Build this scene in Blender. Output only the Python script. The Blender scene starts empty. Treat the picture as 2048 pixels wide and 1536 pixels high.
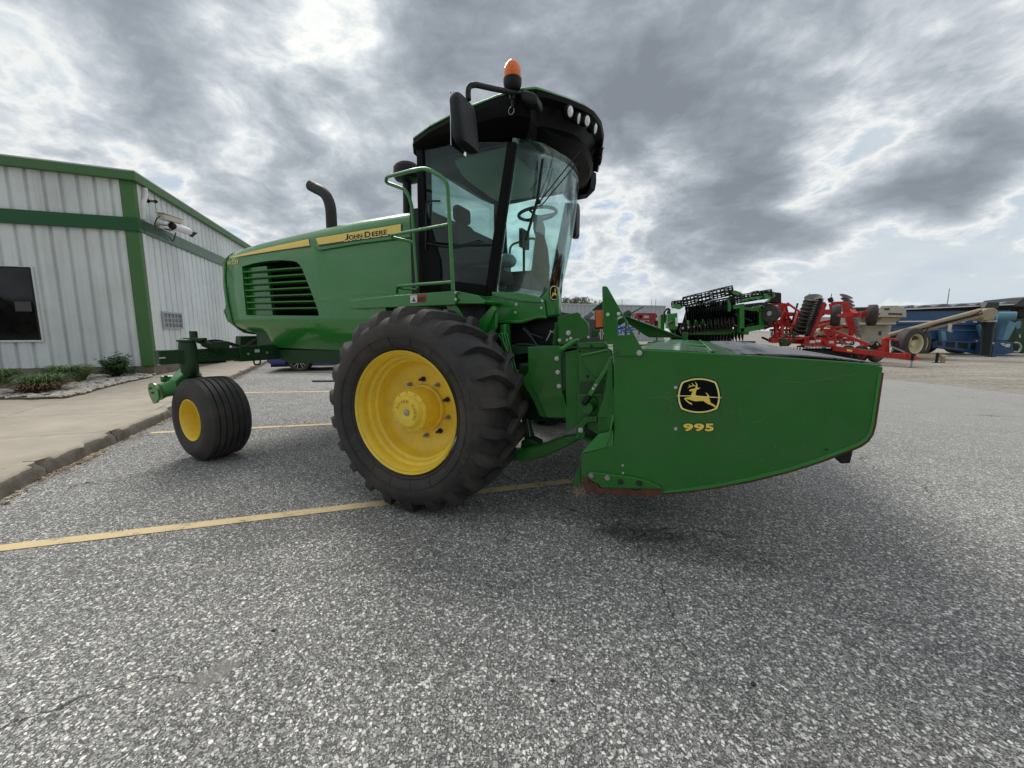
import bpy, bmesh, math, random
from math import sin, cos, pi, radians, sqrt, atan2, exp, tan
from mathutils import Vector, Matrix, Quaternion, noise as mnoise
random.seed(7)
D = bpy.data
SC = bpy.context.scene
COL = SC.collection
H, F, T = 1.30, 790.0, radians(7.5)          # eye height, focal length (px of a 2048 wide frame), downward tilt

# ------------------------------------------------------------------ measuring: photo pixel -> point on a plane of the place
def ray(px, py):
    u = (px - 1024) / F; w = (768 - py) / F
    return (u, cos(T) + w * sin(T), -sin(T) + w * cos(T))
def G(px, py, z=0.0):
    r = ray(px, py); s = (z - H) / r[2]
    return Vector((r[0] * s, r[1] * s, z))
class Frame:
    def __init__(s, o, yaw):
        s.o = (o[0], o[1]); s.yaw = yaw; s.c = cos(yaw); s.s = sin(yaw)
    def loc(s, p):
        x, y = p[0] - s.o[0], p[1] - s.o[1]
        return (x * s.c + y * s.s, -x * s.s + y * s.c)
    def w(s, x, y, z=0):
        return Vector((s.o[0] + x * s.c - y * s.s, s.o[1] + x * s.s + y * s.c, z))
    def __call__(s, px, py, v):                 # plane y = v of this frame
        r = ray(px, py); d = -r[0] * s.s + r[1] * s.c; o = s.loc((0, 0)); t = (v - o[1]) / d
        a = s.loc((r[0] * t, r[1] * t)); return Vector((a[0], v, H + r[2] * t))
    def X(s, px, py, u):                        # plane x = u
        r = ray(px, py); d = r[0] * s.c + r[1] * s.s; o = s.loc((0, 0)); t = (u - o[0]) / d
        a = s.loc((r[0] * t, r[1] * t)); return Vector((u, a[1], H + r[2] * t))
    def g(s, px, py, z=0.0):
        p = G(px, py, z); a = s.loc(p); return Vector((a[0], a[1], z))
M = Frame((-.757, 2.72), radians(-24))          # the machine: x forward, y to its left, origin under the near drive wheel's face
B = Frame((-9.616, 10.595), radians(17.7))      # the office building: x along its front, y along its side wall
Y0 = Frame((0, 0), 0)

# ------------------------------------------------------------------ materials
def rgb(r, g, b):                                # sRGB 0-255 -> linear
    f = lambda c: c / 255 / 12.92 if c <= 10 else ((c / 255 + .055) / 1.055) ** 2.4
    return (f(r), f(g), f(b), 1)
class NT:
    def __init__(s, nt): s.nt = nt; s.n = nt.nodes; s.l = nt.links
    def add(s, typ, ins=None, **kw):
        n = s.n.new(typ)
        for k, v in kw.items(): setattr(n, k, v)
        for k, v in (ins or {}).items(): s.set(n.inputs[k], v)
        return n
    def set(s, sock, v):
        if isinstance(v, bpy.types.NodeSocket): s.l.new(v, sock)
        elif isinstance(v, bpy.types.Node): s.l.new(v.outputs[0], sock)
        else: sock.default_value = v
    def m(s, op, a, b=0.0, c=0.0, clamp=False):
        n = s.add('ShaderNodeMath', operation=op, use_clamp=clamp)
        s.set(n.inputs[0], a); s.set(n.inputs[1], b)
        if op in ('MULTIPLY_ADD', 'SMOOTH_MIN', 'COMPARE'): s.set(n.inputs[2], c)
        return n.outputs[0]
    def v(s, op, a, b=None, sc=None):
        n = s.add('ShaderNodeVectorMath', operation=op)
        s.set(n.inputs[0], a)
        if b is not None: s.set(n.inputs[1], b)
        if sc is not None: s.set(n.inputs['Scale'], sc)
        return n
    def ramp(s, fac, stops, interp='LINEAR'):
        n = s.add('ShaderNodeValToRGB'); r = n.color_ramp; r.interpolation = interp
        while len(r.elements) < len(stops): r.elements.new(.5)
        for e, (p, c) in zip(r.elements, stops):
            e.position = p; e.color = c if len(c) == 4 else (*c, 1)
        s.set(n.inputs[0], fac); return n.outputs[0]
    def mix(s, f, a, b, blend='MIX'):
        n = s.add('ShaderNodeMix', data_type='RGBA', blend_type=blend)
        s.set(n.inputs[0], f); s.set(n.inputs[6], a); s.set(n.inputs[7], b)
        return n.outputs[2]
    def noise(s, vec, scale, detail=4, rough=.55, dist=0):
        n = s.add('ShaderNodeTexNoise', {'Scale': scale, 'Detail': detail, 'Roughness': rough, 'Distortion': dist})
        if vec is not None: s.set(n.inputs['Vector'], vec)
        return n.outputs[0]
g3 = lambda a: (a, a, a, 1)
MATS = {}
def mat(name, col, rough=.5, metal=0.0, coat=0.0, var=.12, vscale=3.0, bump=0.0, bscale=60.0, dirt=None, damt=.3, emit=None, spec=.5, dscale=4.0, specks=0, wavy=0, sheets=False):
    m = D.materials.new(name); m.use_nodes = True; t = NT(m.node_tree); bs = t.n['Principled BSDF']
    if len(col) == 3: col = (*col, 1)
    geo = t.add('ShaderNodeTexCoord').outputs['Object']
    n = t.noise(geo, vscale, 6, .6)
    c = t.mix(1.0, col, t.ramp(n, [(.25, g3(1 - var)), (.75, g3(1 + var))]), 'MULTIPLY')
    rg = t.m('MULTIPLY_ADD', n, .25, rough - .12, True)
    if dirt:
        dn = t.noise(geo, dscale, 9, .68)
        f = t.m('MULTIPLY', t.ramp(dn, [(.42, g3(0)), (.68, g3(1))]), damt)
        c = t.mix(f, c, (*dirt[:3], 1)); rg = t.m('ADD', rg, t.m('MULTIPLY', f, .5), 0, True)
    t.set(bs.inputs['Base Color'], c); t.set(bs.inputs['Roughness'], rg)
    bs.inputs['Metallic'].default_value = metal
    bs.inputs['Coat Weight'].default_value = coat; bs.inputs['Coat Roughness'].default_value = .06
    bs.inputs['Specular IOR Level'].default_value = spec
    if sheets:                                     # each sheet of cladding a shade apart, rain streaks running down it
        sx = t.add('ShaderNodeSeparateXYZ', {0: geo}); k = t.m('FLOOR', t.m('DIVIDE', t.m('SUBTRACT', sx.outputs[1], sx.outputs[0]), .975))
        wn_ = t.add('ShaderNodeTexWhiteNoise', noise_dimensions='1D'); t.set(wn_.inputs['W'], k)
        mp = t.add('ShaderNodeMapping', {'Vector': geo}); mp.inputs['Scale'].default_value = (9, 9, .35)
        st = t.noise(mp.outputs[0], 1.0, 5, .6); c = t.mix(1.0, c, t.ramp(wn_.outputs[0], [(0, g3(.93)), (1, g3(1.05))]), 'MULTIPLY')
        c = t.mix(t.ramp(st, [(.52, g3(0)), (.75, g3(.3))]), c, (.33, .34, .31, 1)); t.set(bs.inputs['Base Color'], c)
    if specks:
        sp_ = t.ramp(t.noise(geo, 55, 4, .7), [(.62, g3(0)), (.70, g3(specks))]); c = t.mix(t.m('MULTIPLY', sp_, t.ramp(t.noise(geo, 1.7, 3), [(.4, g3(0)), (.6, g3(1))])), c, (.17, .21, .13, 1)); t.set(bs.inputs['Base Color'], c)
    if wavy:
        b = t.add('ShaderNodeBump', {'Strength': wavy, 'Distance': .02, 'Height': t.noise(geo, 2.2, 2, .4)}); t.set(bs.inputs['Normal'], b)
        t.set(bs.inputs['Coat Normal'], b)
    if bump and not wavy:
        b = t.add('ShaderNodeBump', {'Strength': bump, 'Distance': .01, 'Height': t.noise(geo, bscale, 5, .6)})
        t.set(bs.inputs['Normal'], b)
    if emit:
        bs.inputs['Emission Color'].default_value = (*emit[:3], 1); bs.inputs['Emission Strength'].default_value = emit[3]
    MATS[name] = m
    return m
GREEN = mat('green_paint', rgb(28, 124, 36), .28, coat=.6, var=.06, wavy=.12, specks=.15, dirt=(.10, .13, .08), damt=.12)
GREEN2 = mat('green_paint_matte', rgb(31, 106, 34), .36, coat=.4, var=.12, wavy=.25, specks=.4, dirt=(.07, .11, .05), damt=.3, spec=.25)
DKGREEN = mat('dark_green_paint', rgb(20, 66, 28), .5, var=.15, dirt=(.06, .07, .05), damt=.4)
YELLOW = mat('yellow_paint', rgb(250, 216, 66), .42, coat=.2, var=.04, dirt=(.42, .31, .10), damt=.28, dscale=7)
STRIPE = mat('yellow_decal', rgb(246, 216, 84), .35, coat=.4, var=.04)
CREAM = mat('pale_yellow_decal', rgb(250, 235, 150), .4, var=.03)
BLACK = mat('black_plastic', (.009, .009, .010), .5, var=.2, bump=.08, bscale=300, spec=.35)
GLOSSBLACK = mat('gloss_black', (.003, .003, .0035), .5, coat=0, var=.1, spec=.12)
DEEPBLACK = mat('deep_black', (.0015, .0015, .0015), .8, spec=.05)
DKGREY = mat('dark_grey_decal', (.02, .025, .025), .4)
HOSE = mat('hose_rubber', (.018, .018, .02), .5)
RUBBER = mat('tyre_rubber', (.026, .0255, .025), .62, var=.35, vscale=5, bump=.35, bscale=70, dirt=(.12, .10, .082), damt=.6, dscale=3.2)
STEEL = mat('bare_steel', (.42, .42, .40), .35, metal=.9, var=.15, vscale=9)
BOLT = mat('zinc_bolt', (.6, .6, .57), .35, metal=.7, var=.15, vscale=20)
RUST = mat('rusty_steel', (.12, .045, .022), .75, var=.5, vscale=14, bump=.5, bscale=60, dirt=(.05, .04, .035), damt=.7, dscale=9)
EXH = mat('exhaust_steel', (.035, .034, .035), .5, metal=.4, var=.35, vscale=6, dirt=(.07, .06, .05), damt=.4)
GREYLINER = mat('cab_liner', (.50, .56, .52), .8, var=.1)
SEAT = mat('seat_fabric', (.07, .07, .068), .85, var=.2, bump=.3, bscale=120)
WHITE = mat('white_paint', (.72, .72, .70), .5, var=.05)
REDDECAL = mat('red_decal', rgb(190, 40, 30), .5)
ORANGE = mat('orange_reflector', rgb(205, 105, 35), .3, var=.1, vscale=40, coat=.5)
def curtainmat():
    m = mat('vinyl_curtain', (.16, .155, .18), .42, coat=.4, var=.2, vscale=5); t = NT(m.node_tree); bs = t.n['Principled BSDF']
    mp = t.add('ShaderNodeMapping', {'Vector': t.add('ShaderNodeTexCoord').outputs['Object']}); mp.inputs['Scale'].default_value = (26, .9, 1)
    n = t.noise(mp.outputs[0], 1.0, 3, .5); old = bs.inputs['Base Color'].links[0].from_socket
    t.set(bs.inputs['Base Color'], t.mix(t.ramp(n, [(.56, g3(0)), (.60, g3(.94))]), old, (.012, .011, .016, 1)))
    bs.inputs['Coat Weight'].default_value = .15; return m
CURTAIN = curtainmat()
WALL = mat('white_wall_panel', (.72, .76, .75), .5, var=.05, vscale=1.2, bump=.06, bscale=14, dirt=(.42, .44, .42), damt=.3, dscale=.9, sheets=True)
TRIM = mat('olive_green_trim', rgb(66, 112, 58), .5, var=.08, dirt=(.12, .17, .10), damt=.25)
BAND = mat('dark_green_band', rgb(18, 82, 40), .35, var=.08)
ROOFM = mat('roof_sheet', (.5, .52, .52), .4, metal=.3)
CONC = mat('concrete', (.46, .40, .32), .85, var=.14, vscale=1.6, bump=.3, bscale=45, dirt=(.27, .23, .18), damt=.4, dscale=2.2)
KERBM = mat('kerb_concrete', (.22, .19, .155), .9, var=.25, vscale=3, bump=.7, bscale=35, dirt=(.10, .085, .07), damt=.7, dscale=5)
STONE = mat('white_stone', (.58, .53, .46), .8, var=.45, vscale=9, bump=.2, bscale=40)
SOIL = mat('soil', (.10, .075, .055), .95, var=.4, vscale=14, bump=.6, bscale=30)
WINDOWM = mat('dark_window_glass', (.006, .006, .007), .05, coat=0, var=.1, spec=.35)
RED = mat('red_paint', rgb(196, 36, 26), .4, coat=.35, var=.1, dirt=(.12, .06, .05), damt=.25)
DKRED = mat('old_red_paint', rgb(140, 36, 36), .5, var=.2)
DISC = mat('disc_steel', (.085, .078, .07), .45, metal=.3, var=.4, vscale=4)
BLUE = mat('blue_paint', rgb(26, 74, 118), .5, coat=.25, var=.1, dirt=(.08, .13, .18), damt=.25)
BLUECAR = mat('blue_car_paint', rgb(18, 30, 120), .3, coat=1, var=.03)
LTBLUE = mat('pale_blue_paint', rgb(96, 140, 160), .45, var=.1)
BEIGE = mat('beige_paint', rgb(196, 190, 172), .5, var=.06, dirt=(.33, .30, .25), damt=.3)
TAN = mat('tan_paint', rgb(170, 152, 124), .5, var=.12, dirt=(.25, .2, .15), damt=.4)
CREAMRIM = mat('cream_rim', rgb(205, 198, 160), .5, var=.08)
BLUEIMP = mat('bright_blue_paint', rgb(40, 80, 170), .5)
FARWALL = mat('grey_metal_wall', (.42, .46, .48), .5, var=.04, vscale=.3)
LENS = mat('lamp_lens', (.75, .76, .76), .12, coat=1, var=.25, vscale=60)
YPAINT = None
def leafmat(name, a, b):
    m = D.materials.new(name); m.use_nodes = True; t = NT(m.node_tree); bs = t.n['Principled BSDF']
    oi = t.add('ShaderNodeNewGeometry'); r = oi.outputs['Random Per Island']
    t.set(bs.inputs['Base Color'], t.mix(r, (*a, 1), (*b, 1))); bs.inputs['Roughness'].default_value = .6
    bs.inputs['Subsurface Weight'].default_value = 0
    return m
LEAF = leafmat('shrub_leaves', (.04, .09, .03), (.11, .19, .06))
BLADE = leafmat('lily_blades', (.07, .125, .04), (.19, .27, .09))
DRYBLADE = leafmat('dry_blades', (.26, .15, .08), (.17, .13, .06))
TREELEAF = leafmat('tree_leaves', (.05, .08, .03), (.17, .17, .08))
LITTER = leafmat('dry_litter', (.16, .09, .05), (.60, .46, .27))
PETAL = leafmat('orange_petals', (.75, .36, .10), (.8, .45, .12))
BARK = mat('bark', (.07, .055, .04), .9, bump=.4)
def glassmat(name, tint, refl=1.0):
    m = D.materials.new(name); m.use_nodes = True; t = NT(m.node_tree)
    for n in list(t.n):
        if n.type != 'OUTPUT_MATERIAL': t.n.remove(n)
    out = t.n['Material Output']
    tr = t.add('ShaderNodeBsdfTransparent', {'Color': (*tint, 1)}); gl = t.add('ShaderNodeBsdfGlossy', {'Roughness': .02})
    fr = t.add('ShaderNodeFresnel', {'IOR': 1.42})
    mx = t.add('ShaderNodeMixShader', {0: t.m('MULTIPLY', fr, refl), 1: tr.outputs[0], 2: gl.outputs[0]})
    t.l.new(mx.outputs[0], out.inputs['Surface']); return m
GLASS = glassmat('tinted_cab_glass', (.82, .94, .925), .45)
GLASS2 = glassmat('dark_tinted_glass', (.74, .84, .82), .6)
AMBER = mat('amber_lens', (.85, .17, .008), .15, coat=.5, var=.15, vscale=30, spec=.3)

# ------------------------------------------------------------------ mesh building
class MB:
    def __init__(s): s.v = []; s.f = []; s.mi = []; s.cur = 0
    def add(s, vs, fs):
        o = len(s.v); s.v += [tuple(v) for v in vs]; s.f += [tuple(i + o for i in f) for f in fs]; s.mi += [s.cur] * len(fs); return s
    def box(s, x0, x1, y0, y1, z0, z1):
        v = [(x, y, z) for x in (x0, x1) for y in (y0, y1) for z in (z0, z1)]
        return s.add(v, [(0, 1, 3, 2), (4, 6, 7, 5), (0, 4, 5, 1), (2, 3, 7, 6), (0, 2, 6, 4), (1, 5, 7, 3)])
    def prism(s, pts, off):
        n = len(pts); off = Vector(off); a = [Vector(p) for p in pts]
        return s.add(a + [p + off for p in a], [tuple(range(n)), tuple(range(2 * n - 1, n - 1, -1))] + [(i, i + n, (i + 1) % n + n, (i + 1) % n) for i in range(n)])
    def taper(s, pa, pb):
        n = len(pa)
        return s.add(list(pa) + list(pb), [tuple(range(n)), tuple(range(2 * n - 1, n - 1, -1))] + [(i, i + n, (i + 1) % n + n, (i + 1) % n) for i in range(n)])
    def loft(s, rings, closed=True, caps=True):
        n = len(rings[0]); vs = [v for r in rings for v in r]; fs = []
        for k in range(len(rings) - 1):
            for i in range(n if closed else n - 1):
                j = (i + 1) % n; fs.append((k * n + i, k * n + j, (k + 1) * n + j, (k + 1) * n + i))
        if caps and closed: fs += [tuple(range(n - 1, -1, -1)), tuple((len(rings) - 1) * n + i for i in range(n))]
        return s.add(vs, fs)
    def tube(s, pts, r, n=10, caps=True, closed=False):
        P = [Vector(p) for p in pts]; rings = []; prev = None
        R = r if isinstance(r, (list, tuple)) else [r] * len(P)
        for i, p in enumerate(P):
            if closed: d = (P[(i + 1) % len(P)] - P[i - 1])
            else: d = (P[min(i + 1, len(P) - 1)] - P[max(i - 1, 0)])
            d.normalize()
            if prev is None:
                a = d.orthogonal().normalized()
            else:
                a = (prev - d * prev.dot(d)); a = a.normalized() if a.length > 1e-6 else d.orthogonal().normalized()
            prev = a; b = d.cross(a)
            rings.append([p + (a * cos(2 * pi * k / n) + b * sin(2 * pi * k / n)) * R[i] for k in range(n)])
        if closed: rings.append(rings[0]); return s.loft(rings, True, False)
        return s.loft(rings, True, caps)
    def rtube(s, pts, r, n=10, rad=.04, seg=4):           # tube with rounded bends
        P = [Vector(p) for p in pts]; out = [P[0]]
        for i in range(1, len(P) - 1):
            a, b, c = P[i - 1], P[i], P[i + 1]; l1, l2 = (a - b).length, (c - b).length
            q = min(rad, l1 * .45, l2 * .45); p0 = b + (a - b).normalized() * q; p1 = b + (c - b).normalized() * q
            for k in range(seg + 1):
                t = k / seg; out.append(p0 * (1 - t) ** 2 + b * 2 * t * (1 - t) + p1 * t * t)
        out.append(P[-1]); return s.tube(out, r, n)
    def cyl(s, p0, p1, r0, r1=None, n=16):
        return s.tube([p0, p1], [r0, r0 if r1 is None else r1], n)
    def lathe(s, prof, o, ax, n=32, caps=False, ref=None):  # prof: (distance along ax, radius)
        o = Vector(o); ax = Vector(ax).normalized(); a = (Vector(ref) if ref else ax.orthogonal()).normalized(); b = ax.cross(a)
        return s.loft([[o + ax * h + (a * cos(2 * pi * k / n) + b * sin(2 * pi * k / n)) * r for k in range(n)] for h, r in prof], True, caps)
    def beam(s, p0, p1, w, h, up=(0, 0, 1)):
        p0, p1 = Vector(p0), Vector(p1); d = (p1 - p0).normalized(); u = Vector(up); u = (u - d * u.dot(d))
        u = u.normalized() if u.length > 1e-5 else d.orthogonal().normalized(); sd = d.cross(u)
        rg = lambda p: [p + sd * w / 2 + u * h / 2, p - sd * w / 2 + u * h / 2, p - sd * w / 2 - u * h / 2, p + sd * w / 2 - u * h / 2]
        return s.loft([rg(p0), rg(p1)])
    def ball(s, c, rx, ry=None, rz=None, n=14, m=8):
        ry = ry or rx; rz = rz or rx; c = Vector(c)
        rings = [[c + Vector((rx * sin(t) * cos(2 * pi * k / n), ry * sin(t) * sin(2 * pi * k / n), rz * cos(t))) for k in range(n)] for t in [pi * (i + .03) / (m + .06) for i in range(m + 1)]]
        return s.loft(rings)
    def bolt(s, p, ax, r=.012, h=.01):
        return s.lathe([(0, r), (h * .5, r), (h * .5, r * .62), (h, r * .5), (h * 1.05, 0.001)], p, ax, 8)
def link(o, parent=None):
    COL.objects.link(o)
    if parent is not None: o.parent = parent
    return o
def obj(name, mb, m, parent=None, smooth=40, bevel=0, recalc=True, label=None, solid=0):
    me = D.meshes.new(name); me.from_pydata(mb.v, [], mb.f)
    for mm in (m if isinstance(m, (list, tuple)) else [m]): me.materials.append(mm)
    if any(mb.mi): me.polygons.foreach_set('material_index', mb.mi)
    if recalc:
        bm = bmesh.new(); bm.from_mesh(me); bmesh.ops.recalc_face_normals(bm, faces=bm.faces); bm.to_mesh(me); bm.free()
    if smooth:
        me.polygons.foreach_set('use_smooth', [True] * len(me.polygons))
        me.set_sharp_from_angle(angle=radians(smooth))
    me.update(); o = D.objects.new(name, me); link(o, parent)
    if solid:
        md = o.modifiers.new('s', 'SOLIDIFY'); md.thickness = solid; md.offset = 0
    if bevel:
        md = o.modifiers.new('b', 'BEVEL'); md.width = bevel; md.segments = 2; md.limit_method = 'ANGLE'; md.angle_limit = radians(35); md.harden_normals = False
    if label: o['label'] = label
    return o
def tag(o, label=None, cat=None, group=None, kind=None):
    if label: o['label'] = label
    if cat: o['category'] = cat
    if group: o['group'] = group
    if kind: o['kind'] = kind
    return o
def thing(name, label, cat, fr=None, group=None, loc=None, rz=0):
    o = D.objects.new(name, None); link(o); o.empty_display_size = .2
    if fr is not None: o.location = (fr.o[0], fr.o[1], 0); o.rotation_euler = (0, 0, fr.yaw)
    if loc is not None: o.location = loc; o.rotation_euler = (0, 0, rz)
    return tag(o, label, cat, group)
def struct(name, mb, m, **k):
    o = obj(name, mb, m, **k); o['kind'] = 'structure'; return o
def boolcut(o, cutter):
    md = o.modifiers.new('c', 'BOOLEAN'); md.object = cutter; md.operation = 'DIFFERENCE'; md.solver = 'EXACT'
    bpy.context.view_layer.update()
    dg = bpy.context.evaluated_depsgraph_get(); me = D.meshes.new_from_object(o.evaluated_get(dg))
    o.modifiers.remove(md); old = o.data; o.data = me; me.name = old.name
    D.objects.remove(cutter)
    me.polygons.foreach_set('use_smooth', [True] * len(me.polygons)); me.set_sharp_from_angle(angle=radians(35))
def textmesh(txt, bold=.0, spacing=1.0, shear=0.0):
    cu = D.curves.new('t', 'FONT'); cu.body = txt; cu.size = 1; cu.offset = bold; cu.space_character = spacing; cu.shear = shear; cu.resolution_u = 4
    o = D.objects.new('t', cu); COL.objects.link(o); bpy.context.view_layer.update()
    me = D.meshes.new_from_object(o.evaluated_get(bpy.context.evaluated_depsgraph_get()))
    vs = [v.co.copy() for v in me.vertices]; fs = [tuple(p.vertices) for p in me.polygons]
    D.objects.remove(o); D.curves.remove(cu); D.meshes.remove(me)
    x0 = min(v.x for v in vs); x1 = max(v.x for v in vs); y0 = min(v.y for v in vs); y1 = max(v.y for v in vs)
    return [((v.x - x0) / (x1 - x0), (v.y - y0) / (y1 - y0)) for v in vs], fs, (x1 - x0) / (y1 - y0)
def text(name, txt, fn, m, parent, bold=0.0, spacing=1.0, shear=0.0):   # fn(s, t) in 0..1 -> point
    vs, fs, _ = textmesh(txt, bold, spacing, shear)
    mb = MB(); mb.add([fn(a, b) for a, b in vs], fs)
    return obj(name, mb, m, parent, smooth=0, recalc=False)
def bil(a, b, c, d):                               # lower-left, lower-right, upper-right, upper-left
    a, b, c, d = map(Vector, (a, b, c, d))
    return lambda s, t: (a * (1 - s) + b * s) * (1 - t) + (d * (1 - s) + c * s) * t
def bez(pts, n=10):
    P = [Vector(p) for p in pts]; P = [P[0] * 2 - P[1]] + P + [P[-1] * 2 - P[-2]]; out = []
    for i in range(1, len(P) - 2):
        for k in range(n):
            t = k / n; a, b, c, d = P[i - 1:i + 3]
            out.append(.5 * ((2 * b) + (c - a) * t + (2 * a - 5 * b + 4 * c - d) * t * t + (-a + 3 * b - 3 * c + d) * t ** 3))
    out.append(P[-2]); return out
# ================================================================== camera, light, sky
cam = D.cameras.new('camera'); cam.sensor_width = 36; cam.lens = F * 36 / 2048; cam.clip_start = .05; cam.clip_end = 3000
co = D.objects.new('camera', cam); link(co); co.location = (0, 0, H); co.rotation_euler = (radians(90) - T, 0, 0); SC.camera = co
SUN_AZ, SUN_EL = radians(-24), radians(48)       # from +y towards +x
sd = Vector((sin(SUN_AZ) * cos(SUN_EL), cos(SUN_AZ) * cos(SUN_EL), sin(SUN_EL)))
sl = D.lights.new('sun', 'SUN'); sl.energy = 1.5; sl.angle = radians(24); sl.color = (1, .96, .9)
so = D.objects.new('sun', sl); link(so); so.rotation_euler = sd.to_track_quat('Z', 'Y').to_euler(); so.location = (0, 0, 20)
W = D.worlds.new('World'); SC.world = W; W.use_nodes = True
t = NT(W.node_tree); bg = t.n['Background']; bg.inputs['Strength'].default_value = .1
sky = t.add('ShaderNodeTexSky', sky_type='NISHITA', sun_disc=False, sun_elevation=SUN_EL, sun_rotation=SUN_AZ, altitude=300, air_density=1.2, dust_density=2.5)
dr = t.add('ShaderNodeTexCoord').outputs['Generated']
sp = t.add('ShaderNodeSeparateXYZ', {0: dr})
zc = t.m('ADD', t.m('MAXIMUM', sp.outputs[2], 0.0), .42)
pv = t.add('ShaderNodeCombineXYZ', {0: t.m('DIVIDE', sp.outputs[0], zc), 1: t.m('DIVIDE', sp.outputs[1], zc), 2: t.m('MULTIPLY', sp.outputs[2], 1.2)}).outputs[0]
wv = t.add('ShaderNodeTexNoise', {'Vector': pv, 'Scale': 2.2, 'Detail': 4})
pw = t.v('ADD', pv, t.v('SCALE', t.v('SUBTRACT', wv.outputs[1], (.5, .5, .5)).outputs[0], sc=.22).outputs[0]).outputs[0]
nA = t.noise(t.v('ADD', pw, (4.1, 8.2, 0)).outputs[0], .9, 7, .55)
nB = t.noise(pw, 2.1, 12, .56); nC = t.noise(t.v('ADD', pw, (7.3, 2.1, 0)).outputs[0], 5.2, 12, .60)
# where the cloud masses (+) and the gaps (-) stand in this sky: direction seen, angular size, weight
MASS = [(150, 175, 6, -.08), (60, 60, 12, .10), (60, 250, 7, .05), (330, 110, 10, .10), (470, 250, 7, .13), (90, 270, 9, .04), (270, 235, 7, .10), (330, 320, 6, -.10), (180, 330, 8, -.06),
        (610, 50, 5, -.05), (600, 230, 6, -.07), (740, 140, 4, -.10), (690, 170, 3.5, .07), (600, 140, 3, .06), (700, 260, 6, -.08), (670, 50, 4, .10), (740, 60, 3.5, .07), (640, 110, 3, .05), (500, 150, 5, -.03), (900, 110, 12, .13), (860, 300, 9, .12), (560, 350, 8, .13), (740, 390, 6, .10),
        (640, 440, 6, -.12), (1150, 70, 13, .13), (1370, 240, 7, .20), (1540, 285, 5, .18), (1590, 300, 4, .12), (1300, 130, 11, .13), (1600, 110, 13, .09), (1850, 120, 15, .08), (1850, 290, 7, -.05), (1960, 70, 11, .11), (1700, 210, 7, .08), (1250, 260, 6, .12),
        (1640, 350, 6, -.24), (1330, 345, 4, -.16), (1260, 390, 5, -.10), (1440, 330, 4, -.12), (1490, 400, 4.5, .24), (1540, 445, 4.5, .16), (1650, 425, 5, .22), (1400, 400, 4, .06), (1720, 430, 4, .14), (1905, 385, 3.6, .36), (1950, 380, 3, .2), (1795, 370, 3.0, .34), (1740, 330, 5, -.16),
        (1250, 430, 5, .05), (1400, 470, 7, .06), (1250, 530, 7, -.10), (1500, 550, 9, -.06), (1950, 500, 12, -.14), (430, 480, 9, -.08), (1750, 500, 8, -.08)]
bias = None
for px, py, sz, w in MASS:
    d = Vector(ray(px, py)).normalized(); k = 1 / (radians(sz * .72) ** 2)
    dot = t.v('DOT_PRODUCT', dr, tuple(d)).outputs['Value']
    e = t.m('MULTIPLY', t.m('EXPONENT', t.m('MULTIPLY', t.m('SUBTRACT', dot, 1.0), k)), w * .85)
    bias = e if bias is None else t.m('ADD', bias, e)
dn_ = t.m('MULTIPLY', t.m('MAXIMUM', t.m('MULTIPLY', sp.outputs[1], -1.0), 0.0), .14)  # thicker cloud added behind the camera, out of view, to dim light from there
bias = t.m('ADD', bias, dn_)
nis = t.v('SCALE', sky.outputs[0], sc=.8).outputs[0]
# high thin sheet
hi = t.ramp(t.m('ADD', nA, t.m('MULTIPLY', bias, -.22)), [(.36, (3.0, 3.75, 4.7)), (.46, (3.6, 4.2, 4.9)), (.55, (4.5, 4.9, 5.15)), (.66, (6.6, 6.8, 6.8))])
c0 = t.mix(t.ramp(nA, [(.34, g3(.55)), (.48, g3(1))]), t.mix(.5, nis, (3.1, 4.15, 5.9, 1)), hi)
# lower ragged cumulus: bright thin rims, blue-grey bellies
dn = t.m('ADD', t.m('ADD', t.m('MULTIPLY', t.m('SUBTRACT', nB, .5), 1.25), t.m('MULTIPLY', t.m('SUBTRACT', nC, .5), .80)), t.m('ADD', bias, .545))
bodyc = t.ramp(dn, [(.46, (5.9, 6.1, 6.1)), (.50, (6.1, 6.2, 6.1)), (.54, (5.1, 5.35, 5.5)), (.60, (4.0, 4.3, 4.65)), (.68, (3.0, 3.3, 3.65)), (.78, (2.25, 2.5, 2.85)), (.95, (1.6, 1.8, 2.1))])
cov = t.ramp(dn, [(.39, g3(0)), (.51, g3(1))], 'EASE')
gd = t.v('DOT_PRODUCT', dr, tuple(Vector(ray(670, 150)).normalized())).outputs['Value']
glow = t.m('EXPONENT', t.m('MULTIPLY', t.m('SUBTRACT', gd, 1.0), 1 / radians(9) ** 2))
c0 = t.mix(t.m('MULTIPLY', glow, .45), c0, (6.9, 7.0, 6.9, 1))
c1 = t.mix(cov, c0, bodyc)
c1 = t.mix(1.0, c1, t.mix(t.m('MULTIPLY', glow, .6), (1, 1, 1, 1), (1.25, 1.24, 1.2, 1)), 'MULTIPLY')
hz = t.ramp(sp.outputs[2], [(0, g3(.60)), (.06, g3(.38)), (.16, g3(.10)), (.3, g3(0))])
c2 = t.mix(hz, c1, (4.5, 4.95, 5.3, 1))
gnd = t.ramp(sp.outputs[2], [(0, g3(0)), (.001, g3(1))])
t.set(bg.inputs['Color'], t.mix(gnd, (1.6, 1.6, 1.5, 1), c2))
# the projection axis of the ramp above is measured on -1..1: clamp at the horizon
vs = SC.view_settings; vs.view_transform = 'Standard'; vs.look = 'None'; vs.gamma = 1; vs.exposure = 0.55; vs.use_curve_mapping = False
SC.display_settings.display_device = 'sRGB'
SC.render.engine = 'CYCLES'; SC.cycles.max_bounces = 8; SC.cycles.transparent_max_bounces = 16; SC.cycles.use_denoising = True

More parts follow.
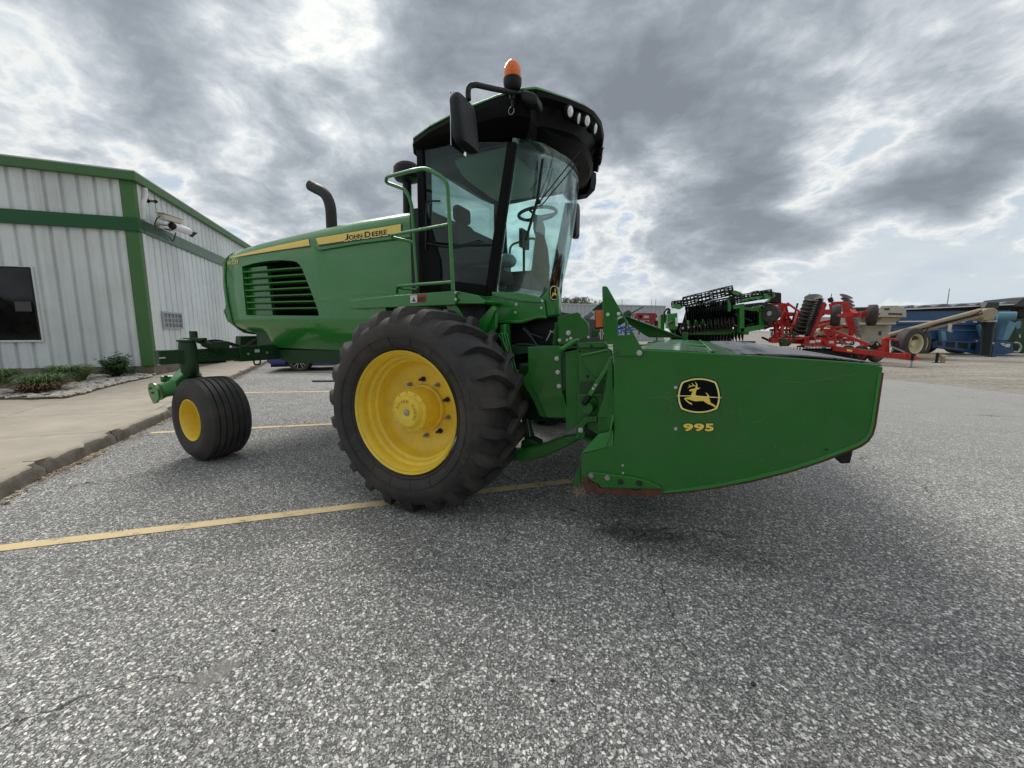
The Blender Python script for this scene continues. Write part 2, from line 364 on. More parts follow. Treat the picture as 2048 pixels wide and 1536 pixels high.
# ================================================================== ground
def asphalt():
    m = D.materials.new('asphalt_ground'); m.use_nodes = True; t = NT(m.node_tree); bs = t.n['Principled BSDF']
    P = t.add('ShaderNodeTexCoord').outputs['Object']
    vo = t.add('ShaderNodeTexVoronoi', {'Vector': P, 'Scale': 86.0, 'Randomness': 1.0}); vo2 = t.add('ShaderNodeTexVoronoi', {'Vector': P, 'Scale': 190.0})
    w = t.add('ShaderNodeSeparateColor', {0: vo.outputs['Color']}); w2 = t.add('ShaderNodeSeparateColor', {0: vo2.outputs['Color']})
    big = t.noise(P, .55, 5, .6); mid = t.noise(P, 3.0, 6, .65)
    # angular stones: cells of two sizes, each cell either stone or tar, tar showing along the cell edges
    Pd = t.v('ADD', P, t.v('SCALE', t.v('SUBTRACT', t.add('ShaderNodeTexNoise', {'Vector': P, 'Scale': 140.0, 'Detail': 2}).outputs[1], (.5, .5, .5)).outputs[0], sc=.006).outputs[0]).outputs[0]
    t.set(vo.inputs['Vector'], Pd); t.set(vo2.inputs['Vector'], Pd)
    e1 = t.add('ShaderNodeTexVoronoi', {'Vector': Pd, 'Scale': 86.0}, feature='DISTANCE_TO_EDGE').outputs['Distance']
    e2v = t.add('ShaderNodeTexVoronoi', {'Vector': Pd, 'Scale': 190.0}, feature='DISTANCE_TO_EDGE').outputs['Distance']
    rad = t.m('MULTIPLY_ADD', w.outputs[0], .42, t.m('MULTIPLY_ADD', mid, .30, .03))
    s1 = t.m('MULTIPLY', t.m('GREATER_THAN', e1, t.m('MULTIPLY_ADD', w.outputs[2], .16, .03)), t.m('LESS_THAN', w.outputs[0], t.m('MULTIPLY_ADD', mid, .5, .28)))
    s2 = t.m('MULTIPLY', t.m('GREATER_THAN', e2v, .07), t.m('LESS_THAN', w2.outputs[0], .68))
    tar = t.mix(mid, (.065, .064, .065, 1), (.12, .117, .112, 1))
    c = t.mix(s2, tar, t.ramp(w2.outputs[1], [(0, (.14, .138, .135)), (.5, (.30, .293, .275)), (1, (.62, .61, .57))]))
    c = t.mix(s1, c, t.ramp(w.outputs[1], [(0, (.15, .148, .14)), (.25, (.30, .293, .272)), (.5, (.50, .488, .45)), (.75, (.68, .66, .605)), (1, (.88, .86, .80))]))
    # wear: darker wheel paths and tar-rich patches, paler worn ground
    c = t.mix(1.0, c, t.ramp(big, [(.30, g3(.92)), (.5, g3(1.1)), (.7, g3(1.28))]), 'MULTIPLY')
    # two cement-smeared patches, an oily tyre scrub and other darker patches, each placed by hand
    def patch(cx, cy, rx, ry, ang):
        mp = t.add('ShaderNodeMapping', {'Location': (0, 0, 0)}, vector_type='TEXTURE'); mp.inputs['Location'].default_value = (cx, cy, 0)
        mp.inputs['Rotation'].default_value = (0, 0, ang); mp.inputs['Scale'].default_value = (rx, ry, 1)
        t.set(mp.inputs[0], P); l = t.v('LENGTH', mp.outputs[0]).outputs['Value']
        l = t.m('ADD', l, t.m('MULTIPLY', t.m('SUBTRACT', t.noise(P, 14, 5, .6), .5), 1.5))
        return t.ramp(l, [(.75, g3(1)), (1.05, g3(0))])
    for (px, py, rx, ry, an, kf) in ((420, 1352, .125, .055, .95, .6), (425, 1140, .09, .04, .5, .4)):
        q = G(px, py); f = t.m('MULTIPLY', patch(q.x, q.y, rx, ry, an), kf)
        c = t.mix(f, c, t.mix(t.noise(P, 60, 3), (.20, .19, .17, 1), (.30, .29, .26, 1)))
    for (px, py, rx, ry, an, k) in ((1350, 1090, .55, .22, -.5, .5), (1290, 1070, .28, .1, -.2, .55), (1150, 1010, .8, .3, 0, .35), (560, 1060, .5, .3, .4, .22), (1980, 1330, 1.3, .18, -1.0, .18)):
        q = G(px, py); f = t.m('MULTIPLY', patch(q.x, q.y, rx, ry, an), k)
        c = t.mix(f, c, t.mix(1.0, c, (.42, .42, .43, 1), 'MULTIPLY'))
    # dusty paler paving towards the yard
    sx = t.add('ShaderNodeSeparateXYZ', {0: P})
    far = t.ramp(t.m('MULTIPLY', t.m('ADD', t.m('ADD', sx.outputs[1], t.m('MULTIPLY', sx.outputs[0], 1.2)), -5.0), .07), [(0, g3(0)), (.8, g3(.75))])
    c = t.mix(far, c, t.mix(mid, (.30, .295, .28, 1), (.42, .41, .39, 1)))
    # hairline cracks
    cw = t.v('ADD', P, t.v('SCALE', t.v('SUBTRACT', t.add('ShaderNodeTexNoise', {'Vector': P, 'Scale': 1.5, 'Detail': 6}).outputs[1], (.5, .5, .5)).outputs[0], sc=1.1).outputs[0]).outputs[0]
    ve = t.add('ShaderNodeTexVoronoi', {'Vector': cw, 'Scale': .28}, feature='DISTANCE_TO_EDGE')
    ck = t.m('MULTIPLY', t.m('LESS_THAN', ve.outputs['Distance'], .0016), t.m('GREATER_THAN', t.noise(P, .5, 3), .50))
    c = t.mix(t.m('MULTIPLY', ck, .75), c, (.03, .03, .03, 1))
    t.set(bs.inputs['Base Color'], c); bs.inputs['Roughness'].default_value = .85; bs.inputs['Specular IOR Level'].default_value = .3
    hgt = t.m('ADD', t.m('MULTIPLY', s1, .8), t.m('MULTIPLY', s2, .4))
    t.set(bs.inputs['Normal'], t.add('ShaderNodeBump', {'Strength': .45, 'Distance': .004, 'Height': hgt})); return m
def gravel():
    m = D.materials.new('gravel_yard'); m.use_nodes = True; t = NT(m.node_tree); bs = t.n['Principled BSDF']
    P = t.add('ShaderNodeTexCoord').outputs['Object']
    mp = t.add('ShaderNodeMapping', {'Vector': P}); mp.inputs['Scale'].default_value = (.5, 1.3, 1); mp.inputs['Rotation'].default_value = (0, 0, .15)
    a = t.noise(mp.outputs[0], 1.2, 8, .65); b = t.noise(P, 9, 8, .7); d = t.noise(P, .12, 3, .5)
    c = t.ramp(a, [(.3, (.12, .095, .075)), (.48, (.225, .19, .15)), (.62, (.32, .28, .225)), (.8, (.42, .385, .33))])
    c = t.mix(t.ramp(b, [(.4, g3(0)), (.62, g3(.8))]), c, (.46, .43, .375, 1)); c = t.mix(t.ramp(b, [(.25, g3(.7)), (.40, g3(0))]), c, (.09, .08, .065, 1))
    c = t.mix(1.0, c, t.ramp(d, [(.3, g3(.8)), (.7, g3(1.1))]), 'MULTIPLY')
    t.set(bs.inputs['Base Color'], c); bs.inputs['Roughness'].default_value = .95
    t.set(bs.inputs['Normal'], t.add('ShaderNodeBump', {'Strength': .6, 'Distance': .03, 'Height': b})); return m
mb = MB(); R = 1500
mb.add([(-R, -60, -.008), (R, -60, -.008), (R, R, -.008), (-R, R, -.008)], [(0, 1, 2, 3)])
struct('ground', mb, gravel(), smooth=0)
# asphalt lot: its yard edge is traced from the place, slightly ragged
edge = [G(2048 + 900, 880), G(2300, 815), G(2048, 789), G(1950, 778), G(1880, 769), G(1800, 761), G(1700, 755), G(1560, 748), G(1400, 742), G(1250, 738), G(1000, 735)]
e2 = []
for i in range(len(edge) - 1):
    for k in range(10):
        p = edge[i].lerp(edge[i + 1], k / 10); e2.append((p.x + random.uniform(-.05, .05), p.y + random.uniform(-.06, .06), 0))
mb = MB(); pts = [(-25, -8, 0), (9, -8, 0), (12, -2, 0)] + e2 + [(-3, 24, 0), (-3, 40, 0), (-25, 40, 0)]
mb.add(pts, [tuple(range(len(pts)))])
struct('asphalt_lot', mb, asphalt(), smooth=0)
# painted bay lines
def linemat():
    m = D.materials.new('yellow_line_paint'); m.use_nodes = True; t = NT(m.node_tree); bs = t.n['Principled BSDF']
    P = t.add('ShaderNodeTexCoord').outputs['Object']
    n = t.noise(P, 5, 8, .7); v = t.noise(P, 90, 4, .7)
    c = t.mix(n, (.70, .52, .25, 1), (.80, .63, .36, 1)); f = t.ramp(t.m('ADD', t.m('MULTIPLY', n, .6), t.m('MULTIPLY', v, .4)), [(.38, g3(1)), (.47, g3(0))])
    c = t.mix(f, c, (.13, .12, .11, 1)); t.set(bs.inputs['Base Color'], c); bs.inputs['Roughness'].default_value = .7
    t.set(bs.inputs['Normal'], t.add('ShaderNodeBump', {'Strength': .3, 'Distance': .003, 'Height': v})); return m
LM = linemat()
def pline(a, b, w):
    mb = MB(); a, b = Vector(a), Vector(b); d = (b - a).normalized(); s = Vector((-d.y, d.x, 0)) * w / 2; n = 40; rg = []
    for i in range(n + 1):
        p = a.lerp(b, i / n); j = random.uniform(-.004, .004); rg.append([p + s * (1 + j * 12) + Vector((0, 0, .004)), p - s * (1 - j * 9) + Vector((0, 0, .004))])
    mb.loft(rg, closed=False); return struct('parking_line', mb, LM, smooth=0, recalc=False)
la, lb = G(0, 1097), G(1145, 962); dd = (lb - la).normalized(); pline(la - dd * 1.2, lb + dd * .9, .095)
la, lb = G(301, 866), G(660, 848.5); dd = (lb - la).normalized(); pline(la, lb + dd * 3, .095)
la, lb = G(483, 785.5), G(665, 783); dd = (lb - la).normalized(); pline(la - dd * .35, lb + dd * 3.5, .10)
la, lb = G(524, 747.5), G(662, 748); dd = (lb - la).normalized(); pline(la, lb + dd * 3.5, .10)
# kerb and sidewalk (kerb follows the traced foot line, broken into worn blocks)
foot = [B.w(3.60, -13), B.w(3.26, -10.8)] + [G(*p) for p in [(0, 1002), (97, 951), (235, 886), (345, 835), (456, 765), (524, 732)]]
foot += [foot[-1] + (foot[-1] - foot[-2]).normalized() * k for k in (3, 9)]
KZ = .15
def foot_at(s):                                   # walk along the foot line
    for i in range(len(foot) - 1):
        l = (foot[i + 1] - foot[i]).length
        if s <= l: return foot[i].lerp(foot[i + 1], s / l), (foot[i + 1] - foot[i]).normalized()
        s -= l
    return foot[-1].copy(), (foot[-1] - foot[-2]).normalized()
tot = sum((foot[i + 1] - foot[i]).length for i in range(len(foot) - 1))
brk = [0, 1.6, 3.15]
p97 = sum((foot[i + 1] - foot[i]).length for i in range(3)); brk = [0, p97 - 1.65, p97, p97 + 1.18, p97 + 2.75, p97 + 4.4, p97 + 6.0, p97 + 7.6, p97 + 9.2, p97 + 10.9, p97 + 12.5, tot]
mb = MB()
for a, b in zip(brk[:-1], brk[1:]):
    n = max(4, int((b - a) / .06)); rg = []; off = random.uniform(-.012, .02)
    for i in range(n + 1):
        s = a + .006 + (b - a - .012) * i / n; p, d = foot_at(s); nr = Vector((-d.y, d.x, 0))      # towards the building
        q = mnoise.noise(Vector((s * 3.1, 0, 4))) * .028 + mnoise.noise(Vector((s * 12, 3, 0))) * .016 + off
        q2 = mnoise.noise(Vector((s * 5.1, 9, 0))) * .026 + mnoise.noise(Vector((s * 15, 5, 0))) * .020
        e = .05 if min(i, n - i) < 2 else 0
        rg.append([p - nr * (.0 + q * .5) + Vector((0, 0, -.03)), p + nr * (.012 - q) + Vector((0, 0, KZ * .55)), p + nr * (.022 - q + q2 + e * .5) + Vector((0, 0, KZ - .028 - e * .25 + q2 * .4)),
                   p + nr * (.055 - q + q2) + Vector((0, 0, KZ - .004)), p + nr * .16 + Vector((0, 0, KZ)), p + nr * .16 + Vector((0, 0, -.03))])
    mb.loft(rg)
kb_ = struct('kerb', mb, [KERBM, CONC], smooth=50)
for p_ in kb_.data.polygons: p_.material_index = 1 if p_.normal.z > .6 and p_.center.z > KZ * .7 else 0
# sidewalk slabs between the kerb and the building / gravel bed
def kx(y):                                        # kerb inner x at local y
    L = [B.loc(p) for p in foot]; 
    for a, b in zip(L[:-1], L[1:]):
        if a[1] <= y <= b[1]: return a[0] + (b[0] - a[0]) * (y - a[1]) / (b[1] - a[1]) - .165
    return (L[0] if y < L[0][1] else L[-1])[0] - .165
mb = MB(); ys = [-13, -11.2, -9.9, -8.62, -7.30, -5.92, -4.42, -3.0, -1.55, 0, 1.5, 3.0, 4.5, 7, 10, 14]
jx = lambda y: .95 - (y + 5.94) * .20             # the long joint, slightly skewed
for a, b in zip(ys[:-1], ys[1:]):
    a2, b2 = a + .005, b - .005
    xs0 = lambda y: 0.0 if y > -.01 else (-9.0)
    def slab(xa0, xa1, xb0, xb1):
        mb.prism([B.w(xa0, a2, -.03), B.w(xa1, a2, -.03), B.w(xb1, b2, -.03), B.w(xb0, b2, -.03)], (0, 0, KZ + .03))
    if b <= 0:
        slab(-9, jx(a) - .005, -9, jx(b) - .005); slab(jx(a) + .005, kx(a2), jx(b) + .005, kx(b2))
    else: slab(.02, kx(a2), .02, kx(b2))
struct('sidewalk', mb, CONC, smooth=0, bevel=.004)
mb = MB()                                          # what shows in the joints
mb.prism([B.w(-9, -13, -.02), B.w(kx(-13), -13, -.02)] + [B.w(kx(y), y, -.02) for y in ys[1:]] + [B.w(-.2, 14, -.02), B.w(-9, 0, -.02)], (0, 0, KZ - .006))
struct('sidewalk_base', mb, SOIL, smooth=0)
# gravel bed along the front wall
bedp = [B.g(*p, KZ) for p in [(-260, 806), (-120, 801), (0, 799.5), (70, 799), (130, 797), (170, 788), (200, 779), (250, 766), (300, 756)]]
bedw = [B.w(p.x, p.y, KZ) for p in bedp] + [B.w(.0, -.03, KZ), B.w(-9, -.03, KZ), B.w(-9, -4, KZ)]
mb = MB(); mb.prism([p + Vector((0, 0, .004)) for p in bedw], (0, 0, .02)); struct('planting_bed', mb, SOIL, smooth=0)
def inpoly(x, y, P):
    c = False; j = len(P) - 1
    for i in range(len(P)):
        if (P[i].y > y) != (P[j].y > y) and x < (P[j].x - P[i].x) * (y - P[i].y) / (P[j].y - P[i].y) + P[i].x: c = not c
        j = i
    return c
mb = MB(); rnd = random.Random(3); cnt = 0
while cnt < 3000:
    x, y = rnd.uniform(-4.6, .6), rnd.uniform(-4.6, 0); p = B.w(x, y)
    if not inpoly(p.x, p.y, bedw): continue
    if rnd.random() < .0: continue
    cnt += 1; r = rnd.uniform(.022, .062); yaw = rnd.uniform(0, pi); k = 6; rg = []
    for (h, s) in ((-.5, .6), (0, 1), (.55, .72)):
        rg.append([p + Vector((cos(yaw) * cos(a) * r * s * 1.3 - sin(yaw) * sin(a) * r * s * .85, sin(yaw) * cos(a) * r * s * 1.3 + cos(yaw) * sin(a) * r * s * .85, KZ + .024 + r * .35 + h * r * .75 + rnd.uniform(-.004, .004))) for a in [2 * pi * q / k + rnd.uniform(-.25, .25) for q in range(k)]])
    mb.loft(rg)
o = obj('gravel_stones', mb, STONE, smooth=0, recalc=False); tag(o, 'loose pale rock mulch covering the planting bed', 'gravel', kind='stuff')
# dry grass and leaf litter caught along the kerb foot
mb = MB()
for i in range(7000):
    s = rnd.uniform(.3, tot - 10); p, d = foot_at(s); nr = Vector((d.y, -d.x, 0)); w = max(0, .5 + mnoise.noise(Vector((s * 1.3, 2, 2))) * 1.8)
    if rnd.random() > w: continue
    q = p + nr * (abs(rnd.gauss(0, .055)) + .005); a = rnd.uniform(0, 2 * pi); l = rnd.uniform(.012, .06); ww = rnd.choice([.002, .004, .013]) ; l = l if ww < .01 else rnd.uniform(.012, .03)
    dx = Vector((cos(a), sin(a), rnd.uniform(-.1, .35))) * l; sx = Vector((-sin(a), cos(a), rnd.uniform(-.3, .3))) * ww; q = q + Vector((0, 0, .006 + rnd.random() * .012))
    mb.add([q - sx, q + sx, q + dx + sx * .4, q + dx - sx * .4], [(0, 1, 2, 3)])
o = obj('dry_litter', mb, LITTER, smooth=0, recalc=False); tag(o, 'dry grass and brown leaf litter along the foot of the kerb', 'litter', kind='stuff')

# ================================================================== the office building
bld = thing('office_building', 'white ribbed metal building with green trim behind the planting bed', 'building', B)
def ribwall(name, p0, p1, ztop0, ztop1, zb, nrm, pitch, start, rib=.06, dep=.06):
    p0, p1 = Vector(p0), Vector(p1); L = (p1 - p0).length; d = (p1 - p0) / L; n = Vector(nrm); prof = [(0, 0)]; s = start
    while s < L - .1:
        prof += [(s, 0), (s + .014, -dep), (s + .014 + rib, -dep), (s + .028 + rib, 0)]; s += pitch
    prof.append((L, 0)); mb = MB(); top = []; bot = []
    for a, b in prof:
        q = p0 + d * a + n * b; zt = ztop0 + (ztop1 - ztop0) * a / L
        top.append(Vector((q.x, q.y, zt))); bot.append(Vector((q.x, q.y, zb)))
    mb.loft([bot, top], closed=False); return obj(name, mb, WALL, bld, smooth=0, recalc=False)
WB = .40
ribwall('wall', (-12, 0, 0), (0, 0, 0), 5.35, 5.12, WB, (0, -1, 0), .325, .13)
ribwall('wall', (0, 0, 0), (0, 22, 0), 5.12, 5.12, WB, (1, 0, 0), .325, .30, rib=.04, dep=.04)
mb = MB(); mb.box(-12, -.03, .1, 22, .2, 5.0); obj('wall_core', mb, WALL, bld, smooth=0)
mb = MB(); mb.box(-12, -.02, .015, .2, .02, WB - .003); mb.box(-.2, -.018, .203, 22, .02, WB - .004); obj('foundation', mb, KERBM, bld, smooth=0)
# roof with its rake and eave trim
zr = lambda x: 5.14 - .03 * x
mb = MB(); mb.prism([(.12, -.14, zr(.12) + .145), (-12, -.14, zr(-12) + .145), (-12, 22, zr(-12) + .145), (.12, 22, zr(.12) + .145)], (0, 0, .03)); obj('roof', mb, ROOFM, bld, smooth=0)
mb = MB(); mb.prism([(.13, -.15, zr(.13) - .06), (-12, -.15, zr(-12) - .06), (-12, -.15, zr(-12) + .143), (.13, -.15, zr(.13) + .143)], (0, .14, 0))
mb.prism([(.13, -.007, zr(.1) - .06), (.13, 22, zr(.1) - .06), (.13, 22, zr(.1) + .143), (.13, -.007, zr(.1) + .143)], (-.12, 0, 0)); obj('roof_trim', mb, TRIM, bld, bevel=.006)
mb = MB(); mb.box(-.27, .012, -.035, .0, WB, 5.08); mb.box(.0, .014, .002, .12, WB, 5.08); obj('corner_trim', mb, TRIM, bld, bevel=.006)
mb = MB(); mb.box(.002, .022, .125, .30, WB, 5.07); obj('corner_trim', mb, WHITE, bld, label='white corner flashing beside the green one')
mb = MB(); mb.box(-12, .05, -.075, -.037, 3.86, 4.19); mb.box(.018, .05, -.034, .16, 3.86, 4.19); mb.box(.024, .054, .163, 22, 3.86, 4.19); obj('band_trim', mb, BAND, bld, bevel=.008)
# white elbow of the downspout under the corner
mb = MB(); mb.rtube([(.09, .34, 5.05), (.09, .36, 4.93), (.075, .30, 4.74), (.06, .22, 4.62), (.05, .2, 4.22)], .052, 12, .06); obj('downspout', mb, WHITE, bld)
# front window
w0, w1, z0, z1 = -4.6, -2.20, 1.10, 2.86
mb = MB(); mb.box(w0, w1, -.035, -.02, z0, z1); wn = obj('window', mb, WINDOWM, bld, smooth=0)
mb = MB()
for b in ((w0 - .03, w1 + .03, z1, z1 + .025), (w0 - .03, w1 + .03, z0 - .045, z0)): mb.box(b[0], b[1], -.045, -.012, b[2], b[3])
mb.box(w1, w1 + .03, -.046, -.013, z0, z1); mb.box(w0 - .03, w0, -.046, -.013, z0, z1); obj('window_frame', mb, WHITE, wn)
mb = MB(); mb.box(w1 - .035, w1, -.055, -.036, z0, z1); mb.box(w0, w1 - .035, -.055, -.036, z1 - .03, z1); obj('inner_frame', mb, BLACK, wn)
q0, q1 = B(28, 603, -.04), B(64, 623, -.04); mb = MB(); mb.box(q0.x, q1.x, -.040, -.0355, q1.z, q0.z); obj('paper_notice', mb, mat('notice_paper', (.07, .07, .07), .7), wn, smooth=0)
# small barred window in the side wall
a, b = B.X(326, 625, .03), B.X(364, 655, .03); mb = MB(); mb.box(.004, .02, a.y, b.y, b.z - .05, a.z - .05)
zt, zb_ = a.z - .02, b.z - .0
mb = MB(); mb.box(.004, .018, a.y, b.y, zb_, zt); wn = obj('window', mb, mat('small_window_glass', (.16, .16, .17), .3, var=.5, vscale=4), bld, smooth=0)
mb = MB(); mb.box(.004, .05, a.y - .05, b.y + .05, zt, zt + .05); mb.box(.004, .05, a.y - .05, b.y + .05, zb_ - .05, zb_); mb.box(.005, .049, a.y - .05, a.y, zb_, zt); mb.box(.005, .049, b.y, b.y + .05, zb_, zt)
for i in range(1, 5): y = a.y + (b.y - a.y) * i / 5; mb.box(.019, .032, y - .018, y + .018, zb_, zt)
for i in range(1, 3): z = zb_ + (zt - zb_) * i / 3; mb.box(.020, .034, a.y, b.y, z - .015, z + .015)
obj('window_frame', mb, mat('grey_frame', (.36, .37, .38), .5), wn)
# wall cameras and the small antenna
c1 = thing('security_camera', 'beige box security camera on a wall arm above the green band', 'security camera', B)
P0 = B.X(322, 445, .5); wl = lambda px, py, x: B.X(px, py, x)
mb = MB(); a, b = wl(322, 433, .42), wl(358, 443, .42); mb.beam(a, b, .17, .14); obj('housing', mb, BEIGE, c1, bevel=.015)
mb = MB(); mb.beam(a + Vector((0, -.06, .09)), b + Vector((0, .10, .085)), .21, .03); obj('sun_hood', mb, BEIGE, c1, bevel=.01)
mb = MB(); w = wl(316, 448, .03); mb.rtube([w, w + Vector((.30, .02, -.02)), (a + b) / 2 + Vector((0, 0, -.08))], .028, 10); mb.lathe([(0, .09), (.03, .085), (.05, .03)], w - Vector((.02, 0, 0)), (1, 0, 0), 16); obj('wall_arm', mb, BEIGE, c1)
mb = MB(); mb.tube(bez([a + Vector((0, -.05, 0)), a + Vector((-.05, -.14, -.12)), a + Vector((-.12, -.05, -.30)), w + Vector((.1, .25, -.26)), w + Vector((.08, .55, -.34)), w + Vector((.2, .5, -.1))], 6), .014, 8); obj('cable', mb, HOSE, c1)
c2 = thing('security_camera', 'white tube security camera with dark lens hood, hung beside the box camera', 'security camera', B)
a, b = wl(345, 452, .45), wl(377, 463, .45); mb = MB(); mb.cyl(a, b, .105, .105, 20); obj('housing', mb, WHITE, c2, bevel=.01)
dv = (b - a).normalized(); mb = MB(); mb.lathe([(0, .106), (.06, .13), (.24, .14), (.24, .12), (.08, .1)], b, dv, 4, ref=(0, 0, 1)); obj('lens_hood', mb, BLACK, c2)
mb = MB(); mb.ball(a, .1, n=12, m=6); obj('end_cap', mb, BLACK, c2)
mb = MB(); mb.lathe([(.0, .11), (.16, .095), (.17, .0)], b, dv, 4, ref=(0, 0, 1)); obj('lens', mb, BEIGE, c2)
mb = MB(); mb.rtube([wl(331, 458, .03), wl(340, 460, .2), a + Vector((0, 0, -.1)), a], .022, 8); obj('wall_arm', mb, DKGREY, c2)
c3 = thing('wall_antenna', 'tiny black two-ended antenna on the wall under the roof corner', 'antenna', B)
a, b = wl(296, 402, .12), wl(311, 403, .12); mb = MB(); mb.cyl(a, b, .014); mb.lathe([(0, .05), (.09, .012)], a, b - a, 10); mb.lathe([(0, .015), (.03, .05)], b - (b - a).normalized() * .03, b - a, 10); mb.beam(b, Vector((.0, b.y, b.z)), .04, .05); obj('rod', mb, BLACK, c3)
mb = MB(); mb.tube(bez([b, wl(312, 415, .06), wl(318, 432, .1), wl(322, 436, .3)], 5), .005, 5); obj('wire', mb, HOSE, c3)

# ---- plants in the bed
def shrub(cx, cy, r, h, n, lab, grp):
    t_ = thing('leafy_shrub', lab, 'shrub', loc=(cx, cy, KZ + .03), group=grp); mb = MB(); rn = random.Random(int(cx * 77) + 5)
    st = MB(); tips = []
    for i in range(70):
        a = rn.uniform(0, 2 * pi); e = rn.uniform(.25, 1.45); l = rn.uniform(.6, 1.0); q = Vector((cos(a) * cos(e) * r, sin(a) * cos(e) * r, sin(e) * h)) * l
        pts = [Vector((q.x * .1, q.y * .1, 0)), q * .5 + Vector((0, 0, .05 * h)), q]; st.tube([pts[0], pts[1], pts[1].lerp(pts[2], .7)], [.006, .004, .002], 5); tips.append((pts[1], q))
    for i in range(n):
        a_, b_ = rn.choice(tips); p = a_.lerp(b_, rn.uniform(-.3, 1.05)) + Vector((rn.gauss(0, .035), rn.gauss(0, .035), rn.gauss(0, .03))); p.z = max(p.z, .02)
        yaw = rn.uniform(0, 2 * pi); l = rn.uniform(.03, .058); d = Vector((cos(yaw), sin(yaw), rn.uniform(-.3, .6))).normalized() * l; sdv = d.cross(Vector((rn.uniform(-.4, .4), rn.uniform(-.4, .4), 1))).normalized() * l * .42
        mb.add([p, p + d * .5 + sdv, p + d, p + d * .5 - sdv], [(0, 1, 2, 3)])
    obj('foliage', mb, LEAF, t_, smooth=0, recalc=False); obj('stem', st, BARK, t_)
p = G(228, 758, KZ); shrub(p.x, p.y + .1, .56, .62, 5200, 'small round leafy green shrub near the building corner', None)
def lily(cx, cy, r, h, n, dry, lab):
    t_ = thing('lily_clump', lab, 'plant', loc=(cx, cy, KZ + .02)); rn = random.Random(int(cx * 91) + 1)
    for nm, m_, k, sc in (('leaf_blades', BLADE, n, 1.0), ('dry_blades', DRYBLADE, dry, .62)):
        if not k: continue
        mb = MB()
        for i in range(k):
            a = rn.uniform(0, 2 * pi); rr = abs(rn.gauss(0, .4)) * r * .6; b0 = Vector((cos(a) * rr, sin(a) * rr, 0)); a2 = a + rn.gauss(0, .6); l = rn.uniform(.5, 1) * r * 1.1 * (1.25 if sc < 1 else 1); hh = rn.uniform(.55, 1) * h * sc
            if sc < 1: b0 += Vector((.05, -r * .35, 0))
            dv = Vector((cos(a2), sin(a2), 0)); pts = [b0 + dv * l * q + Vector((0, 0, hh * (2.2 * q - 1.5 * q * q))) for q in (0, .25, .5, .75, 1)]; sv = Vector((-dv.y, dv.x, 0)) * rn.uniform(.005, .009)
            mb.loft([[p_ - sv * w, p_ + sv * w] for p_, w in zip(pts, (1, 1, .9, .6, .1))], closed=False)
        obj(nm, mb, m_, t_, smooth=0, recalc=False)
    return t_
p = G(88, 786, KZ); lc = lily(p.x, p.y, .40, .44, 700, 620, 'grassy clump with brown dry blades spilling over its front')
p = G(138, 768, KZ); l3 = lily(p.x, p.y, .46, .50, 800, 0, 'all green grassy clump between the browning clump and the round shrub')
p = G(-12, 780, KZ); l2 = lily(p.x, p.y, .48, .50, 800, 0, 'green blade-leaved clump cut off by the left edge under the window')
def flower(px, py, z, t_, o):
    p = B(px, py, o) ; q = B.w(p.x, p.y, p.z) - Vector(t_.location); mb = MB()
    for i in range(6):
        a = 2 * pi * i / 6; d = Vector((cos(a), sin(a), .45)); s_ = Vector((-sin(a), cos(a), 0)); mb.add([q, q + d * .03 + s_ * .014, q + d * .055, q + d * .03 - s_ * .014], [(0, 1, 2, 3)])
    obj('flower', mb, PETAL, t_, smooth=0, recalc=False)
    mb = MB(); mb.tube(bez([q, q + Vector((-.02, .0, -.15)), Vector((q.x - .05, q.y, .02))], 4), .003, 5); obj('flower_stalk', mb, BLADE, t_)
fl = thing('lily_clump', 'slender plant with one open orange flower beside the round shrub', 'plant', loc=(*G(170, 764, KZ).xy, KZ + .02))
flower(181, 728, 0, fl, B.loc(fl.location)[1]); flower(42, 745, 0, l2, B.loc(l2.location)[1])
mb = MB()
for i in range(60):
    a = random.uniform(0, 6.28); l = random.uniform(.15, .35); dv = Vector((cos(a), sin(a), 0)); sv = Vector((-dv.y, dv.x, 0)) * .006
    mb.loft([[dv * l * q - sv * w + Vector((0, 0, .3 * (2.2 * q - 1.4 * q * q))), dv * l * q + sv * w + Vector((0, 0, .3 * (2.2 * q - 1.4 * q * q)))] for q, w in ((0, 1), (.3, 1), (.6, .8), (1, .1))], closed=False)
obj('leaf_blades', mb, BLADE, fl, smooth=0, recalc=False)
# ================================================================== the windrower
MC = thing('windrower', 'green self-propelled windrower with tall glass cab, yellow drive wheel and black exhaust', 'windrower', M)
V = Vector
CL = 1.75                                         # centre line
def lerp(a, b, f): return a + (b - a) * f
def interp(L, x):
    if x <= L[0][0]: return L[0][1]
    for a, b in zip(L[:-1], L[1:]):
        if x <= b[0]: return lerp(a[1], b[1], (x - a[0]) / (b[0] - a[0]))
    return L[-1][1]
# --- hood
ZT = [(-3.9, 2.18), (-3.7, 2.27), (-3.45, 2.335), (-3.0, 2.385), (-2.2, 2.44), (-1.4, 2.475), (-.6, 2.49)]
HW = .75
def sect(u, zt, w, zb, zc):                       # near half section bottom -> top, as (side, z)
    return [(w - .20, zb), (w - .10, zb + .02), (w - .05, lerp(zb, zc, .5)), (w - .01, zc - .01), (w, zc + .03), (w, 1.46), (w, 1.50), (w, 1.535), (w, 1.555), (w, 1.575), (w, 1.60), (w, 1.65), (w, 1.75), (w, 1.85), (w - .002, 1.95), (w - .003, 2.02), (w - .008, zt - .17), (w - .022, zt - .115), (w - .055, zt - .065), (w - .12, zt - .025), (w - .26, zt + .005), (w - .5, zt + .02)]
def surf(u, z):                                   # near side surface, machine y
    s = sect(u, interp(ZT, u), HW, 1.08, 1.36)
    return CL - interp([(zz, ww) for ww, zz in s], z)
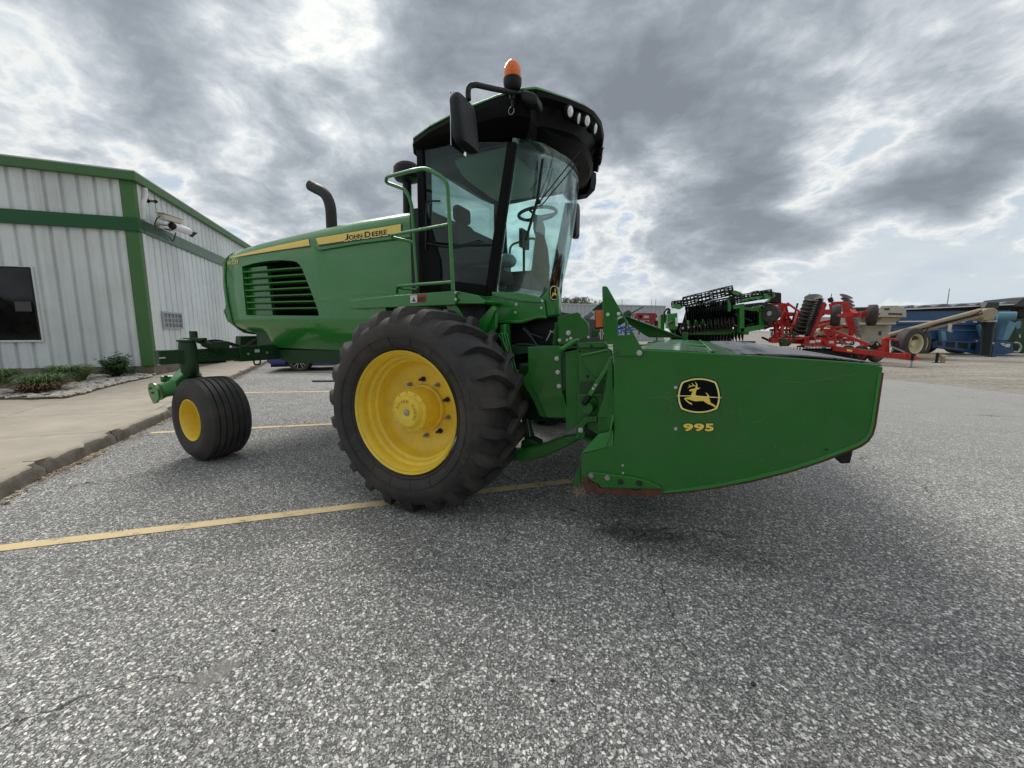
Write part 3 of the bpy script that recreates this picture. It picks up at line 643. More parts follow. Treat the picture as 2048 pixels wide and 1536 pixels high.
def onhood(px, py, lift=.003):
    v = 1.0
    for _ in range(6):
        p = M(px, py, v); v = surf(p.x, p.z)
    return V((p.x, v - lift, p.z))
Z5 = lambda x, y: (430 + x / 6.4, 480 + y / 6.4)
Z3 = lambda x, y: (420 + x / 4.6545, 340 + y / 4.6545)
seamz = sorted([(M(*Z5(x, y), 1.0).z, M(*Z5(x, y), 1.0).x) for x, y in [(235, 90), (150, 180), (125, 300), (130, 560), (170, 830), (215, 1040), (290, 1215)]])
rearz = sorted([(M(*Z5(x, y), 1.0).z, M(*Z5(x, y), 1.0).x) for x, y in [(160, 108), (50, 170), (20, 300), (30, 560), (60, 760), (70, 860), (10, 905), (65, 1040), (130, 1060), (165, 1100), (210, 1215), (255, 1240)]])
def ring(ufun, zt, w, zb, zc, dz=0):
    s = sect(0, zt, w, zb, zc); r = [V((ufun(z), CL - a, z + dz)) for a, z in s]
    return r + [V((p.x, 2 * CL - p.y, p.z)) for p in reversed(r)]
ZB = [(-3.35, 1.29), (-3.02, 1.27), (-2.95, 1.2), (-2.88, 1.11), (-2.8, 1.09), (-.6, 1.06)]
ZC = [(-3.4, 1.40), (-2.8, 1.385), (-2.2, 1.33), (-.6, 1.2)]
rings = []
us = [-3.2, -3.1, -3.02, -2.97, -2.92, -2.88, -2.8, -2.6, -2.3, -2.0, -1.7, -1.4, -1.0, -.63]
zt0 = interp(ZT, -3.38)
rings.append(ring(lambda z: interp(seamz, z) + .012, zt0, HW - .012, 1.29, 1.40)); rings.append(ring(lambda z: interp(seamz, z) + .03, zt0 + .004, HW, 1.29, 1.40))
for i, u in enumerate(us):
    k = .35 if i == 0 else 0                      # first station follows the slanted seam a little
    rings.append(ring(lambda z: lerp(u, interp(seamz, z) + .12, k), interp(ZT, u), HW, interp(ZB, u), interp(ZC, u)))
mb = MB(); mb.loft(rings); hood = obj('hood', mb, GREEN, MC, smooth=32)
# vent pocket and the shallow door recess are cut into the solid
def cutter(pa, pb):
    m = MB(); m.taper(pa, pb); c = obj('cutter', m, GREEN, None, smooth=0); c.location = MC.location; c.rotation_euler = MC.rotation_euler; return c
vent = [onhood(*Z5(x, y)) for x, y in [(345, 340), (480, 300), (600, 278), (730, 262), (860, 258), (1000, 268), (1050, 285), (1085, 320), (1120, 380), (1215, 620), (1300, 850), (1330, 950), (1325, 970), (400, 962)]]
sh = lambda P, y: [V((p.x, y, p.z)) for p in P]
boolcut(hood, cutter(sh(vent, .9), sh(vent, CL - HW + .12)))
rec = [onhood(*Z3(x, y)) for x, y in [(952, 735), (962, 780), (985, 900), (1030, 1120), (1050, 1180), (1085, 1210), (1200, 1195), (1900, 1150), (1900, 610), (1400, 672), (1015, 738), (960, 735)]]
rin = [onhood(*Z3(x, y)) for x, y in [(1030, 765), (1042, 800), (1065, 900), (1112, 1060), (1135, 1130), (1170, 1168), (1240, 1165), (1960, 1120), (1960, 622), (1400, 690), (1060, 748), (1035, 750)]]
boolcut(hood, cutter([V((p.x, p.y - .12, p.z)) for p in rec], sh(rec, CL - HW + .0)[:0] + [V((p.x, CL - HW + .03, p.z)) for p in rin]) if False else cutter([V((lerp(a.x, b.x, -.05), .985, lerp(a.z, b.z, -.05))) for a, b in zip(rec, rin)], [V((b.x, CL - HW + .034, b.z)) for b in rin]))
# the vent's back, fins and slats
yb = CL - HW + .112
bk = [p for p in sh(vent, yb)]
mb = MB(); mb.prism([V((p.x, yb, p.z)) for p in vent], (0, .006, 0)); obj('vent_screen', mb, DEEPBLACK, hood, smooth=0)
mb = MB(); a, b, c, d = [onhood(*Z5(x, y)) for x, y in [(350, 345), (600, 320), (675, 960), (402, 960)]]
mb.prism([V((p.x, yb - .05, p.z)) for p in (a, b, c, d)], (0, .045, 0)); obj('vent_plate', mb, GREEN, hood, smooth=0, bevel=.004)
sl_ = [((355, 408), (1112, 350)), ((362, 487), (1148, 435)), ((370, 567), (1185, 520)), ((375, 645), (1220, 605)), ((388, 722), (1250, 693)), ((397, 800), (1283, 780)), ((408, 880), (1318, 867))]
for a, b in sl_:
    a, b = onhood(*Z5(*a)), onhood(*Z5(*b)); y = CL - HW + .006; mb = MB(); n = 8; rg = []
    for i in range(n + 1):
        p = a.lerp(b, i / n); rg.append([V((p.x, y, p.z + .007)), V((p.x, y + .003, p.z - .006)), V((p.x, y + .05, p.z - .020)), V((p.x, y + .052, p.z - .008))])
    mb.loft(rg); obj('vent_slat', mb, GREEN, hood, smooth=20)
# yellow stripes, laid on the surface
def decal(name, lo, hi, m, n, par, lift=.003, k=3):
    mb = MB(); rg = []
    for i in range(n + 1):
        f = i / n; col_ = []
        for j in range(k + 1):
            a, b = lo(f), hi(f); px, py = lerp(a[0], b[0], j / k), lerp(a[1], b[1], j / k); p = onhood(px, py, lift); col_.append(p)
        rg.append(col_)
    mb.loft(rg, closed=False); return obj(name, mb, m, par, smooth=0, recalc=False)
poly = lambda P: (lambda f: (lambda q, i: (lerp(P[i][0], P[i + 1][0], q - i), lerp(P[i][1], P[i + 1][1], q - i)))(f * (len(P) - 1), min(int(f * (len(P) - 1)), len(P) - 2)))
lo1 = poly([Z5(165, 248), Z5(520, 190), Z5(870, 137), Z5(1222, 92)]); hi1 = poly([Z5(200, 222), Z5(430, 150), Z5(820, 62), Z5(1205, -22)])
decal('stripe_border', lo1, hi1, DKGREY, 18, hood, .002)
lo1b = poly([Z5(190, 234), Z5(520, 176), Z5(870, 122), Z5(1216, 70)]); hi1b = poly([Z5(222, 214), Z5(440, 152), Z5(820, 66), Z5(1200, -14)])
decal('stripe', lo1b, hi1b, STRIPE, 18, hood, .004)
lo2 = poly([Z3(1018, 714), Z3(1400, 655), Z3(1700, 610), Z3(1786, 596)]); hi2 = poly([Z3(982, 632), Z3(1380, 567), Z3(1680, 517), Z3(1790, 498)])
decal('stripe_border', lo2, hi2, DKGREY, 14, hood, .006)
lo2b = poly([Z3(1014, 698), Z3(1400, 640), Z3(1700, 596), Z3(1782, 583)]); hi2b = poly([Z3(988, 636), Z3(1380, 571), Z3(1680, 521), Z3(1782, 503)])
decal('stripe', lo2b, hi2b, STRIPE, 14, hood, .008)
for k in range(1, 5):
    f = k / 5; ln = lambda t_, o: (lerp(lo2b(t_)[0], hi2b(t_)[0], f), lerp(lo2b(t_)[1], hi2b(t_)[1], f) + o)
    decal('stripe_line', lambda t_: ln(t_, .22), lambda t_: ln(t_, -.22), CREAM, 14, hood, .009, 1)
pxmap = lambda a, b, c, d, lift: (lambda s, t_: onhood(lerp(lerp(a[0], b[0], s), lerp(d[0], c[0], s), t_), lerp(lerp(a[1], b[1], s), lerp(d[1], c[1], s), t_), lift))
def logotext(txt, segs, lift, m, b, par, nm):
    for (s0, q) in segs: text(nm, s0, pxmap(*[Z3(*p) for p in q], lift), m, par, bold=b)
LET = [('J', [(1258, 660), (1296, 655), (1296, 597), (1268, 601)]), ('OHN', [(1303, 655), (1428, 635), (1424, 590), (1299, 609)]), ('D', [(1446, 634), (1506, 626), (1500, 570), (1446, 578)]), ('EERE', [(1516, 624), (1656, 602), (1652, 556), (1512, 578)])]
logotext('', [(s_, [(x + dx, y + dy) for (x, y), (dx, dy) in zip(q, [(-7, 10), (7, 10), (7, -5), (-7, -5)])]) for s_, q in LET], .0105, CREAM, .05, hood, 'lettering_outline')
logotext('', LET, .012, BLACK, .022, hood, 'lettering')
text('lettering', 'W235', pxmap(Z3(163, 888), Z3(266, 872), Z3(270, 836), Z3(163, 850), .006), STRIPE, hood, bold=.012, spacing=1.05, shear=.12)
text('dealer_lettering', 'VanWall', pxmap(Z3(1326, 1252), Z3(1444, 1246), Z3(1446, 1216), Z3(1326, 1222), .008), BLACK, hood, bold=.05)
text('dealer_lettering', 'VanWall', pxmap(Z3(1329, 1248), Z3(1441, 1242), Z3(1443, 1220), Z3(1329, 1226), .0095), WHITE, hood, bold=.0)
for x, y in ((600, 636), (1430, 458)):
    p = onhood(*Z3(x, y)); q = M(*Z3(x, y + 6), 1.3); mb = MB(); mb.box(q.x - .05, q.x + .08, 1.3, 1.4, q.z - .09, q.z - .028); obj('hood_latch', mb, GREEN, hood, bevel=.01)
# --- rear door
def rfun(f): return lambda z: lerp(interp(seamz, z) - .014, interp(rearz, z), f)
mb = MB(); rg = []
zt0 -= .004
for f, w, dz in ((0, HW - .012, 0), (.06, HW - .002, 0), (.5, HW - .02, -.008), (.8, HW - .06, -.03), (.95, HW - .13, -.05), (1.0, HW - .2, -.07)):
    rg.append(ring(rfun(f), zt0 + dz, w, 1.27, 1.40))
mb.loft(rg); obj('rear_door', mb, GREEN, MC, smooth=35)
# --- exhaust, intake
mb = MB(); ex = [M(x, y, 1.45) for x, y in [(664, 470), (663, 440), (661, 415), (655, 396), (645, 384), (632, 377), (621, 371)]]
mb.tube(bez(ex, 5), .062, 18, caps=False); mb.tube(bez(ex, 5), .054, 18, caps=False); obj('exhaust_pipe', mb, EXH, MC, smooth=60)
mb = MB(); b0 = M(815, 450, 1.2); c0 = M(814, 352, 1.2); mb.cyl((b0.x, 1.2, 2.3), c0, .043, .043, 18); mb.lathe([(0, .045), (.01, .08), (.03, .085)], c0 - V((0, 0, .03)), (0, 0, 1), 20)
mb.lathe([(0, .05), (.02, .115), (.05, .13), (.13, .128), (.165, .1), (.175, .02)], c0 - V((0, 0, .06)), (0, 0, 1), 24); obj('air_intake', mb, BLACK, MC)
mb = MB(); mb.box(-.66, -.50, .98, 2.52, 1.1, 2.44); obj('engine_bulkhead', mb, BLACK, MC)
# --- cab: posts, glass, roof
NV, FV = .90, 2.60
def gl(px, py, v=NV): return M(px, py, v)
rb, rt = gl(846, 580), gl(834, 286); ab, at_ = gl(980, 583), gl(1021, 286)
floorz = 1.63
def shift(p, v): return V((p.x, v, p.z))
def postpoly(P, w): return w
mb = MB()                                         # near rear post and the black lower/upper door surrounds
mb.prism([gl(832, 286), gl(845, 286), gl(850, 420), gl(880, 520), gl(884, 590), gl(838, 590)], (0, .05, 0))
mb.prism([gl(838, 562), gl(905, 562), gl(975, 570), gl(985, 592), gl(838, 592)], (0, .05, 0)); obj('cab_frame', mb, GLOSSBLACK, MC, bevel=.008)
mb = MB(); mb.prism([shift(p, FV - .05) for p in (gl(832, 286), gl(849, 286), gl(856, 420), gl(870, 520), gl(872, 590), gl(838, 590))], (0, .05, 0)); mb.box(rb.x, ab.x, FV - .06, FV - .005, 1.55, 1.72); obj('cab_frame', mb, GLOSSBLACK, MC, bevel=.008)
mb = MB(); mb.prism([gl(1014, 283), gl(1032, 283), gl(1009, 440), gl(990, 575), gl(989, 588), gl(966, 588), gl(972, 560)], (0, .05, 0)); obj('front_post', mb, GLOSSBLACK, MC, bevel=.01)
mb = MB(); mb.prism([shift(p, FV - .055) for p in (gl(1012, 283), gl(1031, 283), gl(990, 588), gl(964, 588))], (0, .05, 0)); obj('front_post', mb, GLOSSBLACK, MC, bevel=.01)
for y in (NV + .06, FV - .11):
    mb = MB(); mb.box(rb.x - .06, rb.x + .02, y, y + .10, 1.4, 2.92); obj('rear_post', mb, BLACK, MC, bevel=.01)
mb = MB(); a = gl(845, 286, NV + .02)
gp = [gl(x, y, NV + .015) for x, y in [(842, 286), (1019, 284), (975, 580), (846, 575)]]
mb.prism(gp, (0, .006, 0)); obj('side_window', mb, GLASS2, MC, smooth=0)
mb = MB(); mb.prism([shift(p, FV - .03) for p in gp], (0, .006, 0)); obj('side_window', mb, GLASS, MC, smooth=0)
mb = MB(); mb.box(rb.x - .045, rb.x - .039, NV + .06, FV - .06, 1.95, 2.9); obj('rear_window', mb, GLASS, MC, smooth=0)
mb = MB(); mb.box(rb.x - .05, rb.x - .03, NV + .06, FV - .06, 1.40, 1.96); obj('rear_bulkhead', mb, BLACK, MC)
# door handle bar seen through the glass
mb = MB(); mb.rtube([gl(852, 500, NV - .012), gl(853, 402, NV - .012), gl(880, 402, NV - .012)], .008, 8); mb.rtube([gl(855, 487, NV - .012), gl(905, 495, NV - .012), gl(962, 480, NV - .012)], .007, 8, .1)
mb.ball(gl(871, 484, NV - .01), .012); obj('door_bar', mb, BLACK, MC)
# windshield: bulging forward, narrower bulge at the foot
def wsp(f, g):                                    # f across 0..1, g up 0..1
    v = lerp(NV + .02, FV - .02, f); b = (1 - abs(2 * f - 1) ** 2.3)
    u0 = lerp(ab.x + .012, at_.x + .012, g); bul = lerp(.235, .275, g) + .045 * sin(pi * g)
    return V((u0 + bul * b, v, lerp(1.60, 2.84 + .06 * b, g)))
mb = MB(); mb.loft([[wsp(i / 28, j / 12) for j in range(13)] for i in range(29)], closed=False); obj('windshield', mb, GLASS, MC, smooth=80, recalc=False, solid=.005)
mb = MB()
for g in (0.0,):
    mb.tube([wsp(i / 28, .01) for i in range(29)], .022, 8)
obj('windshield_sill', mb, BLACK, MC)
# roof
zf = 3.12
Rp = [(-.62, 1.75), (-.61, 1.2), (-.58, .98), (-.50, .865), (-.3, .82), (.0, .80), (.35, .80), (.55, .80), (.655, .83), (.72, .97), (.79, 1.15), (.88, 1.35), (.925, 1.52), (.945, 1.75)]
Rp = [(x, y) for x, y in Rp]
def top_z(x): return interp([(-.62, 2.965), (-.45, 3.0), (-.1, 3.065), (.3, 3.11), (.66, 3.112), (.72, 3.14), (.79, 3.175), (.88, 3.20), (.925, 3.215), (.945, 3.24)], x)
def outline(off, zfun, P=Rp):
    r = []
    for x, y in P:
        cx, cy = .12, CL; dx, dy = x - cx, y - cy; l = sqrt(dx * dx + dy * dy); k = (l - off) / l; r.append(V((cx + dx * k, cy + dy * k, zfun(x))))
    return r + [V((p.x, 2 * CL - p.y, p.z)) for p in reversed(r[1:-1])]
mb = MB(); mb.loft([outline(-.006, lambda x: top_z(x) - .014), outline(-.004, lambda x: top_z(x)), outline(.05, lambda x: top_z(x) + .035), outline(.25, lambda x: top_z(x) + .06), outline(.6, lambda x: top_z(x) + .07)])
roof = obj('roof', mb, GREEN, MC, smooth=60)
def low1(x): return interp([(-.62, 2.90), (-.45, 2.915), (-.1, 2.945), (.3, 2.965), (.5, 2.95), (.66, 2.90), (.8, 2.95), (.94, 3.00)], x)
RF = [(min(x, .62), y) for x, y in Rp]; RF = [(x - .0006 * i, y) for i, (x, y) in enumerate(RF)]
mb = MB(); o0 = outline(.0, lambda x: top_z(x) - .016, RF); o1 = outline(-.01, lambda x: top_z(x) - .06, RF); o2 = outline(.02, lambda x: low1(x), RF); o3 = outline(.10, lambda x: low1(x) - .03, RF); 
o4 = [V((lerp(p.x, .12, .16), lerp(p.y, CL, .12), lerp(2.85, 2.93, min(1, max(0, p.y - .9))) + (.0 if p.x < .45 else .0))) for p in o3]; o5 = [V((lerp(p.x, .12, .5), lerp(p.y, CL, .5), 2.97)) for p in o4]
mb.loft([o0, o1, o2, o3, o4, o5]); obj('roof_fascia', mb, GLOSSBLACK, roof, smooth=30)
# front visor: deep black brow carrying the work lights, sagging to a pod on either front corner
vf = [(.655, .845), (.725, .97), (.80, 1.15), (.89, 1.35), (.935, 1.52), (.955, 1.75)]; vf += [(x, 2 * CL - y) for x, y in reversed(vf[:-1])]
mb = MB(); rg = []
for i, (x, y) in enumerate(vf):
    f = abs(y - CL) / .9; sag = .13 * (1 - f ** 4) + .02
    n_ = V((x - .1, (y - CL) * .6, 0)).normalized()
    zt_ = top_z(x) - .016; rg.append([V((x, y, zt_)), V((x, y, zt_ - .035)) - n_ * .01, V((x, y, zt_ - .05)) - n_ * .09, V((x, y, zt_ - .17)) - n_ * .15, V((x, y, zt_ - .18 - sag * .5)) - n_ * .10, V((x, y, zt_ - .15 - sag)) - n_ * .13, V((x, y, zt_ - .17 - sag)) - n_ * .25, V((x, y, zt_ - .15)) - n_ * .32])
mb.loft(rg); obj('visor', mb, GLOSSBLACK, roof, smooth=28)
mb = MB()
for sgn in (-1,):
    P0 = [(.34, .83), (.50, .815), (.655, .84), (.73, .96), (.70, 1.06), (.5, 1.05), (.36, .98)]
    f = lambda z, k: [V((lerp(.55, x, k), (lerp(.95, y, k) if sgn == 1 else 2 * CL - lerp(.95, y, k)), z)) for x, y in P0]
    mb.loft([f(3.08, 1.06), f(2.98, 1.08), f(2.90, 1.0), f(2.85, .65)])
obj('light_pod', mb, GLOSSBLACK, roof, smooth=35)
for i, (px0, py0, y, tl) in enumerate([(1138, 223, 1.17, .0), (1155, 237, 1.33, .25), (1172, 242, 1.40, -.15), (1188, 257, 1.58, 0.1), (1203, 305, 2.1, 0), (1200, 321, 2.25, .1), (1195, 335, 2.4, -.2), (1182, 342, 2.55, 0)]):
    q_ = M(px0, py0, y); x, z = q_.x, q_.z; ax = V((cos(tl), sin(tl) * .8 - .5 * (CL - y), -.25)).normalized(); c = V((x, y, z)) + ax * .01
    mb = MB(); mb.lathe([(-.07, .025), (-.04, .042), (.0, .047), (.006, .045), (.004, .040)], c, ax, 20, caps=True); L_ = obj('work_light', mb, BLACK, roof)
    mb = MB(); mb.lathe([(.002, .041), (.010, .03), (.013, .001)], c, ax, 20); obj('lens', mb, LENS, L_)
# headliner
mb = MB(); mb.box(rb.x - .02, .60, NV + .25, FV - .08, 2.925, 2.96); mb.box(rb.x, .28, NV + .3, FV - .12, 2.90, 2.93); obj('headliner', mb, GREYLINER, MC, bevel=.03)
mb = MB(); mb.box(.30, .52, NV + .15, NV + .75, 2.86, 2.92); obj('sun_blind', mb, DKGREY, MC, bevel=.01)
# beacon on its bracket
mb = MB(); bp = M(1025, 199, .72); mb.cyl(bp, bp + V((0, 0, .05)), .022, n=14); mb.cyl(bp - V((0, 0, .06)), bp, .012); mb.lathe([(.018, .026), (.026, .045), (.045, .060), (.065, .067), (.10, .068), (.105, .06)], bp + V((0, 0, .035)), (0, 0, 1), 26, caps=True); be = obj('beacon', mb, BLACK, MC)
zb = bp.z + .135; mb = MB(); mb.lathe([(0, .060), (.03, .064), (.065, .062), (.095, .052), (.118, .034), (.128, .014), (.130, .001)], (bp.x, bp.y, zb), (0, 0, 1), 26); obj('lens', mb, AMBER, be, smooth=60)
mb = MB(); mb.lathe([(0, .03), (.09, .03), (.10, .001)], (bp.x, bp.y, zb), (0, 0, 1), 12); obj('reflector', mb, mat('beacon_inner', rgb(230, 90, 10), .4), be)
mb = MB(); rc = bp + V((-.01, 0, -.075)); mb.tube([rc + V((.022 * cos(a), 0, .026 * sin(a))) for a in [2 * pi * i / 14 for i in range(14)]], .0022, 5, closed=True); obj('pin_ring', mb, STEEL, be)
# mirrors
def mirror(y0, sg, nm='mirror'):
    ms = lambda px, py, v: (lambda p: V((p.x, p.y if sg == 1 else 2 * CL - p.y, p.z)))(M(px, py, v))
    mb = MB(); c = [ms(*a) for a in ((1042, 188, .78), (1020, 184, .68), (985, 177, .5), (950, 169, .34), (938, 172, .30), (936, 184, .29), (937, 200, .29))]
    mb.rtube(c, .018, 12, .06); m_ = obj('mirror_arm', mb, BLACK, MC)
    mb = MB(); k = [ms(*a) for a in ((1038, 182, .72), (1050, 178, .72), (1068, 182, .72), (1073, 190, .72), (1074, 208, .72), (1062, 206, .72), (1040, 198, .72))]; mb.prism(k, (0, .14 * sg, 0)); obj('mirror_bracket', mb, BLACK, MC, bevel=.02)
    # head: rounded shell
    tl = ms(913, 195, .30); ctr = ms(929, 248, .27); hh = .160
    mb = MB(); rg = []
    for zf_, kx_, ky_ in ((-1.0, .30, .35), (-.985, .62, .6), (-.93, .9, .88), (-.75, 1, 1), (0, 1.0, 1.02), (.6, .96, 1), (.86, .86, .92), (.96, .6, .7), (1.0, .2, .3)):
        pts = []
        for q in range(24):
            a = 2 * pi * q / 24; cs, sn = cos(a), sin(a); ex_ = abs(cs) ** .55 * (1 if cs > 0 else -1); ey = abs(sn) ** .55 * (1 if sn > 0 else -1)
            pts.append(V((ctr.x + .048 * kx_ * ex_ * (1 if ex_ < 0 else 1) - zf_ * .015, ctr.y + sg * .124 * ky_ * ey, ctr.z + hh * zf_)))
        rg.append(pts)
    mb.loft(rg); mh = obj('mirror', mb, BLACK, MC, smooth=50); mh['label'] = 'black mirror housing'
    mb = MB(); mb.box(ctr.x - .051, ctr.x - .046, ctr.y - .095, ctr.y + .095, ctr.z - .16, ctr.z + .16); obj('mirror_glass', mb, mat('mirror_glass', (.6, .65, .68), .03, metal=1, var=0) if 'mirror_glass' not in MATS else MATS['mirror_glass'], mh)
    bpy.context.view_layer.update(); return mh
mirror(.27, 1)
mb = MB(); k = [M(x, y, 2.9) for x, y in ((1165, 372), (1150, 392), (1148, 410))]; mb.rtube([M(1178, 368, 2.6)] + k, .014, 8); obj('mirror_arm', mb, BLACK, MC)
mb = MB(); rg = []; ctr = M(1150, 441, 2.75)
for zf_, k_ in ((-1, .4), (-.96, .8), (-.8, 1), (.6, 1), (.9, .85), (1, .4)):
    rg.append([V((ctr.x + .045 * k_ * abs(cos(a)) ** .5 * (1 if cos(a) > 0 else -1), ctr.y + .10 * k_ * abs(sin(a)) ** .5 * (1 if sin(a) > 0 else -1), ctr.z + .21 * zf_)) for a in [2 * pi * q / 20 + .05 for q in range(20)]])
mb.loft(rg); obj('mirror', mb, BLACK, MC, smooth=50)
# wiper with its twin linkage
def hit(px, py):                                  # where a line of sight meets the windshield
    best = None
    for i in range(0, 61):
        f = i / 60; v = lerp(NV + .02, FV - .02, f); p = M(px, py, v); g = (p.z - 1.6) / 1.27; q = wsp(f, max(0, min(1, g))); d = abs(q.x - p.x)
        if best is None or d < best[0]:
            best = (d, p)
        if best[0] < .03 and d > best[0] + .05: break
    p = best[1]; return V((p.x + .03, p.y - .01, p.z))
wq = lambda x, y: hit(760 + x / 4.388, 300 + y / 4.388)
mb = MB(); bl = [wq(1412, 85), wq(1365, 450), wq(1262, 800)]; mb.loft([[p + V((.0, -w / 2, 0)), p + V((.0, w / 2, 0)), p + V((-.02, w / 2, 0)), p + V((-.02, -w / 2, 0))] for p, w in ((bl[0], .006), (bl[0].lerp(bl[1], .3), .028), (bl[1], .022), (bl[1].lerp(bl[2], .5), .02), (bl[2], .006))]); obj('wiper_blade', mb, BLACK, MC)
mb = MB(); j = wq(1368, 462); e1, e2_ = M(1161, 300, 1.45), M(1154, 326, 1.45)
mb.tube([j, j + V((.01, .04, .03)), e1], .0055, 6); mb.tube([j + V((0, .02, -.03)), j + V((.01, .07, .0)), e2_], .0055, 6); mb.ball(j, .02); obj('wiper_arm', mb, BLACK, MC)
mb = MB(); k1, k2 = wq(1540, 0) , wq(1640, 60); mb.tube([k1 - V((.09, 0, 0)), k2 - V((.09, 0, 0))], .014, 6); mb.tube([wq(1390, 350) - V((.1, 0, 0)), wq(1590, 80) - V((.1, 0, 0))], .004, 6); obj('wiper_motor', mb, BLACK, MC)
# inside the cab
cy = CL - .28
mb = MB(); mb.box(rb.x, .6, NV + .05, FV - .05, 1.42, 1.50); obj('cab_floor', mb, BLACK, MC)
sx0 = -.30
mb = MB(); mb.box(sx0 - .02, sx0 + .40, cy - .25, cy + .25, 1.78, 1.92); mb.box(sx0 + .02, sx0 + .34, cy - .2, cy + .2, 1.5, 1.78); seat = obj('seat', mb, SEAT, MC, bevel=.05)
mb = MB(); mb.loft([[V((sx0 + dx - k * .0, cy - w, z)), V((sx0 + dx, cy + w, z)), V((sx0 + dx - th, cy + w * .9, z)), V((sx0 + dx - th, cy - w * .9, z))] for z, w, dx, th, k in ((1.88, .24, .06, .14, 0), (2.1, .25, .02, .14, 0), (2.3, .23, -.02, .12, 0), (2.4, .15, -.04, .1, 0))]); mb.box(sx0 - .13, sx0 - .04, cy - .13, cy + .13, 2.40, 2.56); obj('backrest', mb, SEAT, seat, bevel=.04)
mb = MB(); mb.box(sx0 + .05, sx0 + .42, cy - .36, cy - .28, 2.02, 2.09); mb.box(sx0 + .1, sx0 + .5, cy - .52, cy - .38, 1.9, 2.06); obj('armrest', mb, SEAT, seat, bevel=.02)
mb = MB(); sc_ = M(1075, 428, 1.62); axn = V((-.45, 0, 1)).normalized()
mb.tube([sc_ + (V((.96, 0, .10)) * cos(a) + V((0, 1, 0)) * sin(a)) * .19 for a in [2 * pi * i / 30 for i in range(30)]], .016, 8, closed=True)
for a in (0.6, 2.6, 4.6): mb.tube([sc_ - V((0, 0, .03)), sc_ + (V((.96, 0, .10)) * cos(a) + V((0, 1, 0)) * sin(a)) * .19], .011, 6)
obj('steering_wheel', mb, BLACK, MC)
b_ = sc_ + V((.06, 0, -.9)); mb = MB(); cc = [(sc_ + V((0, 0, -.02)), .04, .04), (sc_ + V((.02, 0, -.14)), .06, .06), (sc_ + V((.03, 0, -.22)), .045, .05), (sc_ + V((.04, 0, -.34)), .07, .08), (sc_ + V((.04, 0, -.5)), .085, .11), (sc_ + V((.02, 0, -.75)), .10, .12), (b_, .12, .15)]
mb.loft([[c + V((rx * cos(a), ry * sin(a), 0)) for a in [2 * pi * q / 14 for q in range(14)]] for c, rx, ry in cc]); obj('steering_column', mb, SEAT, MC)
mb = MB(); mb.box(-.02, .02, 2.1, 2.32, 2.26, 2.46); mb.cyl((0, 2.2, 1.7), (0, 2.2, 2.26), .015); obj('monitor', mb, BLACK, MC)
mb = MB(); wc_ = M(1014, 522, 1.75); mb.ball(wc_, .10, .12, .075, 16, 9); mb.cyl(wc_, (wc_.x - .1, wc_.y, 1.5), .04); obj('wrapped_control', mb, mat('plastic_wrap', (.4, .45, .43), .25, var=.5, vscale=14, bump=1, bscale=25), MC)
mb = MB()
for x, h in ((.30, .3), (.36, .22), (.44, .35)): mb.tube([(x, 2.2, 1.6), (x + .03, 2.2, 1.6 + h)], .012, 6)
mb.box(-.1, .25, 1.85, 2.05, 1.5, 1.95); obj('control_console', mb, BLACK, MC, bevel=.01)
# far-side rails seen through the glass
for zz in (1.95, 1.72):
    mb = MB(); mb.tube([(-.1, 2.85, zz), (.18, 2.85, zz)], .014, 8); obj('handrail', mb, DKGREEN, MC)
mb = MB(); mb.tube([(.12, 2.85, 1.5), (.12, 2.85, 1.97)], .014, 8); mb.rtube([(-.45, 2.8, 1.6), (-.45, 2.8, 2.45), (-.1, 2.8, 2.52), (.02, 2.8, 2.35), (.02, 2.8, 1.6)], .016, 8, .08); obj('handrail', mb, GREEN, MC)
# --- near handrail: upright loop with three rungs
rr = lambda x, y, v=.50: M(760 + x / 4.388, 300 + y / 4.388, v)
mb = MB(); mb.rtube([rr(642, 1235, .52), rr(630, 1000, .52), rr(612, 650, .52), rr(590, 300, .52), rr(545, 240, .52), rr(410, 160, .52), rr(300, 175, .56), rr(60, 235, .80), rr(50, 285, .84), rr(230, 350, .84), rr(280, 480, .84), rr(300, 800, .84), rr(330, 1215, .84)], .0155, 12, .06)
mb.rtube([rr(600, 655, .52), rr(330, 705, .6), rr(105, 745, .78), rr(100, 765, .82), rr(305, 812, .84)], .0135, 12, .05); mb.rtube([rr(632, 1160, .52), rr(330, 1180, .62), rr(150, 1195, .75), rr(150, 1255, .78)], .0135, 12, .03); mb.rtube([rr(150, 1200, .76), rr(200, 1220, .82), rr(330, 1225, .84)], .011, 10)
obj('handrail', mb, GREEN, MC, smooth=60)
# --- deck, brackets, front shroud
def slab(name, px, v, th, m=GREEN, par=MC, bev=.006, **k):
    mb = MB(); mb.prism([M(x, y, v) for x, y in px], (0, th, 0)); return obj(name, mb, m, par, bevel=bev, **k)
dk = slab('deck', [(775, 592), (910, 581), (912, 605), (910, 610), (700, 618), (700, 600), (774, 592)], .58, .35)
slab('deck_box', [(738, 604), (771, 602), (772, 640), (738, 640)], .60, .3)
slab('deck_corner', [(910, 582), (955, 590), (972, 602), (968, 608), (912, 608)], .60, .3)
slab('deck_bracket', [(890, 608), (912, 608), (930, 640), (905, 640)], .62, .03)
slab('step_tank', [(905, 606), (968, 610), (966, 655), (905, 655)], .80, .5, mat('tank_plastic', (.05, .055, .075), .5))
for x, y in ((912, 585), (912, 599)):
    mb = MB(); mb.bolt(M(x, y, .578), (0, -1, 0), .012, .012); obj('bolt', mb, BOLT, MC)
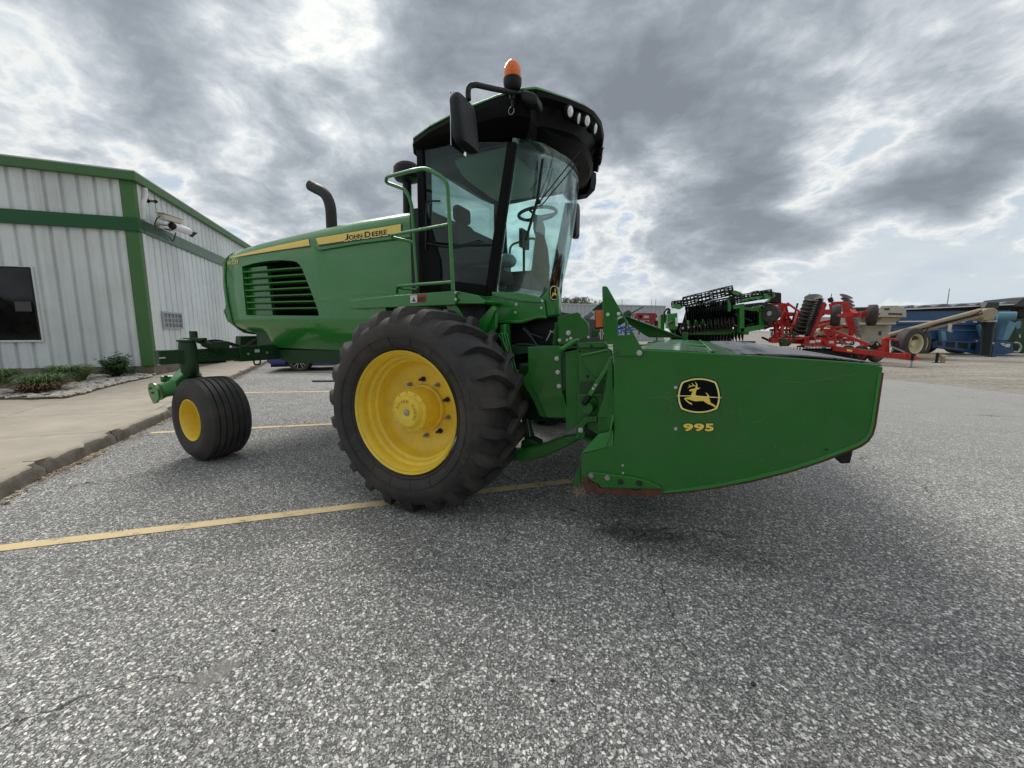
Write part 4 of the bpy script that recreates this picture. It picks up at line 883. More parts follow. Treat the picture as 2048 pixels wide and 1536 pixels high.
# warning plate on the deck
wd = slab('warning_decal', [(820.5, 591), (834, 590), (834, 605), (820.5, 606)], .577, .002, WHITE, bev=0)
slab('warning_panel', [(834, 590), (851, 588.5), (851, 604), (834, 605)], .576, .003, REDDECAL, wd, 0); slab('warning_text', [(835.5, 594.5), (849.5, 593.5), (849.5, 602.5), (835.5, 603.5)], .5745, .001, DKGREY, wd, 0)
slab('warning_pictogram', [(822.5, 603), (826, 600), (827, 594), (829, 599), (832.5, 603)], .576, .001, DKGREY, wd, 0)
# shroud below the windshield
SV = .88
shr = [(982, 583), (1040, 585), (1080, 594), (1088, 600), (1092, 636), (1075, 637), (1040, 645), (1000, 647), (990, 645), (986, 612)]
shd = slab('front_shroud', shr, SV, .10, GREEN, bev=.012)
slab('shroud_rib', [(985, 586), (1082, 601), (1080, 606), (1040, 603), (985, 592)], SV - .012, .02, GREEN, shd, .005)
mb = MB(); rg = []
for i in range(13):
    f = i / 12; v = lerp(SV + .03, 2 * CL - SV - .03, f); b = 1 - abs(2 * f - 1) ** 2.2; x0 = wsp(f, 0).x + .03; rg.append([V((x0, v, 1.63)), V((x0 + .03, v, 1.55)), V((x0 + .01, v, 1.42)), V((x0 - .12, v, 1.42)), V((x0 - .12, v, 1.62))])
mb.loft(rg); nose = obj('cab_nose', mb, GREEN, shd, smooth=40)
# raised fin with the round badge at the near front corner
fin = [(1079, 597), (1100, 570), (1113, 572), (1117, 600), (1116, 632), (1092, 636), (1088, 604)]
mb = MB(); mb.prism([M(x, y, SV + .02) for x, y in fin], (0, .10, 0)); obj('shroud_corner', mb, GREEN, shd, bevel=.02)
bd = M(1106, 585, SV); bn = V((.75, -.66, .05)).normalized(); bu = V((0, 0, 1)); bs_ = bn.cross(bu).normalized() * -1
bc = M(1107, 586, SV + .012) + bn * .006
def badge(nm, k, m, lift, dark=None):
    mb = MB(); pts = [bc + bn * lift + bs_ * (.040 * k * (abs(cos(a)) ** .8) * (1 if cos(a) > 0 else -1)) + bu * (.062 * k * (abs(sin(a)) ** .8) * (1 if sin(a) > 0 else -1)) for a in [2 * pi * q / 20 for q in range(20)]]; mb.prism(pts, -bn * .004); obj(nm, mb, m, shd, smooth=0)
badge('badge', 1, GLOSSBLACK, .0, ); badge('badge_ring', .90, CREAM, .002); badge('badge_field', .80, GLOSSBLACK, .004)
for x, y in ((1033, 609), (1031, 625), (1085, 602), (1083, 616)):
    mb = MB(); mb.bolt(M(x, y, SV - .002), (0, -1, 0), .012, .012); obj('bolt', mb, BOLT, shd)
slab('shroud_lip', [(985, 641), (1040, 641), (1075, 631), (1092, 632), (1092, 637), (1075, 637), (1042, 647), (985, 647)], SV - .03, .04, GREEN, shd)
slab('cab_mount', [(958, 640), (983, 612), (988, 612), (992, 622), (992, 655), (970, 690), (955, 680)], .66, .04)
slab('cab_mount_brace', [(955, 668), (984, 613), (990, 620), (966, 672)], .62, .05)
# underworks: dark frame, engine bay clutter behind the tyre
mb = MB(); mb.box(-3.2, .9, 1.25, 2.25, .95, 1.18); obj('main_frame', mb, DKGREEN, MC, bevel=.01)
slab('frame_rail', [(556, 699), (700, 700), (700, 726), (585, 727), (560, 720)], 1.12, .12, DKGREEN)
slab('frame_rail', [(960, 690), (1120, 698), (1120, 716), (960, 718)], 1.0, .12, DKGREEN)
mb = MB(); mb.box(-.4, .95, 1.0, 2.5, 1.2, 1.42); obj('underbody', mb, BLACK, MC)
slab('front_column', [(1000, 650), (1010, 648), (1012, 700), (1002, 700)], .72, .1, GREEN); slab('tilt_frame', [(1010, 690), (1060, 690), (1125, 694), (1125, 700), (1010, 712)], .8, .5, DKGREEN)
rn = random.Random(5)
for k in range(9):
    a = M(rn.uniform(1005, 1050), rn.uniform(655, 700), .8 + .05 * k); b = M(rn.uniform(1050, 1125), rn.uniform(665, 712), .8 + .05 * k); m_ = (a + b) / 2 + V((0, 0, rn.uniform(-.09, .07)))
    mb = MB(); mb.tube(bez([a, m_, b], 8), .009, 8); obj('hydraulic_hose', mb, HOSE, MC)
for k in range(3):
    mb = MB(); o_ = .012 * k; mb.rtube([M(1020, 712, .70 + o_), M(997 + 5 * k, 668, .70 + o_), M(1003 + 5 * k, 667, .70 + o_), M(1022 + 5 * k, 742, .70 + o_), M(1026 + 5 * k, 800, .70 + o_)], .007, 8); obj('hydraulic_pipe', mb, GREEN, MC)
mb = MB(); c0, c1_ = M(1118, 645, .62), M(1112, 692, .62); n = 160; ax = (c1_ - c0); s1 = V((1, 0, 0)); s2 = V((0, 1, 0))
mb.tube([c0 + ax * (i / n) + (s1 * cos(i * .75) + s2 * sin(i * .75)) * .026 for i in range(n + 1)], .0055, 5); mb.cyl(c0 - ax * .12, c0 + ax * .05, .01); obj('coil_spring', mb, GREEN2, MC)
mb = MB(); mb.tube([M(1093, 682, .66), M(1102, 664, .66)], .006, 6); mb.tube([M(1100, 662, .66), M(1105, 665, .66), M(1110, 659, .66)], .006, 6); obj('linkage_rod', mb, STEEL, MC)
# --- drive wheels
def lugtyre(R=.745, Wd=.54, sgn=1, nl=22):
    mb = MB(); prof = [(.015, .438), (-.015, .455), (-.045, .50), (-.062, .56), (-.055, .615), (-.02, .655), (.03, .680), (.08, .691), (Wd / 2, .697)]
    prof += [(Wd - h, r) for h, r in reversed(prof[:-1])]
    mb.lathe(prof, (0, 0, 0), (0, 1, 0), 96, ref=(1, 0, 0))
    # fine rings near the bead
    for h, r in ((-.004, .452), (-.024, .468), (-.057, .535)): mb.tube([V((r * cos(a), h - .004, r * sin(a))) for a in [2 * pi * k / 72 for k in range(72)]], .0028, 5, closed=True)
    for k in range(18):
        a = 2 * pi * k / 18; P_ = [V((r * cos(a + s), h - .0015, r * sin(a + s))) for r, h, s in ((.465, -.022, 0), (.50, -.045, .004), (.54, -.0585, .008))]; mb.tube(P_, .003, 4)
    def lug(a0, side):
        # path across the tread: from just past the middle out over the shoulder, trailing backwards
        st = [(.33, .0, .70, .738, .024), (.28, .075, .70, .744, .028), (.20, .145, .698, .745, .031), (.12, .190, .690, .742, .035), (.055, .212, .672, .738, .044), (.015, .222, .648, .724, .052), (-.015, .236, .622, .682, .056), (-.035, .246, .598, .640, .058), (-.048, .25, .575, .598, .056), (-.052, .252, .56, .566, .05)]
        rg = []
        for i, (h, da, r0, r1, hw) in enumerate(st):
            hh = h if side == 0 else Wd - h
            a = a0 + da; ht = hw * .6 / r1; hb = hw / r0; o_ = .0 if i < 4 else (-.010 if side == 0 else .010) * (1 if i < 8 else .4)
            rg.append([V((r0 * cos(a - hb), hh, r0 * sin(a - hb))), V((r1 * cos(a - ht), hh + o_, r1 * sin(a - ht))), V((r1 * cos(a + ht), hh + o_, r1 * sin(a + ht))), V((r0 * cos(a + hb), hh, r0 * sin(a + hb)))])
        mb.loft(rg)
    for k in range(nl):
        lug(2 * pi * k / nl, 0); lug(2 * pi * (k + .5) / nl, 1)
    return mb
def rimmesh():
    mb = MB(); mb.lathe([(-.005, .425), (-.022, .436), (-.016, .442), (.0, .436), (.0, .430), (-.006, .420), (.02, .405), (.045, .400), (.06, .405), (.075, .402), (.085, .382), (.12, .375), (.135, .358), (.20, .352), (.225, .335), (.245, .30), (.25, .18), (.25, .0)], (0, 0, 0), (0, 1, 0), 64, ref=(1, 0, 0))
    mb.lathe([(.0, .44), (.5, .44)], (0, .02, 0), (0, 1, 0), 48, ref=(1, 0, 0)); return mb
TY = obj('tyre', lugtyre(), RUBBER, None, smooth=38)
def drive(loc, flip=False, proto=None):
    w = D.objects.new('drive_wheel', None); link(w, MC); w.location = loc
    if flip: w.rotation_euler = (0, 0, pi)
    return w
w1_ = drive((0, .0, .735)); TY.parent = w1_; TY.rotation_euler = (0, .05, 0)
RM = obj('rim', rimmesh(), YELLOW, w1_, smooth=35)
mb = MB(); yb_ = .25; mb.lathe([(yb_ - .002, .175), (yb_ - .03, .172), (yb_ - .035, .160), (yb_ - .18, .142)], (0, 0, 0), (0, 1, 0), 40, ref=(1, 0, 0)); mb.lathe([(.085, .142), (.08, .148), (.058, .148), (.054, .142), (.05, .120), (.036, .114), (.024, .100), (.020, .056), (.024, .042), (.028, .03), (.028, 0.001)], (0, 0, 0), (0, 1, 0), 48, ref=(1, 0, 0)); HB = obj('hub', mb, YELLOW, w1_, smooth=30)
for k in range(12):
    a = 2 * pi * k / 12 + .1; mb = MB(); mb.bolt((.137 * cos(a), .058, .137 * sin(a)), (0, -1, 0), .011, .014); o = obj('hub_bolt', mb, YELLOW if k != 7 else BOLT, w1_)
for k in range(10):
    a = 2 * pi * k / 10 + .35; c = V((.215 * cos(a), yb_, .215 * sin(a))); mb = MB(); mb.lathe([(0, .019), (.016, .019), (.016, .012), (.022, .012)], c, (0, -1, 0), 10); mb.cyl(c, c - V((0, .055, 0)), .0105, .0105, 10); o = obj('wheel_stud', mb, STEEL if k % 2 else EXH, w1_)
mb = MB(); mb.lathe([(0, .021), (.003, .021), (.003, 0.001)], (-.20, yb_ - .0005, .05), (0, -1, 0), 18); obj('rim_hole', mb, BLACK, w1_, smooth=0)
mb = MB(); mb.lathe([(0, .024), (.006, .022), (.008, 0.001)], (0, .027, 0), (0, -1, 0), 16); obj('centre_plug', mb, STEEL, w1_)
# embossed words around the hub cap
def arctext(txt, r, h, a0, a1, y, m, par):
    n = len(txt); 
    for i, ch in enumerate(txt):
        if ch == ' ': continue
        a = lerp(a0, a1, (i + .5) / n); hw = abs(a1 - a0) / n * r * .36; cx = V((cos(a) * r, y, sin(a) * r)); tx = V((sin(a), 0, -cos(a))); ty = V((cos(a), 0, sin(a)))
        text('hub_lettering', ch, bil(cx - tx * hw - ty * h / 2, cx + tx * hw - ty * h / 2, cx + tx * hw + ty * h / 2, cx - tx * hw + ty * h / 2), m, par, bold=.03)
EMB = mat('embossed_yellow', rgb(196, 156, 26), .5)
arctext('POWER WHEEL', .080, .022, radians(165), radians(-45), .0195, EMB, w1_)
TLET = mat('tyre_letters', (.04, .038, .036), .6)
def arc_tyre():
    global text
    old = text
    text = lambda nm, *a, **k: old('tyre_lettering', *a, **k)
    arctext('ULTRA TRACTION', .575, .034, radians(32), radians(-40), -.0635, TLET, w1_)
    text = old
arc_tyre()
# far drive wheel, same meshes
w2_ = drive((0, 2 * CL, .735), True)
for ch in list(w1_.children):
    if ch.name.split('.')[0] in ('tyre', 'rim', 'hub'):
        c = ch.copy(); COL.objects.link(c); c.parent = w2_
mb = MB(); mb.cyl((0, .3, .735), (0, 2 * CL - .3, .735), .09, n=20); mb.box(-.15, .15, .62, .85, .6, 1.3); mb.box(-.15, .15, 2 * CL - .85, 2 * CL - .62, .6, 1.3); mb.box(-.12, .12, .6, 2.9, 1.0, 1.25); obj('front_axle', mb, DKGREEN, MC, bevel=.01)
# --- rear axle beam, caster with its wheel
ZC8 = lambda x, y: (280 + x / 5.12, 640 + y / 5.12)
BX = -2.86                                        # the beam's near face lies across the machine
bx = lambda x, y, u=BX: M.X(*ZC8(x, y), u)
pb = bx(415, 330); 
y0_, y1_ = bx(195, 380).y, 2 * CL - bx(195, 380).y
zt_, zl_ = 1.125, .985
mb = MB(); mb.box(BX - .10, BX, y0_, y1_, zl_, zt_); obj('axle_beam', mb, DKGREEN, MC, bevel=.008)
sl0 = bx(1005, 290).y; mb = MB(); mb.box(BX - .125, BX + .025, sl0, 2 * CL - sl0, .965, 1.145); obj('axle_sleeve', mb, DKGREEN, MC, bevel=.01)
for x, y in ((645, 370), (760, 363), (880, 360), (985, 352)):
    p = bx(x, y); mb = MB(); mb.lathe([(0, .028), (.006, .028), (.008, .02), (.003, .018), (.0, .012)], p, (1, 0, 0), 18); obj('adjusting_hole', mb, DKGREEN, MC)
for x, y in ((1108, 348), (1300, 335)):
    p = bx(x, y, BX + .025); mb = MB(); mb.bolt(p, (1, 0, 0), .016, .016); obj('bolt', mb, BOLT, MC)
mb = MB(); p = bx(1200, 316, BX + .027); mb.box(p.x - .001, p.x + .002, p.y - .028, p.y + .028, p.z - .018, p.z + .018); obj('data_plate', mb, WHITE, MC, smooth=0)
p = bx(228, 388, BX + .002); mb = MB(); mb.box(p.x, p.x + .003, p.y - .025, p.y + .025, p.z - .006, p.z + .006); obj('marker', mb, WHITE, MC, smooth=0)
mb = MB(); p = bx(1200, 430, BX + .02); mb.rtube([p + V((0, -.04, .03)), p + V((0, -.035, -.03)), p + V((0, .035, -.03)), p + V((0, .04, .03))], .009, 8, .02); obj('tie_loop', mb, DKGREEN, MC)
mb = MB(); a, b = bx(580, 435, BX - .03), bx(870, 425, BX - .03); mb.box(BX - .09, BX - .01, a.y, b.y, zl_ - .02, zl_ - .002); obj('rubber_pad', mb, BLACK, MC)
def caster(side):
    cw = D.objects.new('caster_wheel', None); link(cw, MC)
    cw.location = (-2.71, .05 + .0, .425) if side == 0 else (-2.71, 2 * CL - .45, .42); cw.rotation_euler = (0, 0, radians(-4.7))
    return cw
cw = caster(0)
mb = MB(); Wc = .37; pr = [(.02, .205), (-.01, .225), (-.028, .27), (-.03, .32), (-.012, .37), (.015, .398)]
gr = []
k = 6; w_ = (Wc - .04) / k
for i in range(k):
    a = .02 + w_ * i; crown = lambda h: .410 + .010 * (1 - ((h - Wc / 2) / (Wc / 2)) ** 2)
    gr += [(a + .003, crown(a)), (a + w_ * .78, crown(a + w_ * .78)), (a + w_ * .82, crown(a) - .014), (a + w_ * .97, crown(a) - .014)]
pr = pr + gr + [(Wc - h, r) for h, r in reversed(pr)]
mb.lathe(pr, (0, 0, 0), (0, 1, 0), 72, ref=(1, 0, 0)); obj('tyre', mb, RUBBER, cw, smooth=30)
mb = MB(); mb.lathe([(.0, .197), (-.012, .208), (-.008, .214), (.01, .205), (.0, .198), (.03, .185), (.10, .178), (.17, .165), (.2, .12), (.2, .0)], (0, 0, 0), (0, 1, 0), 48, ref=(1, 0, 0)); mb.lathe([(0, .205), (.36, .205)], (0, .02, 0), (0, 1, 0), 32, ref=(1, 0, 0)); obj('rim', mb, YELLOW, cw, smooth=35)
mb = MB(); mb.lathe([(.2, .07), (.15, .068), (.14, .05), (.138, .0)], (0, 0, 0), (0, 1, 0), 24, ref=(1, 0, 0)); obj('hub', mb, YELLOW, cw)
cw2 = caster(1)
for ch in list(cw.children): c = ch.copy(); COL.objects.link(c); c.parent = cw2
# near caster pivot and fork
pv_ = lambda x, y, v: M(*ZC8(x, y), v)
pc = M.X(*ZC8(490, 300), BX - .05); px_, py_ = BX - .05, pc.y
def castarm(px_, py_, sg):
    mb = MB(); mb.lathe([(.0, .062), (.02, .075), (.10, .08), (.25, .08), (.33, .072), (.335, .05)], (px_, py_, .87), (0, 0, 1), 28, caps=True); mb.lathe([(0, .085), (.02, .085), (.03, .05)], (px_, py_, 1.20), (0, 0, 1), 24, caps=True)
    mb.beam((px_ - .02, py_, 1.225), (px_ + .12, py_ + .10 * sg, 1.225), .10, .03); mb.cyl((px_ + .01, py_ + .06 * sg, 1.225), (px_ + .01, py_ + .06 * sg, 1.31), .035, n=16); obj('caster_pivot', mb, DKGREEN, MC, bevel=.004)
    mb = MB(); rg = []
    for (x, y, z, w, h) in ((px_, py_, .86, .12, .05), (px_ - .05, py_ + .05 * sg, .80, .13, .09), (px_ - .10, py_ + .17 * sg, .74, .13, .12), (px_ - .04, py_ + .30 * sg, .68, .12, .12), (px_ + .02, py_ + .36 * sg, .54, .10, .10), (px_ + .10, py_ + .34 * sg, .42, .09, .09)):
        rg.append([V((x + w / 2 * cos(a), y + w / 3 * sin(a), z + h / 2 * sin(a + .8))) for a in [2 * pi * q / 12 for q in range(12)]])
    mb.loft(rg); obj('caster_fork', mb, DKGREEN, MC, smooth=60)
castarm(px_, py_, 1)
castarm(px_, 2 * CL - py_, -1)
# final-drive-like shimmy damper box hanging outboard of the wheel
fa, fb, fc = M(*ZC8(130, 745), -.02), M(*ZC8(300, 640), .12), M(*ZC8(430, 600), .25)
mb = MB(); mb.prism([M(*ZC8(x, y), -.05) for x, y in [(95, 645), (120, 642), (150, 665), (180, 715), (190, 800), (165, 850), (135, 858), (100, 790), (80, 720), (82, 665)]], (0, .022, 0)); obj('motor_flange', mb, GREEN, MC, bevel=.004)
fa = M(*ZC8(150, 745), -.03); fb = M(*ZC8(330, 690), .10); mb = MB(); mb.cyl(M(*ZC8(215, 605), .06), M(*ZC8(400, 600), .2), .035)
dv = (fb - fa); mb.loft([[fa + V((0, .02, 0)) + V((s_ * .0, 0, 0)) + V((.075 * cos(a), .02, .085 * sin(a))) for s_ in (0,) for a in [2 * pi * q / 14 for q in range(14)]], [fa + dv * .45 + V((.07 * cos(a), .02, .075 * sin(a))) for a in [2 * pi * q / 14 for q in range(14)]], [fa + dv * 1.0 + V((.085 * cos(a), .0, .09 * sin(a))) for a in [2 * pi * q / 14 for q in range(14)]], [fc + V((.11 * cos(a), .0, .11 * sin(a))) for a in [2 * pi * q / 14 for q in range(14)]]])
obj('steering_motor', mb, GREEN, MC, smooth=50, bevel=.003)
mb = MB()
for (x, y) in ((108, 700), (130, 745)):
    mb = MB(); mb.bolt(M(*ZC8(x, y), -.051), (-.2, -1, 0), .010, .015); obj('bolt', mb, DKGREEN, MC)
mb = MB(); mb.cyl(M(*ZC8(265, 590), .08), M(*ZC8(262, 570), .08), .016); obj('motor_fitting', mb, DKGREEN, MC)
mb = MB(); mb.ball(fc + V((.03, .05, .02)), .10, .12, .10, 16, 9); obj('caster_hub_housing', mb, GREEN, MC, smooth=60)
# steering cylinder and hoses over the beam
a, b = M.X(*ZC8(585, 215), BX + .04), M.X(*ZC8(790, 290), BX + .04)
mb = MB(); mb.cyl(a, a.lerp(b, .4), .018, n=12); mb.cyl(a.lerp(b, .3), b, .036, n=16); mb.box(BX - .05, BX + .09, b.y - .05, b.y + .10, 1.125, 1.2); obj('steering_cylinder', mb, DKGREEN, MC, bevel=.004)
for k in range(3):
    mb = MB(); mb.tube(bez([M.X(*ZC8(640, 215 + 10 * k), BX + .03), M.X(*ZC8(780, 205 + 14 * k), BX + .03), M.X(*ZC8(930, 235 + 10 * k), BX + .02), M.X(*ZC8(1060, 270), BX), M.X(*ZC8(1120, 255 - 12 * k), BX + .02), M.X(*ZC8(1200, 190), BX + .05)], 6), .008, 8); obj('hydraulic_hose', mb, HOSE, MC)
mb = MB(); mb.box(-3.2, -2.75, 1.10, 2.4, 1.13, 1.35); obj('rear_bracket', mb, DKGREEN, MC, bevel=.01)
slab('rear_step', [(471, 672), (481, 674), (481, 692), (470, 690)], 1.0, .3, DKGREEN)
bpy.context.view_layer.update()
# ================================================================== the mower header carried in front
HD = thing('mower_header', 'wide green mower header with deer emblem and number 995 on its end panel', 'mower header', M)
HV = .15; HFAR = 2 * CL - HV
HZ = lambda x, y: (1200 + x / 3.4133, 640 + y / 3.4133)
Z4 = lambda x, y: (1100 + x / 6.4, 560 + y / 6.4)
ZF = lambda x, y: (960 + x / 5.689, 560 + y / 5.689)
Z2 = lambda x, y: (1000 + x / 5.689, 760 + y / 5.689)
ZE = lambda x, y: (1340 + x / 10.975, 740 + y / 10.975)
def hs(name, px, v, th, m=GREEN2, bev=.005, par=None, **k):
    mb = MB(); mb.prism([M(x, y, v) for x, y in px], (0, th, 0)); return obj(name, mb, m, par or HD, bevel=bev, **k)
out = [(1227, 703), (1285, 699.5), (1340, 702), (1420, 706.5), (1500, 710.5), (1600, 717), (1700, 724), (1757, 729), (1760, 733), (1767, 734), (1765, 745), (1758, 790), (1748, 850), (1744, 866), (1736, 880), (1722, 890), (1690, 903), (1640, 922), (1580, 941), (1500, 961), (1430, 974), (1380, 981), (1325, 986.5), (1250, 984), (1180, 970), (1162, 957), (1161, 908.5), (1211, 894.5), (1226, 890), (1228, 860)]
ENDP = hs('end_panel', out, HV, .035, GREEN2, .006)
low = [(1763, 745), (1748, 850), (1743, 868), (1734, 881), (1720, 891), (1690, 903.5), (1640, 922.5), (1580, 941.5), (1500, 961.5), (1430, 974.5), (1380, 981.5), (1325, 986.8)]
mb = MB(); mb.tube([M(x, y + .3, HV + .012) for x, y in low], .009, 8); obj('worn_edge', mb, RUST, ENDP)
mb = MB(); mb.loft([[M(x, y, HV - .0035), M(x - dx, y - dy, HV - .0035), M(x - dx * 1.15, y - dy * 1.15, HV + .003)] for (x, y), (dx, dy) in zip(low, [(6, 0), (6, 1), (6, 3), (5, 5), (4, 6), (3, 7), (2, 7), (2, 7), (1, 7), (1, 6), (0, 6), (0, 5)])], closed=False); obj('edge_lip', mb, GREEN, ENDP, smooth=30)
hs('rear_flange', [Z2(1115, 620), Z2(1190, 600), Z2(1288, 572), Z2(1288, 745), Z2(1200, 768), Z2(918, 838)], HV - .004, .006, GREEN, .001)
mb = MB(); mb.tube([M(*Z2(1285, 400), HV - .008), M(*Z2(1250, 620), HV - .012), M(*Z2(1200, 755), HV - .008)], .006, 8); obj('flange_rod', mb, GREEN, HD)
hs('slot', [(1649, 898), (1652, 897), (1656, 898), (1656, 900.5), (1650, 901)], HV - .001, .002, BLACK, 0, ENDP, smooth=0)
for x, y in (HZ(516, 460), HZ(517, 742), HZ(155, 992), HZ(157, 1044)):
    mb = MB(); mb.bolt(M(x, y, HV - .001), (0, -1, 0), .0095 if y < 900 else .007, .008); obj('bolt', mb, BOLT, ENDP)
# emblem
def em(nm, pts, m, y, par=None, curve=True):
    P_ = bez([V((x, y_, 0)) for x, y_ in pts + [pts[0]]], 5)[:-1] if curve else [V((x, y_, 0)) for x, y_ in pts]
    mb = MB(); Q = [M(*ZE(p.x, p.y), HV - y) for p in P_]; mb.prism(Q, (0, .0008, 0)); return obj(nm, mb, m, par or ENDP, smooth=0)
def shield(k):                                    # superellipse-like badge outline with pulled corners
    cx, cy, W_, H_ = 635, 562, 482, 400; P = []
    cor = [(-.82, -.78), (.82, -.78), (.86, .78), (-.84, .78)]; mid = [(0, -1), (1, .05), (0, 1), (-1, .05)]
    for i in range(4):
        a, m_, b = cor[i], mid[i], cor[(i + 1) % 4]
        for q in range(8):
            t_ = q / 8; c = (2 * m_[0] - .5 * (a[0] + b[0]), 2 * m_[1] - .5 * (a[1] + b[1]))
            P.append((cx + k * W_ * (a[0] * (1 - t_) ** 2 + 2 * c[0] * t_ * (1 - t_) + b[0] * t_ * t_), cy + k * H_ * (a[1] * (1 - t_) ** 2 + 2 * c[1] * t_ * (1 - t_) + b[1] * t_ * t_)))
    return P
emb = em('emblem', shield(1.0), GLOSSBLACK, .0015, curve=False)
em('emblem_ring', shield(.955), CREAM, .0022, emb, False); em('emblem_field', shield(.875), GLOSSBLACK, .0029, emb, False)
deer = [(418, 440), (470, 418), (545, 405), (562, 380), (552, 350), (520, 352), (470, 362), (430, 378), (395, 396), (390, 388), (425, 362), (440, 350), (405, 322), (412, 320), (460, 345), (505, 338), (495, 315), (468, 288), (478, 286), (520, 318), (540, 342), (568, 345), (572, 310), (548, 265), (560, 266), (600, 310), (606, 350), (600, 382), (640, 392), (664, 384), (645, 408), (610, 430), (590, 424), (575, 460), (565, 510), (566, 555), (640, 570), (760, 580), (822, 578), (812, 545), (782, 492), (792, 494), (830, 525), (862, 568), (852, 600), (870, 640), (885, 690), (905, 728), (950, 748), (985, 770), (1030, 848), (1008, 852), (960, 800), (910, 775), (830, 745), (780, 715), (735, 680), (660, 680), (570, 688), (500, 675), (440, 655), (368, 640), (352, 645), (400, 690), (470, 725), (490, 765), (478, 768), (420, 735), (360, 690), (305, 622), (330, 608), (455, 592), (462, 555), (480, 500), (500, 470), (460, 468), (425, 462)]
em('emblem_deer', deer, STRIPE, .0036, emb, False)
em('emblem_scratch', [(148, 558), (500, 560), (1130, 602), (1130, 616), (850, 604), (400, 580), (150, 572)], CREAM, .0042, emb, False)
em('scratch', [(1130, 605), (1135, 598), (1132, 622)], CREAM, .002)
# digits, drawn heavy and wide
for i, (x0, x1, ch) in enumerate([(290, 510, '9'), (525, 750, '9'), (770, 960, '5')]):
    for nm, m_, g_, y_, b in (('number', DKGREY, 20, .0015, .06), ('number', STRIPE, 0, .0024, .045)):
        q = [ZE(x0 - g_, 1345 + g_), ZE(x1 + g_, 1345 + g_), ZE(x1 + g_, 1175 - g_), ZE(x0 - g_, 1175 - g_)]
        text(nm, ch, (lambda q, y_: (lambda s, t_: M(lerp(lerp(q[0][0], q[1][0], s), lerp(q[3][0], q[2][0], s), t_), lerp(lerp(q[0][1], q[1][1], s), lerp(q[3][1], q[2][1], s), t_), HV - y_)))(q, y_), m_, ENDP, bold=b)
# fine scratches in the paint
SCR = mat('scratched_paint', rgb(86, 140, 84), .6, var=.2)
for P_ in ([(1240, 418), (1390, 430), (1560, 400), (1755, 368)], [(478, 575), (490, 605), (480, 650), (410, 700)], [(447, 520), (470, 545), (488, 555)], [(450, 502), (490, 488)], [(1035, 705), (1110, 682)], [(330, 535), (520, 522)]):
    mb = MB(); mb.tube([M(*HZ(x, y), HV - .0006) for x, y in P_], .0009, 4); obj('scratch', mb, SCR, ENDP)
# shoe
shoe = hs('skid_shoe', [Z2(x, y) for x, y in [(1010, 1080), (1020, 1045), (1200, 1065), (1500, 1108), (1680, 1150), (1810, 1212), (1850, 1245), (1500, 1240), (1250, 1232), (1150, 1228), (1120, 1190), (1060, 1160), (1015, 1140)]], HV - .022, .03, GREEN2, .006)
hs('wear_plate', [Z2(x, y) for x, y in [(935, 1112), (1005, 1112), (1015, 1160), (1110, 1180), (1130, 1225), (1480, 1225), (1540, 1265), (1600, 1238), (1845, 1240), (1852, 1290), (1740, 1332), (1400, 1322), (1280, 1308), (1230, 1270), (1190, 1290), (1120, 1300), (965, 1262)]], HV - .014, .05, RUST, .004, shoe)
for x, y in ((1040, 1082), (1225, 1108), (1372, 1158), (1585, 1172)):
    mb = MB(); mb.bolt(M(*Z2(x, y), HV - .023), (0, -1, 0), .017, .018); obj('bolt', mb, EXH if x > 1300 else STEEL, shoe)
hs('rear_lug', [Z2(x, y) for x, y in [(830, 1150), (890, 1000), (918, 1000), (922, 1180), (860, 1230), (830, 1200)]], HV + .05, .02, GREEN2, .004)
mb = MB(); mb.box(M(*Z2(940, 1200), HV).x, M(*Z2(1320, 1200), HV).x, HV + .05, HFAR - .05, M(*Z2(960, 1260), HV).z, M(*Z2(960, 1120), HV).z); obj('cutter_bar', mb, RUST, HD, bevel=.01)
mb = MB(); c = M(*Z2(905, 1270), HV + .02); rn = random.Random(4)
for i in range(260):
    p = c + V((rn.gauss(0, .022), rn.gauss(0, .03), rn.gauss(0, .014))); d = V((rn.uniform(-1, 1), rn.uniform(-1, 1), rn.uniform(-.6, 1))) * .022; s_ = d.cross(V((0, 0, 1))).normalized() * .002; mb.add([p - s_, p + s_, p + d], [(0, 1, 2)])
obj('grass_clump', mb, LITTER, HD, smooth=0, recalc=False, label='tuft of cut grass caught on the cutter bar')
# body behind the end panel: deck, curtains, rear wall, belly
ux = lambda x, y: M(x, y, HV).x
u0, u1, u2, u3 = ux(1228, 703), ux(1477, 709.5), ux(1757, 729), ux(1767, 734)
zt_of = lambda u: interp([(M(x, y, HV).x, M(x, y, HV).z) for x, y in out[:8]], u)
mb = MB(); n = 14; up = [lerp(u0, u1, i / n) for i in range(n + 1)]
prof = [(u, zt_of(u) - .004 + .010 * sin(pi * i / n)) for i, u in enumerate(up)]
def sheet(name, prof, y0, y1, m, th=.008, wav=0.0, ny=1, par=HD, sm=60):
    mb = MB(); rg = []
    for j in range(ny + 1):
        y = lerp(y0, y1, j / ny); tp = [V((u, y, z + (wav * mnoise.noise(V((u * 14, y * .5, 3))) if 0 < j < ny else 0))) for u, z in prof]; bt = [V((p.x, y, p.z - th)) for p in reversed(tp)]; rg.append(tp + bt)
    mb.loft(rg); return obj(name, mb, m, par, smooth=sm)
deck_ = sheet('deck_cover', prof, HV + .036, HFAR - .036, GREEN, .01, .003, 20)
um = ux(1432, 707); 
for y in (1.05, 1.95, 2.6): mb = MB(); mb.box(u0 + .02, um, y, y + .03, zt_of(u0) - .002, zt_of(u0) + .016); obj('deck_rib', mb, GREEN, deck_, bevel=.004)
mb = MB(); mb.box(um - .02, um, HV + .04, HFAR - .04, zt_of(um) + .004, zt_of(um) + .015); obj('deck_seam', mb, GREEN, deck_, bevel=.003)
